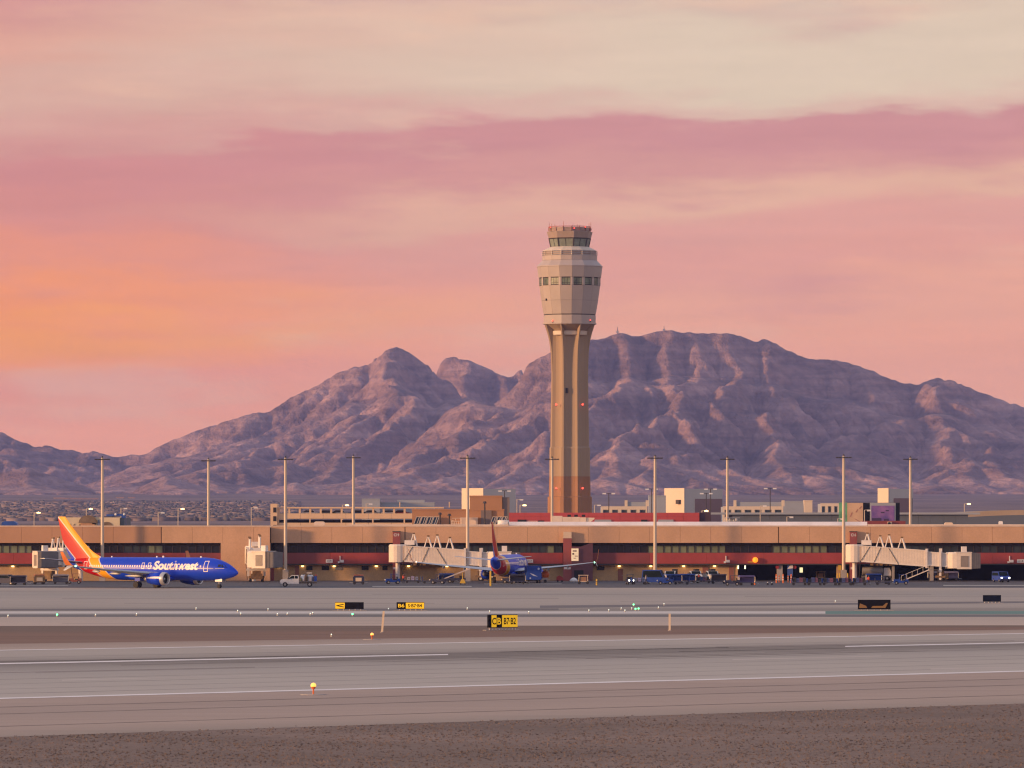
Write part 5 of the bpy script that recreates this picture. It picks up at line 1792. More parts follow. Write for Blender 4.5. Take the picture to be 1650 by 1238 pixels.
# ------------------------------------------------------------------ jets
def livery_material():
    m = bpy.data.materials.new('jet_livery_paint')
    m.use_nodes = True
    N, L = m.node_tree.nodes, m.node_tree.links
    b = N['Principled BSDF']
    b.inputs['Roughness'].default_value = 0.42
    b.inputs['Specular IOR Level'].default_value = 0.3
    t = N.new('ShaderNodeTexCoord')
    s = N.new('ShaderNodeSeparateXYZ')
    L.new(t.outputs['Object'], s.inputs[0])

    def mt(op, a, c):
        n = N.new('ShaderNodeMath')
        n.operation = op
        for i, v in enumerate((a, c)):
            if isinstance(v, (int, float)):
                n.inputs[i].default_value = v
            else:
                L.new(v, n.inputs[i])
        return n.outputs[0]
    # distance behind the nose minus height: bands lean back as they rise
    bow = mt('MULTIPLY', mt('POWER', mt('MAXIMUM', mt('SUBTRACT', 5.0, s.outputs[2]), 0.0), 2.0), 0.0)
    q = mt('ADD', mt('SUBTRACT', mt('MULTIPLY', s.outputs[0], -1.0), s.outputs[2]), bow)
    f = mt('DIVIDE', mt('SUBTRACT', q, 20.0), 16.0)
    r = N.new('ShaderNodeValToRGB')
    r.color_ramp.interpolation = 'CONSTANT'
    e = r.color_ramp.elements
    stops = [(0.0, (0.008, 0.050, 0.58)), (24.55, (0.55, 0.55, 0.58)), (24.8, (0.88, 0.40, 0.006)), (26.9, (0.75, 0.62, 0.52)), (27.2, (0.66, 0.05, 0.006)), (27.7, (0.50, 0.002, 0.004)), (30.4, (0.55, 0.55, 0.58)), (30.65, (0.008, 0.050, 0.58))]
    e[0].position, e[0].color = 0, stops[0][1] + (1,)
    e[1].position, e[1].color = (stops[1][0] - 20) / 16, stops[1][1] + (1,)
    for p, c in stops[2:]:
        k = e.new((p - 20) / 16)
        k.color = c + (1,)
    L.new(f, r.inputs[0])
    n = N.new('ShaderNodeTexNoise')
    n.inputs['Scale'].default_value = 0.7
    n.inputs['Detail'].default_value = 4
    L.new(t.outputs['Object'], n.inputs['Vector'])
    mr_ = N.new('ShaderNodeMapRange')
    mr_.inputs['To Min'].default_value = 0.9
    mr_.inputs['To Max'].default_value = 1.1
    L.new(n.outputs['Fac'], mr_.inputs['Value'])
    mx = N.new('ShaderNodeMixRGB')
    mx.blend_type = 'MULTIPLY'
    mx.inputs[0].default_value = 1
    L.new(r.outputs[0], mx.inputs[1])
    L.new(mr_.outputs[0], mx.inputs[2])
    L.new(mx.outputs[0], b.inputs['Base Color'])
    return m


m_liv = livery_material()
m_blue = mat('jet_blue_paint', (0.008, 0.050, 0.58), 0.4, var=0.06, spec=0.25)
m_wing = mat('jet_wing_grey', (0.40, 0.43, 0.47), 0.4, 0.2, var=0.08, scale=0.5)
m_lip = mat('polished_inlet_lip', (0.62, 0.60, 0.58), 0.3, 0.6, var=0.05)
m_fan = mat('dark_fan', (0.02, 0.022, 0.028), 0.5)
m_win = mat('cabin_window', (0.75, 0.58, 0.50), 0.3, emit=(1.0, 0.72, 0.55), estr=0.25)
m_wtxt = mat('jet_white_lettering', (0.85, 0.78, 0.72), 0.45)
FUS = [(0.0, 0.05, 2.66), (0.15, 0.22, 2.67), (0.5, 0.48, 2.71), (1.1, 0.82, 2.80), (1.9, 1.16, 2.93), (2.9, 1.47, 3.07), (4.0, 1.71, 3.19), (5.4, 1.88, 3.28), (7.0, 1.95, 3.32), (12, 1.95, 3.32), (19, 1.95, 3.32), (25, 1.95, 3.32),
       (27.2, 1.90, 3.36), (29.5, 1.72, 3.50), (31.8, 1.44, 3.72), (34.0, 1.10, 3.98), (35.9, 0.76, 4.22), (37.3, 0.46, 4.40), (38.0, 0.25, 4.48), (38.2, 0.10, 4.50)]
_fd = [f[0] for f in FUS]


def fus(d):
    return float(np.interp(d, _fd, [f[1] for f in FUS])), float(np.interp(d, _fd, [f[2] for f in FUS]))


def hull_y(d, z):
    r, zc = fus(d)
    q = 1 - ((z - zc) / (r * 1.03)) ** 2
    return r * 0.97 * math.sqrt(max(q, 0.02))


def airfoil(le, chord, y, z, th, n=9):
    """section in the plane of constant y; le = distance behind nose"""
    up, lo = [], []
    for k in range(n):
        t = 0.5 - 0.5 * math.cos(math.pi * k / (n - 1))
        yt = 5 * th * (0.2969 * math.sqrt(t) - 0.126 * t - 0.3516 * t * t + 0.2843 * t ** 3 - 0.1036 * t ** 4)
        up.append((-(le + t * chord), y, z + yt * chord + 0.02 * chord * math.sin(math.pi * t)))
        lo.append((-(le + t * chord), y, z - yt * chord * 0.8 + 0.02 * chord * math.sin(math.pi * t)))
    return up + lo[-2:0:-1]


def make_jet(name, label, loc, rz, fin_top=12.45, gear_steer=0.0, slats=True, nose=True):
    r = thing(name, label, 'airliner', loc, rz, 'blue twin-jet airliners')
    # fuselage
    n = 36
    ds = np.concatenate([[f[0] for f in FUS[:8]], np.linspace(7, 25, 7), np.linspace(26, 37.3, 14), [38.0, 38.2]])
    rings = []
    for d in ds:
        rad, zc = fus(d)
        rings.append([(-d, rad * 0.97 * math.cos(2 * math.pi * k / n), zc + rad * 1.03 * math.sin(2 * math.pi * k / n)) for k in range(n)])
    MB().loft(rings).build('fuselage', m_liv, r, 'all')
    # belly fairing
    MB().loft([[(-d, w * math.cos(2 * math.pi * k / 16), 1.75 + h * math.sin(2 * math.pi * k / 16)) for k in range(16)] for d, w, h in ((12.2, 0.5, 0.1), (13.5, 1.7, 0.45), (16, 2.1, 0.62), (20, 2.1, 0.62), (22.5, 1.5, 0.4), (24, 0.5, 0.1))]).build('belly_fairing', m_blue, r, 'all')
    # fin
    fz = fin_top
    def finsec(le, te, z, th):
        c = te - le
        pts = []
        for k in range(7):
            t = 0.5 - 0.5 * math.cos(math.pi * k / 6)
            pts.append((t, 5 * th * (0.2969 * math.sqrt(t) - 0.126 * t - 0.3516 * t * t + 0.2843 * t ** 3 - 0.1036 * t ** 4) * c))
        return [(-(le + t * c), y, z) for t, y in pts] + [(-(le + t * c), -y, z) for t, y in pts[-2:0:-1]]
    MB().loft([finsec(31.0, 36.4, 4.6, 0.07), finsec(32.0, 37.3, 6.0, 0.07), finsec(34.2, 38.5, 8.4, 0.08), finsec(36.6, 39.2, 10.9, 0.08), finsec(37.9, 39.55, fz, 0.08)]).build('tail_fin', m_liv, r, True)
    MB().loft([finsec(28.6, 33.5, 4.9, 0.06), finsec(30.3, 33.6, 5.55, 0.05), finsec(31.6, 33.9, 6.2, 0.05), finsec(32.7, 34.3, 7.0, 0.04), finsec(33.6, 34.6, 7.8, 0.03)]).build('dorsal_fin', m_liv, r, True)
    # tailplane, wings, winglets, engines
    for sd in (-1, 1):
        MB().loft([airfoil(33.0, 3.9, sd * 0.5, 4.35, 0.09), airfoil(34.9, 2.6, sd * 3.9, 4.72, 0.09), airfoil(36.8, 1.25, sd * 7.15, 5.08, 0.09)]).build('tailplane', m_wing, r, True)
        w = MB().loft([airfoil(13.3, 8.2, sd * 1.3, 2.15, 0.115), airfoil(15.6, 5.2, sd * 5.4, 2.58, 0.11), airfoil(19.2, 3.1, sd * 11.4, 3.20, 0.10), airfoil(22.35, 1.65, sd * 16.9, 3.85, 0.10)]).build('wing', m_wing, r, True)
        for yy in (3.6, 8.0, 11.8):
            le = np.interp(yy, [1.3, 5.4, 11.4, 16.9], [13.3, 15.6, 19.2, 22.35])
            ch = np.interp(yy, [1.3, 5.4, 11.4, 16.9], [8.2, 5.2, 3.1, 1.65])
            zz = np.interp(yy, [1.3, 5.4, 11.4, 16.9], [2.15, 2.58, 3.20, 3.85])
            d0, d1 = le + ch * 0.5, le + ch * 1.12
            MB().loft([[(-(d0 + (d1 - d0) * t), sd * yy + 0.20 * s_ * math.cos(a), zz - 0.30 + 0.26 * s_ * math.sin(a)) for a in [2 * math.pi * k / 8 for k in range(8)]] for t, s_ in ((0, 0.1), (0.2, 0.8), (0.5, 1.0), (0.8, 0.7), (1, 0.1))]).build('flap_track_fairing', m_wing, w, 'all')
        wl_ = MB().loft([airfoil(22.35, 1.65, sd * 16.95, 3.88, 0.09), airfoil(22.75, 1.45, sd * 17.4, 4.05, 0.08), airfoil(23.2, 1.2, sd * 17.7, 4.55, 0.07), airfoil(24.3, 0.62, sd * 18.05, 6.35, 0.06)]).build('winglet', mat('winglet_orange', (0.62, 0.17, 0.03), 0.35), r, True)
        MB().loft([airfoil(22.6, 1.4, sd * 17.3, 3.92, 0.06), airfoil(24.0, 0.5, sd * 17.75, 3.15, 0.06)]).build('winglet_strake', m_wing, wl_, True)
        MB().ball((-22.4, sd * 16.95, 3.9), 0.16).build('tip_light', mat('tip_light_green', (0.3, 0.9, 0.5), 0.4, emit=(0.35, 1.0, 0.6), estr=5.0) if sd < 0 else mat('tip_light_red', (0.9, 0.5, 0.3), 0.4, emit=(1.0, 0.6, 0.35), estr=5.0), wl_, True)
        ey, ez = sd * 4.85, 1.62
        prof = [(11.95, 0.96), (11.85, 1.04), (12.0, 1.12), (12.6, 1.20), (13.6, 1.18), (14.8, 1.02), (15.7, 0.82), (15.7, 0.6)]
        ring = lambda d, rr: [(-d, ey + rr * math.cos(2 * math.pi * k / 24), ez + rr * (0.96 if math.sin(2 * math.pi * k / 24) < 0 else 1.0) * math.sin(2 * math.pi * k / 24)) for k in range(24)]
        en = MB().loft([ring(d, rr) for d, rr in prof[3:]]).build('engine', m_blue, r, 'all')
        MB().loft([ring(d, rr) for d, rr in ((12.35, 0.88), (11.98, 0.93), (11.85, 1.02), (11.95, 1.10), (12.2, 1.165), (12.61, 1.203))], caps=False).build('inlet_lip', m_lip, en, 'all')
        MB().loft([ring(12.6, 0.9), ring(12.5, 0.88)]).build('fan', m_fan, en)
        MB().loft([[(-(12.15 + t), ey + rr * math.cos(2 * math.pi * k / 12), ez + rr * math.sin(2 * math.pi * k / 12)) for k in range(12)] for t, rr in ((0, 0.02), (0.18, 0.2), (0.36, 0.3))]).build('spinner', m_wing, en, 'all')
        MB().loft([ring(15.6, 0.55), ring(16.6, 0.32)]).build('exhaust_cone', m_steel, en, 'all')
        MB().prism([(-13.0, 2.55), (-14.5, 2.75), (-17.0, 2.55), (-16.8, 2.2), (-14.0, 2.3)], ey - 0.2, ey + 0.2).build('pylon', m_blue, en)
        sw = MB()
        sw.loft([[(-d, ey - sd * 0 + 1.205 * rr * math.cos(a), ez + 1.205 * rr * math.sin(a)) for a in (math.radians(150 if sd < 0 else 30) + math.radians(v) for v in (-3, 3))] for d, rr in ((12.7, 1.0), (13.6, 0.985), (14.6, 0.885))], caps=False, closed=False) if False else None
        ys_ = -1
        pts = []
        for d, rr in ((12.65, 1.203), (13.6, 1.183), (14.7, 1.045), (15.4, 0.9)):
            pts.append([(-d, ey + ys_ * (rr + 0.012) * math.cos(a), ez + (rr + 0.012) * math.sin(a)) for a in (math.radians(4), math.radians(12), math.radians(20))])
        MB().loft(pts, caps=False, closed=False).build('engine_stripe', m_wtxt, en)
        # main gear
        gy_ = sd * 2.86
        g = MB()
        g.tube((-19.7, gy_, 0.55), (-19.5, gy_ * 0.98, 2.3), 0.16, n=8)
        g.tube((-19.7, gy_ - 0.35, 0.57), (-19.7, gy_ + 0.35, 0.57), 0.12, n=8)
        g.tube((-19.6, gy_, 1.2), (-19.0, gy_ * 0.6, 2.2), 0.08, n=6)
        go = g.build('main_gear', m_steel, r)
        MB().bb(-20.2, -19.1, gy_ + sd * 0.1, gy_ + sd * 0.14, 1.2, 2.3).build('gear_door', m_blue, go)
        for o_ in (-0.42, 0.42):
            wq = MB().tube((-19.7, gy_ + o_ - 0.18, 0.56), (-19.7, gy_ + o_ + 0.18, 0.56), 0.56, n=18).build('wheel', m_black, go)
    g = MB()
    g.tube((-4.1, 0, 0.35), (-4.2, 0, 1.9), 0.11, n=8)
    g.tube((-4.1, -0.25, 0.36), (-4.1, 0.25, 0.36), 0.07, n=6)
    go = g.build('nose_gear', m_steel, r)
    MB().bb(-4.6, -3.1, -0.55, -0.5, 1.15, 1.7).build('gear_door', m_wing, go)
    MB().bb(-4.6, -3.1, 0.5, 0.55, 1.15, 1.7).build('gear_door', m_wing, go)
    for o_ in (-0.2, 0.2):
        MB().tube((-4.1, o_ - 0.1, 0.35), (-4.1, o_ + 0.1, 0.35), 0.35, n=16).build('wheel', m_black, go)
    # cabin windows, doors, cockpit glass, lettering on both sides
    for sd in (-1, 1):
        wb = MB()
        d = 6.8
        while d < 31.5:
            if not 7.0 < d < 17.2:
                pts = []
                for dd, zz in ((d - 0.13, 3.62), (d + 0.13, 3.62), (d + 0.13, 3.95), (d - 0.13, 3.95)):
                    pts.append((-dd, sd * (hull_y(dd, zz) + 0.012), zz))
                wb.add(pts, [(0, 1, 2, 3)])
            d += 0.51
        wo_ = wb.build('cabin_window_row', m_win, r)
        wo_['kind'] = 'stuff'
        def outline(d0, d1, z0, z1, w, name):
            b = MB()
            def quad(a0, a1, b0, b1, nseg=6):
                for k in range(nseg):
                    u0, u1 = k / nseg, (k + 1) / nseg
                    zz0, zz1 = b0 + (b1 - b0) * u0, b0 + (b1 - b0) * u1
                    b.add([(-dd, sd * (hull_y(dd, zz) + 0.016), zz) for dd, zz in ((a0, zz0), (a1, zz0), (a1, zz1), (a0, zz1))], [(0, 1, 2, 3)])
            quad(d0, d0 + w, z0, z1)
            quad(d1 - w, d1, z0, z1)
            quad(d0 + w, d1 - w, z0, z0 + w, 1)
            quad(d0 + w, d1 - w, z1 - w, z1, 1)
            b.build(name, m_wtxt, r)
        outline(5.25, 6.15, 2.85, 4.75, 0.11, 'front_door')
        outline(17.6, 18.2, 3.3, 4.4, 0.10, 'overwing_exit')
        outline(19.0, 19.6, 3.3, 4.4, 0.10, 'overwing_exit')
        outline(32.0, 32.8, 3.2, 4.6, 0.09, 'rear_door')
        # name on the side
        vs, fs, w_, h_ = text_shape('Southwest', 1.0, 0.042, 0.0, 0.12)
        d_front, d_back, za, zb_ = 7.3, 17.0, 3.16, 4.72
        L_ = d_back - d_front
        pts = []
        for v in vs:
            u = v[0] / w_
            dd = d_back - u * L_ if sd < 0 else d_front + u * L_
            zz = za + (zb_ - za) * v[1] / h_
            pts.append((-dd, sd * (hull_y(dd, zz) + 0.03), zz))
        MB().add(pts, fs).build('airline_name', m_wtxt, r)
        cw = MB()
        for d0, d1, z0, z1 in ((1.75, 2.25, 3.62, 3.98), (2.3, 2.85, 3.66, 4.12), (2.9, 3.4, 3.72, 4.15)):
            cw.add([(-dd, sd * (hull_y(dd, zz) + 0.02), zz) for dd, zz in ((d0, z0), (d1, z0), (d1, z1), (d0, z1))], [(0, 1, 2, 3)])
        cw.build('cockpit_window', m_glassD, r)
        st = MB()
        for k in range(40):
            d0, d1 = 2.2 + k * 0.74, 2.2 + (k + 1) * 0.74
            st.add([(-dd, sd * (hull_y(dd, zz) + 0.008), zz) for dd, zz in ((d0, 3.40), (d1, 3.40), (d1, 3.49), (d0, 3.49))], [(0, 1, 2, 3)])
        st.build('cheat_line', mat('silver_cheat_line', (0.50, 0.47, 0.50), 0.4), r)
    for d, c, sz in ((16.2, m_white, 0.18), (8.0, m_white, 0.16), (27.5, m_white, 0.14), (17.6, m_white, 0.15)):
        rad, zc = fus(d)
        MB().prism([(-d - sz, zc + rad * 1.02), (-d + sz, zc + rad * 1.02), (-d + sz * 0.3, zc + rad * 1.02 + sz * 1.6), (-d - sz * 0.6, zc + rad * 1.02 + sz * 1.6)], -0.06 - sz * 0.3, 0.06 + sz * 0.3).build('blade_antenna' if c is m_white else 'beacon', c if c is m_white else mat('beacon_amber', (0.8, 0.3, 0.05), 0.4, emit=(1, 0.38, 0.05), estr=1.0), r)
    return r


YJ = 985.0
make_jet('taxiing_airliner', 'blue airliner with red and yellow tail taxiing at the left', (PX(384, YJ), YJ, 0.03), math.radians(-33.5))
J2 = (PX(842, 1092), 1092.0, 0.03)
make_jet('parked_airliner', 'blue airliner seen from behind, parked nose-in at the gate', (J2[0], J2[1], 0.03), math.radians(90 - 8.5), fin_top=11.5)


# ------------------------------------------------------------------ ground vehicles and equipment
YA = GY(942)
def gpos(px, py):
    Y = GY(py)
    return (PX(px, Y), Y, 0.03)


m_vwhite = mat('vehicle_white', (0.72, 0.71, 0.70), 0.35, var=0.06)
m_vblue = mat('vehicle_blue', (0.02, 0.06, 0.30), 0.6, var=0.15, spec=0.2)
m_vdark = mat('vehicle_navy', (0.03, 0.035, 0.075), 0.4, var=0.2)
m_head = mat('lit_headlight', (1, 1, 0.9), 0.3, emit=(1, 0.96, 0.85), estr=6.0)
m_glz = mat('vehicle_glass', (0.012, 0.02, 0.022), 0.5, var=0.3, spec=0.05)


def wheels(r, xs, w, rad, wid=0.26):
    for x in xs:
        for sy in (-1, 1):
            y = sy * (w / 2 - wid / 2)
            o = MB().tube((x, y - wid / 2, rad), (x, y + wid / 2, rad), rad, n=14).build('wheel', m_black, r)
            MB().tube((x, y - wid / 2 - 0.02, rad), (x, y + wid / 2 + 0.02, rad), rad * 0.5, n=10).build('rim', m_steel, o)


def truck(label, loc, rz, body='tank', paint=None, lit=False, group='white service trucks', S=1.0):
    """pickup-cab truck heading +x, about 6.4 m long"""
    paint = paint or m_vwhite
    r = thing('service_truck', label, 'truck', loc, rz, group)
    cab = MB()
    cab.prism([(0.6, 0.55), (3.15, 0.55), (3.22, 0.95), (3.1, 1.28), (1.95, 1.42), (1.25, 2.02), (0.05, 2.05), (-0.1, 1.4), (-0.1, 0.55)], -1.0, 1.0)
    c = cab.build('cab', paint, r)
    MB().prism([(1.78, 1.46), (1.18, 1.95), (0.72, 1.95), (0.72, 1.46)], -1.012, 1.012).build('side_window', m_glz, c)
    MB().prism([(0.62, 1.46), (0.62, 1.95), (0.12, 1.95), (0.05, 1.46)], -1.012, 1.012).build('side_window', m_glz, c)
    ws = MB()
    ws.add([(1.93, -0.88, 1.45), (1.93, 0.88, 1.45), (1.29, 0.82, 1.99), (1.29, -0.82, 1.99), (1.97, -0.88, 1.48), (1.97, 0.88, 1.48), (1.33, 0.82, 2.02), (1.33, -0.82, 2.02)], [(0, 1, 2, 3), (7, 6, 5, 4), (0, 4, 5, 1), (1, 5, 6, 2), (2, 6, 7, 3), (3, 7, 4, 0)])
    ws.build('windscreen', m_glz, c)
    MB().bb(3.16, 3.30, -0.98, 0.98, 0.45, 0.72).build('bumper', m_jetd, r)
    MB().bb(3.14, 3.24, -0.6, 0.6, 0.78, 1.18).build('grille', m_dark, c)
    for sy in (-1, 1):
        MB().bb(3.13, 3.235, sy * 0.78 - 0.16, sy * 0.78 + 0.16, 0.88, 1.12).build('headlight', m_head if lit else m_lip, c)
        MB().bb(1.75, 1.85, sy * 1.15 - 0.12, sy * 1.15 + 0.12, 1.35, 1.65).build('mirror', m_dark, c)
    MB().bb(-3.3, 0.6, -0.85, 0.85, 0.55, 0.8).build('chassis', m_jetd, r)
    if body == 'tank':
        MB().bb(-3.3, -0.2, -1.05, 1.05, 0.82, 0.95).build('flatbed', m_jetd, r)
        for x, rr in ((-0.85, 0.52), (-2.05, 0.62)):
            t = MB().lathe([(rr * 0.8, 0.96), (rr, 1.05), (rr, 1.85), (rr * 0.7, 2.1), (0.2, 2.15)], 16, c=(x, 0.0, 0)).build('water_tank', m_lip, r, True)
            MB().tube((x, 0, 2.14), (x, 0, 2.26), 0.2, n=10).build('tank_cap', m_dark, t)
        MB().bb(-1.42, -1.36, -1.0, 1.0, 0.96, 2.2).build('rack', m_mech, r)
        MB().bb(-3.25, -2.75, -0.95, 0.95, 0.96, 1.9).build('pump_box', m_vblue, r)
        MB().tube((-3.1, -0.9, 1.9), (-3.1, 0.9, 2.05), 0.18, n=8).build('hose_reel', m_redB, r)
        lb_ = MB().box((-1.9, 0, 2.45), (0.9, 0.25, 0.12)).build('light_bar', m_white, r)
        MB().tube((-1.9, 0, 0.96), (-1.9, 0, 2.4), 0.05, n=6).build('bar_post', m_steel, lb_)
        MB().bb(-0.5, -0.3, -1.08, 0.9, 1.0, 1.5).build('tool_box', mat('olive_box', (0.2, 0.2, 0.08), 0.6), r)
    elif body == 'bed':
        b = MB()
        b.bb(-3.2, -0.15, -1.0, -0.9, 0.82, 1.35)
        b.bb(-3.2, -0.15, 0.9, 1.0, 0.82, 1.35)
        b.bb(-3.25, -3.15, -1.0, 1.0, 0.82, 1.35)
        b.bb(-3.2, -0.15, -0.9, 0.9, 0.81, 0.88)
        b.build('cargo_bed', paint, r)
        MB().bb(-2.4, -0.5, 0.2, 1.05, 0.9, 2.4).build('rear_equipment', m_dark, r)
        MB().bb(-2.9, -0.6, -0.85, 0.1, 0.9, 1.7).build('bed_load', m_steel, r)
    wheels(r, (2.35, -2.0), 2.0, 0.42)
    return r


truck('white flatbed truck with two steel tanks driving on the apron', gpos(481, 946.0), math.radians(180), 'tank')
truck('white pickup facing us, left of the three parked trucks', gpos(1081, 937.6), math.radians(-98), 'bed')
truck('white pickup facing us, middle of the three parked trucks', gpos(1119, 937.6), math.radians(-82), 'bed')
truck('white pickup facing us, right of the three parked trucks', gpos(1145.5, 937.6), math.radians(-78), 'bed')


def van(label, loc, rz, paint, tall=2.1, lit=False):
    r = thing('van', label, 'van', loc, rz, 'vans on the apron')
    b = MB()
    b.prism([(-2.5, 0.35), (2.4, 0.35), (2.5, 0.8), (2.35, 1.1), (1.55, 1.2), (0.95, tall), (-2.35, tall), (-2.5, 1.2)], -0.98, 0.98)
    bo = b.build('body', paint, r)
    MB().prism([(1.42, 1.25), (0.9, tall - 0.18), (-2.2, tall - 0.18), (-2.35, 1.25)], -0.995, 0.995).build('side_windows', m_glz, bo)
    ws = MB()
    ws.add([(1.56, -0.86, 1.24), (1.56, 0.86, 1.24), (1.02, 0.8, tall - 0.08), (1.02, -0.8, tall - 0.08), (1.60, -0.86, 1.26), (1.60, 0.86, 1.26), (1.06, 0.8, tall - 0.05), (1.06, -0.8, tall - 0.05)], [(0, 1, 2, 3), (7, 6, 5, 4), (0, 4, 5, 1), (1, 5, 6, 2), (2, 6, 7, 3), (3, 7, 4, 0)])
    ws.build('windscreen', m_glz, bo)
    for sy in (-1, 1):
        MB().bb(2.38, 2.50, sy * 0.75 - 0.17, sy * 0.75 + 0.17, 0.72, 0.95).build('headlight', m_head if lit else m_lip, bo)
    MB().bb(2.42, 2.56, -0.95, 0.95, 0.35, 0.6).build('bumper', m_vdark, bo)
    wheels(r, (1.6, -1.6), 1.96, 0.36)
    return r


van('bright blue van with lit headlights in the bay at the far right', gpos(1613, 938.5), math.radians(-75), mat('bright_vehicle_blue', (0.03, 0.07, 0.36), 0.4), 2.0, True)
van('blue van with dark roof behind the baggage tug', gpos(1057, 941.5), math.radians(-12), m_vblue, 2.6)
van('navy crew van at the left picture edge', gpos(8, 943), math.radians(-20), m_vdark, 1.9)


def tug(label, loc, rz, paint=None, lit=False):
    r = thing('baggage_tug', label, 'tug', loc, rz, 'baggage tugs')
    b = MB()
    b.prism([(-1.3, 0.35), (1.35, 0.35), (1.4, 0.95), (0.25, 1.0), (0.1, 0.7), (-0.7, 0.7), (-0.8, 1.0), (-1.3, 1.0)], -0.65, 0.65)
    bo = b.build('body', paint or m_vdark, r)
    MB().bb(-0.75, -0.15, -0.5, 0.5, 0.72, 0.9).build('seat', m_black, r)
    MB().bb(-0.85, -0.7, -0.5, 0.5, 0.9, 1.35).build('backrest', m_black, r)
    sw = MB()
    sw.tube((0.25, 0, 0.95), (0.05, 0, 1.2), 0.03, n=5)
    sw.tube((0.03, 0, 1.18), (0.0, 0, 1.22), 0.19, n=10)
    sw.build('steering_wheel', m_black, r)
    f = MB()
    for sx in (-0.9, 0.35):
        for sy in (-0.6, 0.6):
            f.tube((sx, sy, 0.95), (sx * 0.95, sy, 1.8), 0.035, n=5)
    f.bb(-0.95, 0.4, -0.64, 0.64, 1.80, 1.86)
    f.build('canopy', paint or m_vdark, r)
    for sy in (-0.42, 0.42):
        MB().ball((1.42, sy, 0.75), 0.15).build('headlight', m_head if lit else m_lip, bo, True)
    wheels(r, (0.9, -0.85), 1.3, 0.32, 0.22)
    return r


def cart(label, loc, rz, style='cover', paint=None):
    """baggage cart about 3 m long along x"""
    r = thing('baggage_cart', label, 'baggage cart', loc, rz, 'baggage carts on the apron')
    paint = paint or m_vblue
    MB().bb(-1.5, 1.5, -0.75, 0.75, 0.42, 0.54).build('deck', m_vdark, r)
    t = MB()
    t.tube((1.5, 0, 0.45), (2.2, 0, 0.3), 0.05, n=5)
    t.build('tow_bar', m_steel, r)
    for x in (-1.05, 1.05):
        for sy in (-0.62, 0.62):
            MB().tube((x, sy - 0.09, 0.23), (x, sy + 0.09, 0.23), 0.23, n=10).build('wheel', m_black, r)
    if style == 'cover':
        f = MB()
        for x in (-1.45, 1.45):
            for sy in (-0.7, 0.7):
                f.tube((x, sy, 0.54), (x, sy, 1.62), 0.04, n=5)
        f.build('frame', m_steel, r)
        MB().prism([(-1.52, 1.55), (1.52, 1.55), (1.35, 1.78), (-1.35, 1.78)], -0.78, 0.78).build('canopy', paint, r)
        MB().bb(-1.4, 1.4, 0.5, 0.56, 0.56, 1.54).build('rear_curtain', paint, r)
        MB().bb(-1.44, -1.38, -0.7, 0.49, 0.56, 1.4).build('end_panel', paint, r)
    else:
        f = MB()
        f.bb(-1.5, -1.42, -0.7, 0.7, 0.55, 1.25)
        f.bb(1.42, 1.5, -0.7, 0.7, 0.55, 1.25)
        f.build('end_rail', paint, r)
    return r


BAGM = [mat('luggage_%s' % n, c, 0.7, var=0.15) for n, c in (('navy', (0.05, 0.07, 0.2)), ('slate', (0.18, 0.21, 0.32)), ('plum', (0.17, 0.07, 0.12)), ('grey', (0.26, 0.26, 0.32)), ('black', (0.03, 0.03, 0.035)), ('lilac', (0.28, 0.26, 0.42)))]


def bags(loc, rz, n, labels, dz=0.54):
    """suitcases lying on a cart deck, each its own thing"""
    ca, sa = math.cos(rz), math.sin(rz)
    for k in range(n):
        x = -1.15 + 2.3 * (k + 0.5) / n
        y = random.uniform(-0.2, 0.1)
        w, d, h = random.uniform(0.5, 0.62), random.uniform(0.6, 0.9), random.uniform(0.6, 0.95)
        mi = (k * 2 + n) % len(BAGM)
        nm = ('navy', 'slate', 'plum', 'grey', 'black', 'lilac')[mi]
        t = thing('suitcase', '%s suitcase on the %s, %s' % (nm, labels, ('first', 'second', 'third', 'fourth', 'fifth')[k] + ' from left'), 'suitcase', (loc[0] + ca * x - sa * y, loc[1] + sa * x + ca * y, loc[2] + dz), rz, 'luggage on the carts')
        e = 0.07
        MB().loft([[(-w / 2 + e, -d / 2, 0.02), (w / 2 - e, -d / 2, 0.02), (w / 2 - e, d / 2, 0.02), (-w / 2 + e, d / 2, 0.02)], [(-w / 2, -d / 2, e), (w / 2, -d / 2, e), (w / 2, d / 2, e), (-w / 2, d / 2, e)], [(-w / 2, -d / 2, h - e), (w / 2, -d / 2, h - e), (w / 2, d / 2, h - e), (-w / 2, d / 2, h - e)], [(-w / 2 + e, -d / 2, h), (w / 2 - e, -d / 2, h), (w / 2 - e, d / 2, h), (-w / 2 + e, d / 2, h)]]).build('shell', BAGM[mi], t)
        MB().bb(-0.12, 0.12, -d / 2 - 0.04, -d / 2 - 0.002, h * 0.45, h * 0.55).build('handle', m_black, t)


tug('baggage tug with two bright headlights in front of the ochre wall', gpos(1015.5, 942.2), math.radians(-82), None, True)
cart('open cart with luggage next to the lit tug', gpos(1030, 942.3), math.radians(8), 'open')
bags(gpos(1030, 942.3), math.radians(8), 3, 'cart by the lit tug')
cart('blue covered cart right of the blue van', gpos(1086, 941), 0.05, 'cover', m_vblue)
cart('second blue covered cart right of the blue van', gpos(1108, 940.5), 0.0, 'cover', m_vblue)
cart('open blue cart in front of the parked pickups', gpos(1133, 940.3), 0.0, 'open', m_vblue)
bags(gpos(1133, 940.3), 0.0, 4, 'cart in front of the parked pickups')
tug('navy tug pulling the cart by the open baggage bay', gpos(1180, 944), math.radians(180), None)
cart('purple covered cart with white top by the open baggage bay', gpos(1203, 943.5), 0.1, 'cover', mat('violet_canvas', (0.12, 0.10, 0.28), 0.7, var=0.2))
names = ('leftmost', 'second from left', 'middle', 'fourth from left', 'rightmost')
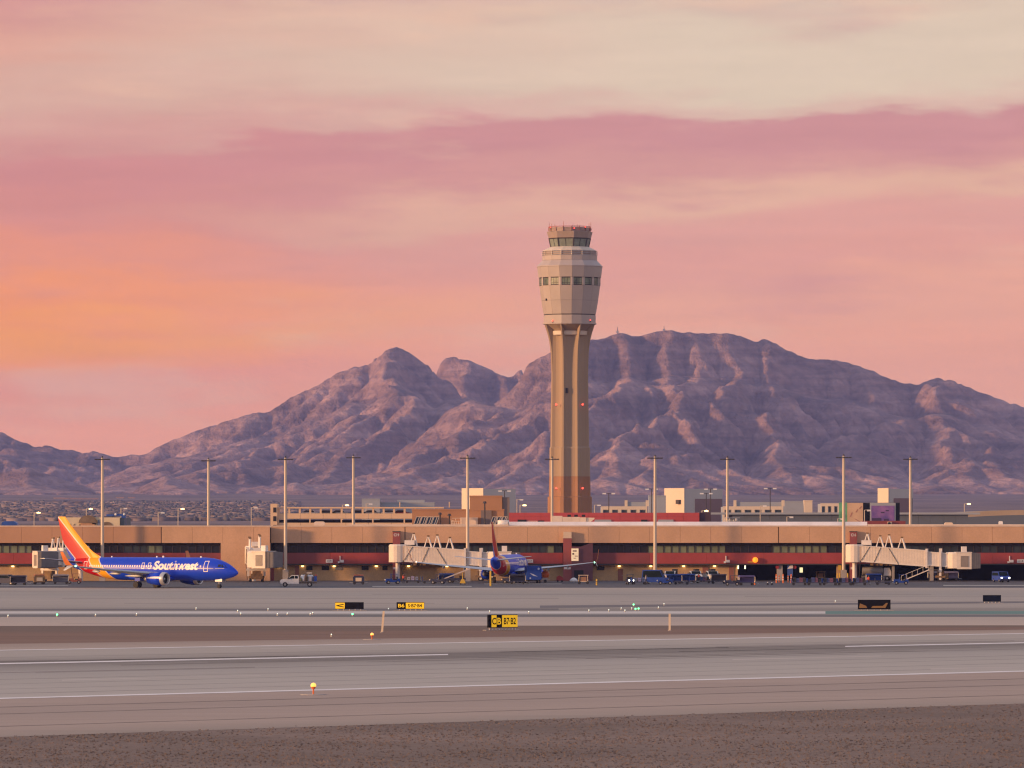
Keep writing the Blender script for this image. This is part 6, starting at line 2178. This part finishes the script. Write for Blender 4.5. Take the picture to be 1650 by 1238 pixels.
for k, px in enumerate((1288, 1312.5, 1337, 1361.5, 1384)):
    p = gpos(px, 943.6)
    cart('open luggage cart, %s in the row of five before the dark bays' % names[k], p, 0.0, 'open', m_vblue)
    bags(p, 0.0, 4, '%s cart of five' % names[k])
cart('empty flat cart right of the worker in red', gpos(1423, 943), 0.0, 'open', m_vdark)
tug('navy tug at the foot of the right bridge stair', gpos(1452, 942.5), math.radians(180), m_vblue)
cart('blue cart hidden under the left wing of the parked jet', gpos(665, 940), 0.0, 'open', mat('pale_blue_cart', (0.12, 0.20, 0.36), 0.5))
bags(gpos(665, 940), 0.0, 3, 'cart under the left wing')
cart('long blue cart under the left wing of the parked jet', gpos(693, 940.5), 0.0, 'open', m_vblue)
tug('blue tug beside the left pylon', gpos(633, 941.5), math.radians(190), m_vblue)
cart('navy cart at the left picture edge', gpos(30, 943.3), 0.0, 'cover', m_vdark)
tug('dark tug behind the tail of the taxiing jet', gpos(120, 941), math.radians(180), mat('brick_tug', (0.25, 0.08, 0.06), 0.5))

for px, py, kind, lb, c in ((706, 941.5, 't', 'navy tug in front of the belt loader', None), (720, 939.5, 'c', 'blue covered cart behind the belt loader', None), (822, 940.5, 't', 'navy tug by the right engine of the parked jet', None),
                            (834, 941.5, 'c', 'navy covered cart left of the blue box truck', m_vdark), (1072, 942.6, 't', 'blue tug right of the blue van', m_vblue), (1098, 942.4, 'o', 'open blue cart between the blue tug and the worker', None),
                            (1158, 941.0, 'c', 'navy covered cart right of the parked pickups', m_vdark), (1408, 940.0, 'c', 'blue covered cart behind the worker in red', None), (1437, 941.5, 'o', 'open navy cart left of the bridge stair', m_vdark),
                            (98, 941.5, 'c', 'brown-grey covered cart under the left bridge', BAGM[3])):
    if kind == 't':
        tug(lb, gpos(px, py), math.radians(random.choice((0, 180, 170))), c)
    else:
        cart(lb, gpos(px, py), random.uniform(-0.1, 0.1), 'cover' if kind == 'c' else 'open', c)


def gpu(label, loc, rz, m, frame=False):
    """wheeled ground power cart"""
    r = thing('ground_power_cart', label, 'power cart', loc, rz, 'ground power carts')
    if not frame:
        MB().prism([(-1.0, 0.4), (1.0, 0.4), (1.05, 1.3), (0.8, 1.65), (-0.8, 1.65), (-1.05, 1.3)], -0.8, 0.8).build('housing', m, r)
        MB().bb(-0.55, 0.55, -0.86, -0.805, 0.6, 1.25).build('panel', m_cream, r)
        MB().bb(-0.9, 0.9, -0.7, 0.7, 1.652, 1.8).build('lid', mat('rust_lid', (0.40, 0.12, 0.06), 0.6), r)
        MB().bb(-1.7, 1.7, -0.3, -0.1, 0.32, 0.44).build('tow_bar', m_steel, r)
    else:
        b = MB()
        for x in (-0.85, 0.85):
            for y in (-0.5, 0.5):
                b.tube((x, y, 0.3), (x * 0.9, y, 1.6), 0.06, n=5)
        b.bb(-0.95, 0.95, -0.6, 0.6, 1.6, 1.7)
        b.bb(-0.9, 0.9, -0.6, 0.6, 0.42, 0.55)
        b.build('frame', m_cream, r)
        MB().bb(-0.55, 0.55, -0.4, 0.4, 0.56, 1.35).build('engine', mat('copper_engine', (0.32, 0.17, 0.10), 0.5), r)
    for x in (-0.75, 0.75):
        for sy in (-0.65, 0.65):
            MB().tube((x, sy - 0.08, 0.28), (x, sy + 0.08, 0.28), 0.28, n=10).build('wheel', m_black, r)
    return r


gpu('dark power cart with rust lid and cream panel before the ochre wall', gpos(578, 942.3), 0.0, m_vdark)
gpu('cream framed power cart under the right wingtip', gpos(940, 941.8), 0.0, None, True)
gpu('cream framed unit inside the dark baggage bay', (PX(1322, 1118), 1118, 0.03), 0.0, None, True)
gpu('dark power cart behind the tail of the taxiing jet', gpos(63, 942), 0.2, m_mech)


def belt_loader(label, loc, rz, up=2.6):
    r = thing('belt_loader', label, 'belt loader', loc, rz, 'belt loaders')
    MB().bb(-1.8, 1.8, -0.75, 0.75, 0.5, 0.95).build('chassis', m_vdark, r)
    MB().prism([(-3.4, 0.45), (-3.2, 0.35), (2.7, up), (2.6, up + 0.25)], -0.5, 0.5).build('conveyor', mat('pale_conveyor', (0.55, 0.50, 0.47), 0.5), r)
    MB().tube((0.9, 0, 0.9), (1.5, 0, up * 0.72), 0.1, n=6).build('lift_strut', m_steel, r)
    MB().bb(0.6, 1.4, -0.85, -0.5, 0.95, 1.4).build('seat_box', m_black, r)
    wheels(r, (-1.2, 1.2), 1.5, 0.34, 0.22)
    return r


belt_loader('pale belt loader under the left wing of the parked jet', gpos(735, 940), 0.0)

q = thing('catering_box_truck', 'blue provisioning box truck under the right wing of the parked jet', 'truck', gpos(858, 940.5), math.radians(96))
MB().bb(-3.2, 1.4, -1.35, 1.35, 0.7, 3.3).build('box', m_vblue, q)
MB().prism([(1.45, 0.5), (3.1, 0.5), (3.1, 1.2), (2.7, 2.1), (1.45, 2.1)], -1.1, 1.1).build('cab', m_vdark, q)
for y, zz, rr in ((-0.8, 2.75, 0.22), (0.75, 1.0, 0.16)):
    MB().tube((-3.24, y, zz), (-3.201, y, zz), rr, n=10).build('white_mark', mat('pale_blue_mark', (0.42, 0.48, 0.66), 0.6), q)
MB().prism([(-1.2, 0), (0.2, 0.25), (1.3, 1.1), (0.1, 0.75)], -0.01, 0.01).build('white_swoosh', MATS['pale_blue_mark'], q).matrix_local = Matrix.Translation((-3.22, 0.1, 1.3)) @ Matrix.Rotation(math.radians(90), 4, 'Z') @ Matrix.Scale(0.6, 4)
wheels(q, (-2.0, 2.2), 2.5, 0.45, 0.3)
q = thing('water_trailer', 'orange rounded water trailer right of the blue box truck', 'trailer', gpos(878.5, 939.5))
MB().ball((0, 0, 1.55), 0.78, 14, 8).build('tank', m_orange, q, 'all')
MB().bb(-0.9, 0.9, -0.5, 0.5, 0.45, 0.6).build('frame', m_steel, q)
MB().bb(-0.5, 0.5, -0.45, 0.45, 0.6, 0.95).build('saddle', m_steel, q)
for sy in (-0.6, 0.6):
    MB().tube((0, sy - 0.1, 0.3), (0, sy + 0.1, 0.3), 0.3, n=10).build('wheel', m_black, q)
q = thing('red_hydrant_cart', 'small red hydrant cart left of the cream-capped pylon', 'cart', gpos(902, 938.5))
MB().prism([(-0.7, 0.3), (0.7, 0.3), (0.6, 0.9), (-0.1, 1.3), (-0.6, 1.0)], -0.4, 0.4).build('body', mat('fire_red', (0.35, 0.03, 0.03), 0.5), q)
for x in (-0.4, 0.4):
    MB().tube((x, -0.5, 0.2), (x, 0.5, 0.2), 0.2, n=10).build('wheel', m_black, q)
q = thing('white_sack', 'white sack heap at the foot of the cream-capped pylon', 'sack', gpos(924.5, 938.0))
MB().loft([[(rr * math.cos(a) * 1.2, rr * math.sin(a), zz) for a in [2 * math.pi * k / 10 for k in range(10)]] for zz, rr in ((0, 0.6), (0.25, 0.68), (0.6, 0.42), (0.8, 0.12))]).build('heap', m_white, q, 'all')
q = thing('grey_fuel_truck', 'grey tank truck parked behind the right bridge column', 'truck', (PX(1409, 1112.6), 1112.6, 0.03))
MB().loft([[(x, 1.15 * math.cos(a), 2.0 + 0.95 * math.sin(a)) for a in [2 * math.pi * k / 16 for k in range(16)]] for x in (-2.4, 1.6)]).build('tank', mat('fuel_tank_grey', (0.36, 0.34, 0.33), 0.5), q, True)
MB().bb(-2.5, 3.2, -1.0, 1.0, 0.6, 0.95).build('chassis', m_jetd, q)
MB().prism([(1.75, 0.95), (3.2, 0.95), (3.2, 1.7), (2.9, 2.5), (1.75, 2.5)], -1.1, 1.1).build('cab', m_signw, q)
wheels(q, (-1.6, 2.4), 2.1, 0.45, 0.3)
for px, lb in ((1507, 'slate'), (1532, 'lilac')):
    cart('%s covered cart in the bay left of the bright blue van' % lb, (PX(px, 1112), 1112, 0.03), 0.0, 'cover', BAGM[1] if lb == 'slate' else BAGM[5])


# bollards, cones, stands
def post(name, label, cat, px, py, h, rad, m, stripes=None, group=None):
    t = thing(name, label, cat, gpos(px, py), 0, group)
    MB().tube((0, 0, 0), (0, 0, h), rad, n=10).build('post', m, t)
    MB().tube((0, 0, h), (0, 0, h + rad * 0.8), rad, rad * 0.4, 10).build('cap', m, t)
    if stripes:
        for k in range(2):
            MB().tube((0, 0, h * (0.35 + 0.3 * k)), (0, 0, h * (0.45 + 0.3 * k)), rad * 1.08, n=10).build('band', stripes, t)
    return t


post('guide_post', 'yellow guide post behind the tail of the parked jet', 'post', 790.5, 945.0, 2.6, 0.17, m_yellow)
post('guide_post', 'short yellow post right of the framed power cart', 'post', 961.5, 943.5, 1.0, 0.16, m_yellow, m_mull)
q = thing('engine_stand', 'yellow wheeled stand beside the left engine of the parked jet', 'stand', gpos(745.5, 942.5))
MB().prism([(-0.55, 0.25), (0.55, 0.25), (0.25, 1.0), (-0.25, 1.0)], -0.35, 0.35).build('base', m_yellow, q)
MB().tube((0, 0, 1.0), (0, 0, 2.2), 0.07, n=6).build('mast', m_yellow, q)
for x in (-0.4, 0.4):
    MB().tube((x, -0.4, 0.14), (x, 0.4, 0.14), 0.14, n=8).build('wheel', m_black, q)
for k, px in enumerate((1251, 1255.5, 1262, 1270, 1275)):
    post('striped_bollard', 'orange and white bollard by the grey bay column, number %s from the left' % ('one', 'two', 'three', 'four', 'five')[k], 'bollard', px, 940 - k % 2, 1.25 if k % 2 else 1.6, 0.13, m_orange, m_white, 'orange and white bollards')
for k, px in enumerate((1349.5, 1353, 1356.5, 1362.5, 1366)):
    post('yellow_bollard', 'yellow bollard round the foot of the ninth mast, %s from the left' % ('first', 'second', 'third', 'fourth', 'fifth')[k], 'bollard', px, 936.5, 1.4, 0.15, m_yellow, None, 'yellow bollards at the mast')
for k, px in enumerate((967, 974, 981, 987, 992)):
    post('ochre_bollard', 'ochre bollard along the ochre wall, %s from the left' % ('first', 'second', 'third', 'fourth', 'fifth')[k], 'bollard', px, 935.3, 1.2, 0.14, m_wall, None, 'ochre bollards along the wall')
for k, px in enumerate((1237, 1244, 1213, 1216)):
    t = thing('traffic_cone', 'traffic cone on the apron %s' % ('left of the bollards', 'nearest the bollards', 'at the right end of the purple cart', 'farther right of the purple cart')[k], 'cone', gpos(px, 943.2), 0, 'traffic cones')
    MB().tube((0, 0, 0.04), (0, 0, 0.75), 0.2, 0.03, 10).build('cone', m_orange if k > 1 else m_dark, t)
    MB().bb(-0.26, 0.26, -0.26, 0.26, 0, 0.04).build('base', m_black, t)
    MB().tube((0, 0, 0.42), (0, 0, 0.55), 0.122, 0.09, 10).build('band', m_white, t)


# ------------------------------------------------------------------ ramp workers
m_skin = mat('skin', (0.35, 0.21, 0.15), 0.6)
m_vest = mat('orange_red_vest', (0.80, 0.10, 0.03), 0.6)
m_navyc = mat('navy_work_clothes', (0.025, 0.03, 0.06), 0.8)


def person(label, loc, rz, vest, pose=0):
    t = thing('person', label, 'person', loc, rz, 'ramp workers')
    J = {'pelvis': (0, 0, 0.95), 'chest': (0.02, 0, 1.28), 'neck': (0.02, 0, 1.48), 'head': (0.05, 0, 1.62), 'top': (0.04, 0, 1.74)}
    chains = [['pelvis', 'chest', 'neck', 'head', 'top']]
    rad = {'pelvis': 0.15, 'chest': 0.17, 'neck': 0.06, 'head': 0.105, 'top': 0.075}
    for s, nm in ((-1, 'r'), (1, 'l')):
        st = 0.12 * s * (1 if pose else 0.3)
        J.update({nm + 'hip': (0, 0.1 * s, 0.9), nm + 'knee': (0.05 + st, 0.11 * s, 0.5), nm + 'ankle': (st - 0.02, 0.11 * s, 0.09), nm + 'toe': (st + 0.17, 0.12 * s, 0.05),
                  nm + 'sh': (0.02, 0.19 * s, 1.42), nm + 'el': (0.03 - st * 0.4, 0.26 * s, 1.14), nm + 'wr': (0.16 + (0.2 if pose and s > 0 else 0), 0.24 * s, 0.95 + (0.25 if pose and s > 0 else 0)), nm + 'ha': (0.22 + (0.25 if pose and s > 0 else 0), 0.23 * s, 0.89 + (0.3 if pose and s > 0 else 0))})
        rad.update({nm + 'hip': 0.105, nm + 'knee': 0.07, nm + 'ankle': 0.05, nm + 'toe': 0.045, nm + 'sh': 0.075, nm + 'el': 0.05, nm + 'wr': 0.035, nm + 'ha': 0.04})
        chains += [['pelvis', nm + 'hip', nm + 'knee', nm + 'ankle', nm + 'toe'], ['chest', nm + 'sh', nm + 'el', nm + 'wr', nm + 'ha']]
    keys = list(J)
    me = bpy.data.meshes.new('body')
    ed = [(keys.index(c[i]), keys.index(c[i + 1])) for c in chains for i in range(len(c) - 1)]
    me.from_pydata([J[k] for k in keys], ed, [])
    o = bpy.data.objects.new('body', me)
    COL.objects.link(o)
    o.parent = t
    md = o.modifiers.new('skin', 'SKIN')
    for i, k in enumerate(keys):
        me.skin_vertices[0].data[i].radius = (rad[k], rad[k])
        me.skin_vertices[0].data[i].use_root = (k == 'pelvis')
    o.modifiers.new('smooth', 'SUBSURF').render_levels = 1
    me.materials.append(m_navyc)
    hd = MB().ball((0.05, 0, 1.64), 0.118, 12, 8, 1.15)
    hd.ball((0.165, 0, 1.63), 0.022, 6, 4)
    ho_ = hd.build('head', m_skin, t, 'all')
    MB().loft([[(0.04 + rr * math.cos(a), rr * math.sin(a), zz) for a in [2 * math.pi * k / 12 for k in range(12)]] for zz, rr in ((1.67, 0.128), (1.74, 0.115), (1.79, 0.06))]).build('cap', m_dark, ho_, 'all')
    MB().loft([[(0.02 + 0.19 * sc * math.cos(a), 0.235 * sc * math.sin(a), zz) for a in [2 * math.pi * k / 14 for k in range(14)]] for zz, sc in ((0.92, 0.95), (1.1, 1.0), (1.3, 1.04), (1.45, 0.78))]).build('vest', vest, t, 'all')
    hn = MB()
    for s, nm in ((-1, 'r'), (1, 'l')):
        h = Vector(J[nm + 'ha'])
        hn.ball(h, 0.045, 8, 5)
        for k in range(4):
            hn.tube(h + Vector((0.02, (k - 1.5) * 0.018, -0.01)), h + Vector((0.08 - 0.008 * abs(k - 1.3), (k - 1.5) * 0.02, -0.05)), 0.010, 0.008, 5)
        hn.tube(h + Vector((0, -s * 0.03, 0)), h + Vector((0.045, -s * 0.06, -0.02)), 0.011, 0.009, 5)
    hn.build('hands', m_skin, t)
    return t


person('worker in a red-orange vest standing at the end of the luggage cart row', gpos(1399.5, 943.2), math.radians(-90), m_vest, 0)
person('worker in an orange vest between the parked white pickups', gpos(1125.5, 939.4), math.radians(-60), m_vest, 1)
person('worker in dark clothes walking beside the pale blue cart under the left wing', gpos(650, 940.5), math.radians(0), m_vest, 1)
person('worker in a grey vest left of the blue van', gpos(1041.5, 941.8), math.radians(180), mat('grey_vest', (0.4, 0.38, 0.40), 0.7), 1)


# ------------------------------------------------------------------ airfield signs, markers and lights
m_sy = mat('sign_yellow', (0.80, 0.48, 0.01), 0.5, var=0.08, emit=(1.0, 0.55, 0.01), estr=0.45)
m_sb = mat('sign_black', (0.008, 0.008, 0.012), 0.75, spec=0.08)


def sign(label, p0, p1, top, bot, base, secs, rz=0.0, legs=5):
    """airfield guidance sign; secs: (from, to, face, text, text material)"""
    Y = GY(base)
    w = (p1 - p0) * Y / FPX / math.cos(rz)
    s = Y / FPX
    t = thing('airfield_sign', label, 'airfield sign', (PX((p0 + p1) / 2, Y), Y, 0.03), rz, 'airfield guidance signs')
    z1, z0 = (base - top) * s, (base - bot) * s
    MB().bb(-w / 2, w / 2, 0.0, 0.3, z0, z1).build('cabinet', m_sb, t)
    for (a, b, m, txt, tm) in secs:
        xa, xb = -w / 2 + a * w, -w / 2 + b * w
        f = MB().bb(xa + 0.02, xb - 0.02, -0.04, -0.002, z0 + 0.06, z1 - 0.06).build('face', m, t)
        if txt:
            pad = (xb - xa) * 0.12
            text_on_plane(txt, tm, f, xa + pad, xb - pad, z0 + (z1 - z0) * 0.24, z1 - (z1 - z0) * 0.24, -0.05, 0.02)
    for k in range(legs):
        x = -w / 2 + w * (k + 0.5) / legs
        MB().tube((x, 0.15, 0), (x, 0.15, z0), 0.05, n=6).build('leg', m_signw, t)
    MB().bb(-w / 2 - 0.4, w / 2 + 0.4, -0.3, 0.6, -0.02, 0.03).build('pad', m_conc, t)
    return t


sign('yellow and black sign with blank right half, left of the white marker post', 540, 586, 971, 982, 984.5, ((0.0, 0.34, m_sy, '<', m_sb), (0.34, 1.0, m_sb, None, None)))
sign('black and yellow lettered sign right of the leaning marker post', 639, 683.5, 971, 982, 984.5, ((0.02, 0.32, m_sb, 'B6', m_sy), (0.33, 1.0, m_sy, 'S·B7·B4', m_sb)))
s3 = sign('large slanted yellow lettered sign in the middle of the dirt island', 787, 834, 991, 1012, 1016, ((0.0, 0.1, m_sb, None, None), (0.1, 0.28, m_sy, 'C', m_sb), (0.28, 0.45, m_sb, 'B', m_sy), (0.46, 1.0, m_sy, 'B7·B2', m_sb)), math.radians(26), 9)
sign('dark sign board with tan reflections at the right', 1382.5, 1435, 967, 982.5, 984.5, ((0.0, 1.0, m_sb, None, None),))
q = [o for o in bpy.data.objects if o.get('label') == 'dark sign board with tan reflections at the right'][0]
Y = q.location.y
w = 52.5 * Y / FPX
MB().prism([(-w * 0.47, 0.35), (-w * 0.22, 0.35), (-w * 0.25, 0.62), (-w * 0.44, 0.95)], -0.06, -0.045).build('painted_reflection', mat('tan_reflection_paint', (0.26, 0.14, 0.045), 0.6), q)  # reflections on the board painted as flat tan shapes
MB().prism([(-w * 0.1, 0.35), (w * 0.34, 0.35), (w * 0.42, 1.0), (w * 0.36, 1.0), (w * 0.26, 0.62), (-w * 0.05, 0.6)], -0.06, -0.045).build('painted_reflection', MATS['tan_reflection_paint'], q)
sign('small dark blank sign at the right picture edge', 1584, 1613, 959.5, 970, 972.5, ((0.0, 1.0, mat('sign_navy', (0.006, 0.011, 0.028), 0.75, spec=0.08), None, None),))

m_mark = mat('pale_marker_plastic', (0.74, 0.60, 0.43), 0.6)
for px, py, top, lean, lb in ((615.5, 1019.5, 985, 0.05, 'pale marker post leaning to the right on the dirt island'), (1079, 1017, 989, 0.0, 'upright pale marker post on the dirt island at the right')):
    Y = GY(py)
    t = thing('marker_post', lb, 'marker post', (PX(px, Y), Y, 0.0), 0, 'pale marker posts')
    h = (py - top) * Y / FPX
    MB().prism([(-0.11, 0), (0.11, 0), (0.11 + lean * h * 1.6, h), (-0.11 + lean * h * 1.6, h)], -0.04, 0.04).build('blade', m_mark, t)
    MB().tube((0, 0, 0), (0, 0, 0.08), 0.2, n=10).build('base', m_conc, t)

m_amb = mat('lit_amber_globe', (1.0, 0.55, 0.15), 0.4, emit=(1.0, 0.42, 0.07), estr=1.6)
for px, py, h, rr, lb in ((505, 1120, 0.62, 0.19, 'lit amber runway edge light in the foreground'), (599.5, 1031, 0.50, 0.17, 'lit amber runway edge light left of the leaning marker post')):
    Y = GY(py)
    t = thing('runway_light', lb, 'runway light', (PX(px, Y), Y, 0.02), 0, 'amber runway edge lights')
    MB().tube((0, 0, 0), (0, 0, h - rr), 0.055, n=8).build('stem', m_orange, t)
    MB().tube((0, 0, h - rr * 1.2), (0, 0, h - rr * 0.4), rr * 0.6, rr * 0.95, 12).build('collar', m_orange, t)
    MB().ball((0, 0, h), rr, 12, 8).build('globe', m_amb, t, True)
    MB().tube((0, 0, -0.01), (0, 0, 0.03), 0.9, n=16).build('pad', m_conc, t)
GREEN = mat('lit_green_lens', (0.1, 0.9, 0.3), 0.4, emit=(0.10, 1.0, 0.30), estr=4.0)
WHITE = mat('lit_white_lens', (0.9, 1.0, 0.9), 0.4, emit=(0.85, 1.0, 0.85), estr=0.9)
LIGHTS = [(13, 995, 0), (92, 994, 1), (154, 993.5, 0), (220, 992.5, 0), (316, 983, 0), (383, 987, 0), (388, 991.5, 0), (432, 984.5, 0), (447, 992.5, 0), (463, 991.5, 0), (500, 992, 0), (504, 990.5, 0), (568, 993, 1), (534, 1026.5, 0),
          (789, 988, 0), (852, 989, 0), (949, 986.5, 0), (981, 986, 0), (1001, 983, 0), (1007, 986.5, 0), (1018, 983, 0), (1021, 977.5, 1), (1024, 984.5, 1), (1029, 984, 1), (1061, 981.5, 0), (1070, 976, 0), (1346, 971.5, 0), (626, 984, 0), (753, 983, 0)]
ORD = 'first second third fourth fifth sixth seventh eighth ninth tenth eleventh twelfth thirteenth fourteenth fifteenth sixteenth seventeenth eighteenth nineteenth twentieth twenty-first twenty-second twenty-third twenty-fourth twenty-fifth'.split()
for k, (px, py, gcol) in enumerate(LIGHTS):
    Y = GY(py)
    t = thing('taxiway_light', '%s lit taxiway light, %s from the left' % ('green' if gcol else 'white', ORD[sorted(q[0] for q in LIGHTS if q[2] == gcol).index(px)]), 'taxiway light', (PX(px, Y), Y, 0.02), 0, ('green' if gcol else 'white') + ' taxiway lights')
    MB().tube((0, 0, 0), (0, 0, 0.16), 0.10, n=8).build('stem', m_steel, t)
    MB().ball((0, 0, 0.24), 0.12 if gcol else 0.065, 8, 5).build('lens', GREEN if gcol else WHITE, t, True)
# air between the camera and the mountains
hz = MB().bb(-6600, 6600, -400, 15800, -4.0, TOPZ + 12)
hm = bpy.data.materials.new('evening_haze')
hm.use_nodes = True
hm.node_tree.nodes.clear()
ho = hm.node_tree.nodes.new('ShaderNodeOutputMaterial')
hv = hm.node_tree.nodes.new('ShaderNodeVolumePrincipled')
hv.inputs['Color'].default_value = (0.33, 0.43, 1.0, 1)
hv.inputs['Density'].default_value = 3.3e-5
hv.inputs['Anisotropy'].default_value = 0.0
hm.node_tree.links.new(hv.outputs[0], ho.inputs['Volume'])
haze = hz.build('haze', hm)
haze['kind'] = 'stuff'
tag(haze, 'thin blue evening haze over the valley', 'haze')
